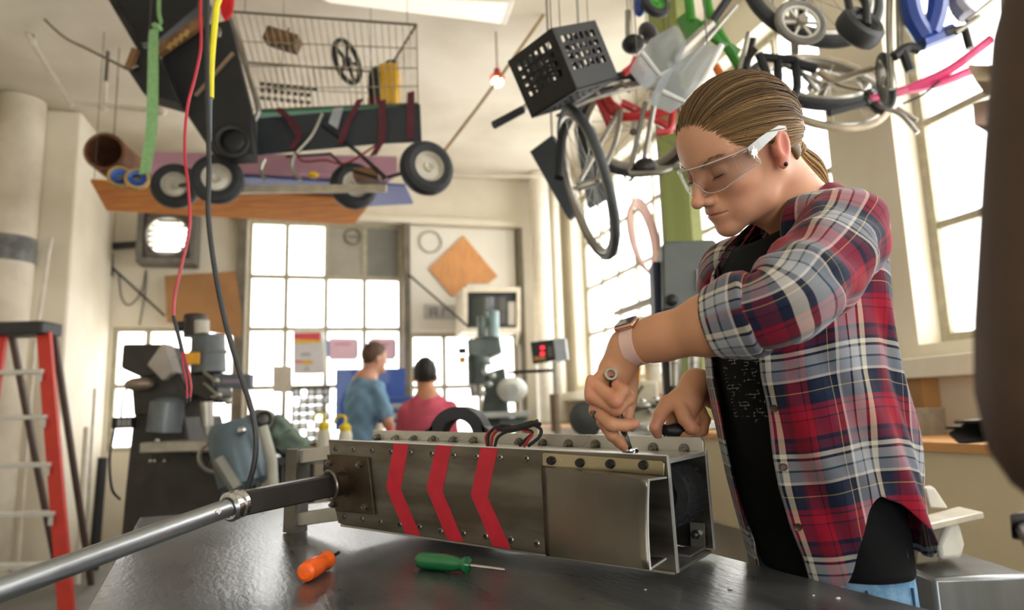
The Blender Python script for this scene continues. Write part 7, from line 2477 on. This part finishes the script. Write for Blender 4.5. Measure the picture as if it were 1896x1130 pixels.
MB().cyl(colx, V((colx.x, colx.y, at(1285, 460, YDp).z)), 0.045, 0.045, 20).build('column', M_dark, dpz, world=True)
MB().box(colx + V((0, -0.12, 0.035)), (0.4, 0.5, 0.07)).build('base', M_dg, dpz, world=True, bevel=0.01)
MB().bar(V((colx.x, colx.y, at(1285, 520, YDp).z)), V((colx.x - 0.02, YDp + 0.2, at(1285, 520, YDp).z)), 0.1, 0.1).build('head_clamp', M_dg, dpz, world=True)
MB().box(colx + V((-0.03, -0.25, at(1285, 790, YDp).z)), (0.36, 0.34, 0.03)).build('drill_table', M_silver, dpz, world=True, bevel=0.005)
gp_ = thing('green_post', 'tall olive green painted post behind the drill press', 'post', V((at(1250, 400, 4.25).x, 4.25, ztb)))
gx = at(1251, 400, 4.25)
MB().bb((gx.x - 0.085, 4.2, ztb + 0.002), (gx.x + 0.085, 4.3, H - 0.004)).build('post_face', mat('olive_green_paint', '6c7532', 0.5, var=0.15, scale=3, stretch=(6, 6, 0.3)), gp_, world=True)
MB().bb((gx.x + 0.086, 4.21, ztb + 0.002), (gx.x + 0.15, 4.29, H - 0.004)).build('pale_edge', mat('pale_yellow_green', 'a9b277', 0.5), gp_, world=True)
# bench lathe and clutter behind the hands
lt = thing('bench_lathe', 'pale bench lathe behind the hands of the woman in plaid', 'lathe', V((at(1150, 800, 3.55).x, 3.6, 0)))
YLa = 3.55
M_cl = mat('cream_machine', 'cfc7b0', 0.5, 0.1, var=0.15)
MB().bb((at(1085, 800, YLa).x, YLa, 0.0), (at(1235, 800, YLa).x, YLa + 0.4, 0.78)).build('cabinet', M_cl, lt, world=True, bevel=0.01)
MB().bb((at(1078, 800, YLa).x, YLa + 0.02, 0.78), (at(1240, 800, YLa).x, YLa + 0.3, at(1100, 800, YLa).z)).build('bed', M_silver, lt, world=True, bevel=0.008)
MB().bb((at(1165, 800, YLa).x, YLa + 0.05, at(1100, 800, YLa).z), (at(1228, 800, YLa).x, YLa + 0.3, at(1190, 705, YLa).z)).build('headstock', M_cl, lt, world=True, bevel=0.015)
MB().lathe([(0, 0), (0.085, 0), (0.085, 0.05), (0.03, 0.07), (0, 0.07)], at(1090, 775, YLa - 0.02), V((-0.5, -0.8, 0)), 28).build('chuck', M_mg2, lt, world=True)
tb_ = MB()
for (x, y) in ((1100, 800), (1112, 790), (1072, 778), (1190, 745), (1215, 740), (1200, 760)):
    tb_.ell(at(x, y, YLa - 0.04), (0.018, 0.018, 0.018), nu=10, nv=6).tube([at(x, y, YLa - 0.04), at(x + 6, y + 8, YLa + 0.06)], 0.007, 6)
tb_.build('control_knobs', M_chrome, lt, world=True, kind='stuff')
MB().tube([at(1215, 748, YLa - 0.05), at(1160, 760, YLa - 0.02)], 0.02, 12).ell(at(1190, 752, YLa - 0.05), (0.05, 0.025, 0.02)).build('tailstock_lever', M_silver, lt, world=True)
for k, (x, y0, y1, c_, lb2) in enumerate(((1210, 662, 705, 'e5dfcf', 'white plastic tub on the lathe headstock'), (1172, 668, 705, 'f0b52a', 'yellow and white tub next to the white tub on the lathe'))):
    p = at(x, y1, YLa + 0.15)
    zt2 = at(1190, 705, YLa).z + 0.001
    t = thing('plastic_tub', lb2, 'tub', V((p.x, p.y, zt2)))
    MB().lathe([(0, 0), (0.04, 0), (0.045, 0.08), (0.04, 0.085), (0, 0.085)], V((p.x, p.y, zt2)), UPZ, 18).build('body', mat('tub_' + c_, c_, 0.5), t, world=True)
    MB().lathe([(0.046, 0.0), (0.046, 0.015), (0, 0.015)], V((p.x, p.y, zt2 + 0.085)), UPZ, 18).build('lid', M_black if k else M_milk, t, world=True)
tag(MB().tube(cat_rom([at(1190, 715, YLa - 0.03), at(1178, 735, YLa - 0.03), at(1172, 770, YLa - 0.03), at(1175, 800, YLa - 0.03)], 6), 0.009, 8).build('olive_hose', mat('olive_hose', '6f7351', 0.6)), 'olive hose hanging down the lathe headstock', 'hose')
# hanging coil and papers against the right window
cl_ = thing('cable_coil', 'coil of pinkish cable hanging in the right window', 'cable', at(1180, 450, 4.0))
for i in range(5):
    MB().torus(at(1186 + i * 3, 440, 4.0 + 0.02 * i), V((0.85, -0.5, 0.1)), 0.20 + 0.012 * i, 0.008, 32, 6).build('coil_turn', mat('pink_cable', ('c9a79b', 'd8cfc4', 'b98a6a', 'c9a79b', 'd0b4a4')[i] if i == 0 else 'c9a79b', 0.6), cl_, world=True)
hang(cl_, at(1190, 375, 4.04), r=0.004)
wsh = thing('window_shelf', 'thin grey shelf board across the right window', 'shelf', at(1170, 565, 4.6))
MB().prism([at(1135, 577, 5.3), at(1228, 540, 4.0), at(1228, 551, 4.0), at(1135, 585, 5.3)], (0.06, 0.02, 0)).build('board', mat('grey_shelf', 'a9a290', 0.6), wsh, world=True)
hang(wsh, at(1150, 574, 5.1) + V((0.03, 0, 0.0)), r=0.004)
hang(wsh, at(1220, 545, 4.1) + V((0.03, 0, 0.0)), r=0.004)

# ------------------------------------------------------------------ the two men at the back
def man(name, label, base, face, height, shirt_hex, trouser_hex, hair_hex, skin_hex, pose, wd=1.0):
    """pose: joint positions in the man's own axes (x forward, y left, z up, metres)"""
    Rm = Matrix.Rotation(face, 3, 'Z')
    Rn = np.array(Rm)
    b = npv(base)

    def W(v):
        return np.asarray(v) @ Rn.T + b
    h = 0.009
    J = pose
    f1 = Field((-0.75, -0.55, -0.02), (0.75, 0.55, height + 0.1), h)
    hc_ = np.array(J['head'])
    f1.el(hc_ + (0, 0, 0.03), (0.098, 0.076, 0.10), k=0.01)
    f1.el(hc_ + (0.028, 0, -0.045), (0.062, 0.056, 0.078), k=0.03)
    f1.rc(hc_ + (0.088, 0, -0.0), hc_ + (0.112, 0, -0.035), 0.011, 0.013, k=0.01)
    f1.el(hc_ + (0.07, 0, -0.1), (0.025, 0.025, 0.02), k=0.02)
    for sy in (-1, 1):
        f1.el(hc_ + (-0.01, 0.08 * sy, -0.012), (0.019, 0.011, 0.032), k=0.006)
    f1.rc(hc_ + (-0.02, 0, -0.06), J['neck'], 0.058, 0.062, k=0.03)
    for s in ('l', 'r'):
        f1.rc(J['neck'], J['sh_' + s], 0.06, 0.055, k=0.04)
        f1.rc(J['sh_' + s], J['el_' + s], 0.052, 0.042, k=0.03)
        f1.rc(J['el_' + s], J['wr_' + s], 0.042, 0.029, k=0.02)
        hd = np.array(J['wr_' + s])
        d = hd - np.array(J['el_' + s])
        d = d / np.linalg.norm(d)
        sd_ = np.cross(d, (0, 0, 1.0))
        sd_ = sd_ / (np.linalg.norm(sd_) + 1e-6)
        f1.rc(hd, hd + d * 0.08, 0.032, 0.034, k=0.02)
        for q in (-0.03, -0.01, 0.01, 0.03):
            f1.rc(hd + d * 0.09 + sd_ * q, hd + d * 0.16 + sd_ * q * 1.1 + np.array((0, 0, -0.02)), 0.0105, 0.0085, k=0.006)
        f1.rc(hd + d * 0.03 + sd_ * 0.03, hd + d * 0.1 + sd_ * 0.06, 0.012, 0.009, k=0.008)
    f1.rc(J['neck'], J['hip'], 0.09, 0.1, k=0.05)
    v1, q1 = f1.mesh()
    sk = np.tile(rgb(skin_hex), (len(v1), 1))
    o = np_mesh(name, [(W(v1), q1)], M_skin, colors=sk)
    tag(o, label, 'person', 'men working at the back benches')
    # shirt
    f2 = Field((-0.75, -0.55, 0.4), (0.75, 0.55, height), h)
    nk, hp = np.array(J['neck']), np.array(J['hip'])
    mid = nk * 0.55 + hp * 0.45
    f2.el(nk * 0.72 + hp * 0.28 + (0.0, 0, 0), (0.125 * wd, 0.18 * wd, 0.20), k=0.02)
    f2.el(mid + (-0.01, 0, 0), (0.12 * wd, 0.158 * wd, 0.2), k=0.06)
    f2.el(hp + (0, 0, 0.06), (0.125 * wd, 0.162 * wd, 0.16), k=0.06)
    f2.rc(nk + (-0.01, 0, -0.035), nk + (-0.01, 0, -0.06), 0.085, 0.1, k=0.03)
    for s in ('l', 'r'):
        sh, el = np.array(J['sh_' + s]), np.array(J['el_' + s])
        f2.rc(nk + (-0.01, 0, -0.05), sh, 0.065, 0.058, k=0.04)
        f2.rc(sh, sh + (el - sh) * 0.72, 0.06, 0.064, k=0.03)
    f2.rc(nk + (0.0, 0, 0.0), nk + (0.015, 0, 0.12), 0.066, 0.06, k=0.01, mode='s')
    v2, q2 = f2.mesh()
    v2 = v2 + 0.004 * np.sin(v2[:, [2, 0, 1]] * 55 + v2[:, [1, 2, 0]] * 40)
    so = np_mesh('t_shirt', [(W(v2), q2)], mat('tee_' + shirt_hex, shirt_hex, 0.9, var=0.15, scale=9, spec=0.2), o)
    # trousers
    f3 = Field((-0.6, -0.35, -0.01), (0.75, 0.35, hp[2] + 0.2), h)
    f3.el(hp + (0, 0, 0.0), (0.125, 0.168, 0.13), k=0.03)
    for s in ('l', 'r'):
        f3.rc(np.array(J['hj_' + s]), J['kn_' + s], 0.085, 0.062, k=0.04)
        f3.rc(J['kn_' + s], J['an_' + s], 0.062, 0.05, k=0.03)
    v3, q3 = f3.mesh()
    np_mesh('trousers', [(W(v3), q3)], mat('trousers_' + trouser_hex, trouser_hex, 0.9, var=0.15, scale=9, spec=0.2), o)
    for s in ('l', 'r'):
        an = np.array(J['an_' + s])
        fz = Field(an - (0.12, 0.09, 0.12), an + (0.26, 0.09, 0.1), 0.008)
        fz.rc(an + (0, 0, -0.02), an + (0.0, 0, -0.04), 0.052, 0.048, k=0.02)
        fz.rc(an + (0.0, 0, -0.045), an + (0.14, 0, -0.055), 0.045, 0.038, k=0.03)
        vz, qz = fz.mesh()
        np_mesh('shoe', [(W(vz), qz)], mat('dark_shoe', '2a2a2e', 0.7), o)
    # hair
    f4 = Field(hc_ - 0.14, hc_ + 0.16, 0.006)
    f4.el(hc_ + (-0.004, 0, 0.034), (0.108, 0.086, 0.108), k=0.005)
    f4._do(lambda x, y, z: (x - hc_[0] - 0.055) * -0.8 - (hc_[2] - 0.0 - z) * -0.6 + 0 * y, hc_ - 0.3, hc_ + 0.3, 0.01, 's') if False else None

    def cut(x, y, z):
        X, Z = x - hc_[0], z - hc_[2]
        lim = np.interp(X, [-0.12, -0.06, -0.02, 0.03, 0.07, 0.12], [-0.06, -0.05, 0.0, 0.03, 0.07, 0.1]).astype(np.float32)
        return (Z - lim) + 0 * y
    f4._do(cut, hc_ - 0.3, hc_ + 0.3, 0.008, 's')
    v4, q4 = f4.mesh()
    v4 = v4 + 0.0025 * np.sin(v4 * 160)
    np_mesh('hair', [(W(v4), q4)], mat('hair_' + hair_hex, hair_hex, 0.6, var=0.3, scale=60), o)
    return o


mb_ = at(676, 800, 5.5)
m1 = man('person', 'man in a pale blue T-shirt standing at the back bench', (mb_.x - 0.02, mb_.y, 0), math.radians(38), 1.76, '7fa6c4', '8d7d66', '5d4331', 'cf9c82', {
    'head': (0.09, -0.03, 1.63), 'neck': (0.02, 0, 1.45), 'sh_l': (0.02, 0.165, 1.385), 'sh_r': (0.04, -0.165, 1.385), 'el_l': (0.08, 0.20, 1.10), 'el_r': (0.12, -0.20, 1.12),
    'wr_l': (0.28, 0.15, 1.0), 'wr_r': (0.20, -0.17, 0.93), 'hip': (-0.02, 0, 0.94), 'hj_l': (-0.02, 0.09, 0.88), 'hj_r': (-0.02, -0.09, 0.88), 'kn_l': (0.0, 0.1, 0.48), 'kn_r': (0.0, -0.1, 0.48), 'an_l': (-0.03, 0.1, 0.095), 'an_r': (-0.03, -0.1, 0.095)})
mp_ = at(792, 790, 4.85)
m2 = man('person', 'dark haired man in a pink T-shirt sitting with his back to the camera', (mp_.x, mp_.y, 0), math.radians(100), 1.62, 'cf5f72', '3c4047', '1c1816', 'c58c6b', {
    'head': (0.07, 0.01, 1.44), 'neck': (0.0, 0, 1.265), 'sh_l': (0.0, 0.145, 1.19), 'sh_r': (0.0, -0.145, 1.20), 'el_l': (0.12, 0.17, 0.96), 'el_r': (0.10, -0.17, 0.95),
    'wr_l': (0.32, 0.15, 0.98), 'wr_r': (0.30, -0.15, 0.97), 'hip': (-0.03, 0, 0.82), 'hj_l': (0.02, 0.09, 0.79), 'hj_r': (0.02, -0.09, 0.79), 'kn_l': (0.40, 0.13, 0.76), 'kn_r': (0.40, -0.13, 0.76), 'an_l': (0.30, 0.12, 0.34), 'an_r': (0.30, -0.12, 0.34)}, wd=0.9)
sto = thing('shop_stool', 'tall shop stool under the man in pink', 'stool', V((mp_.x, mp_.y, 0)))
MB().lathe([(0, 0.64), (0.17, 0.64), (0.17, 0.675), (0, 0.675)], V((mp_.x, mp_.y, 0)), UPZ, 26).build('seat', M_brownw, sto, world=True)
for i in range(4):
    t = i * math.pi / 2 + 0.5
    q = V((mp_.x, mp_.y, 0))
    MB().tube([q + V((0.11 * math.cos(t), 0.11 * math.sin(t), 0.64)), q + V((0.21 * math.cos(t), 0.21 * math.sin(t), 0))], 0.013, 8).build('leg', M_dark, sto, world=True)
MB().torus(V((mp_.x, mp_.y, 0.26)), UPZ, 0.17, 0.01, 30, 8).build('foot_ring', M_dark, sto, world=True)
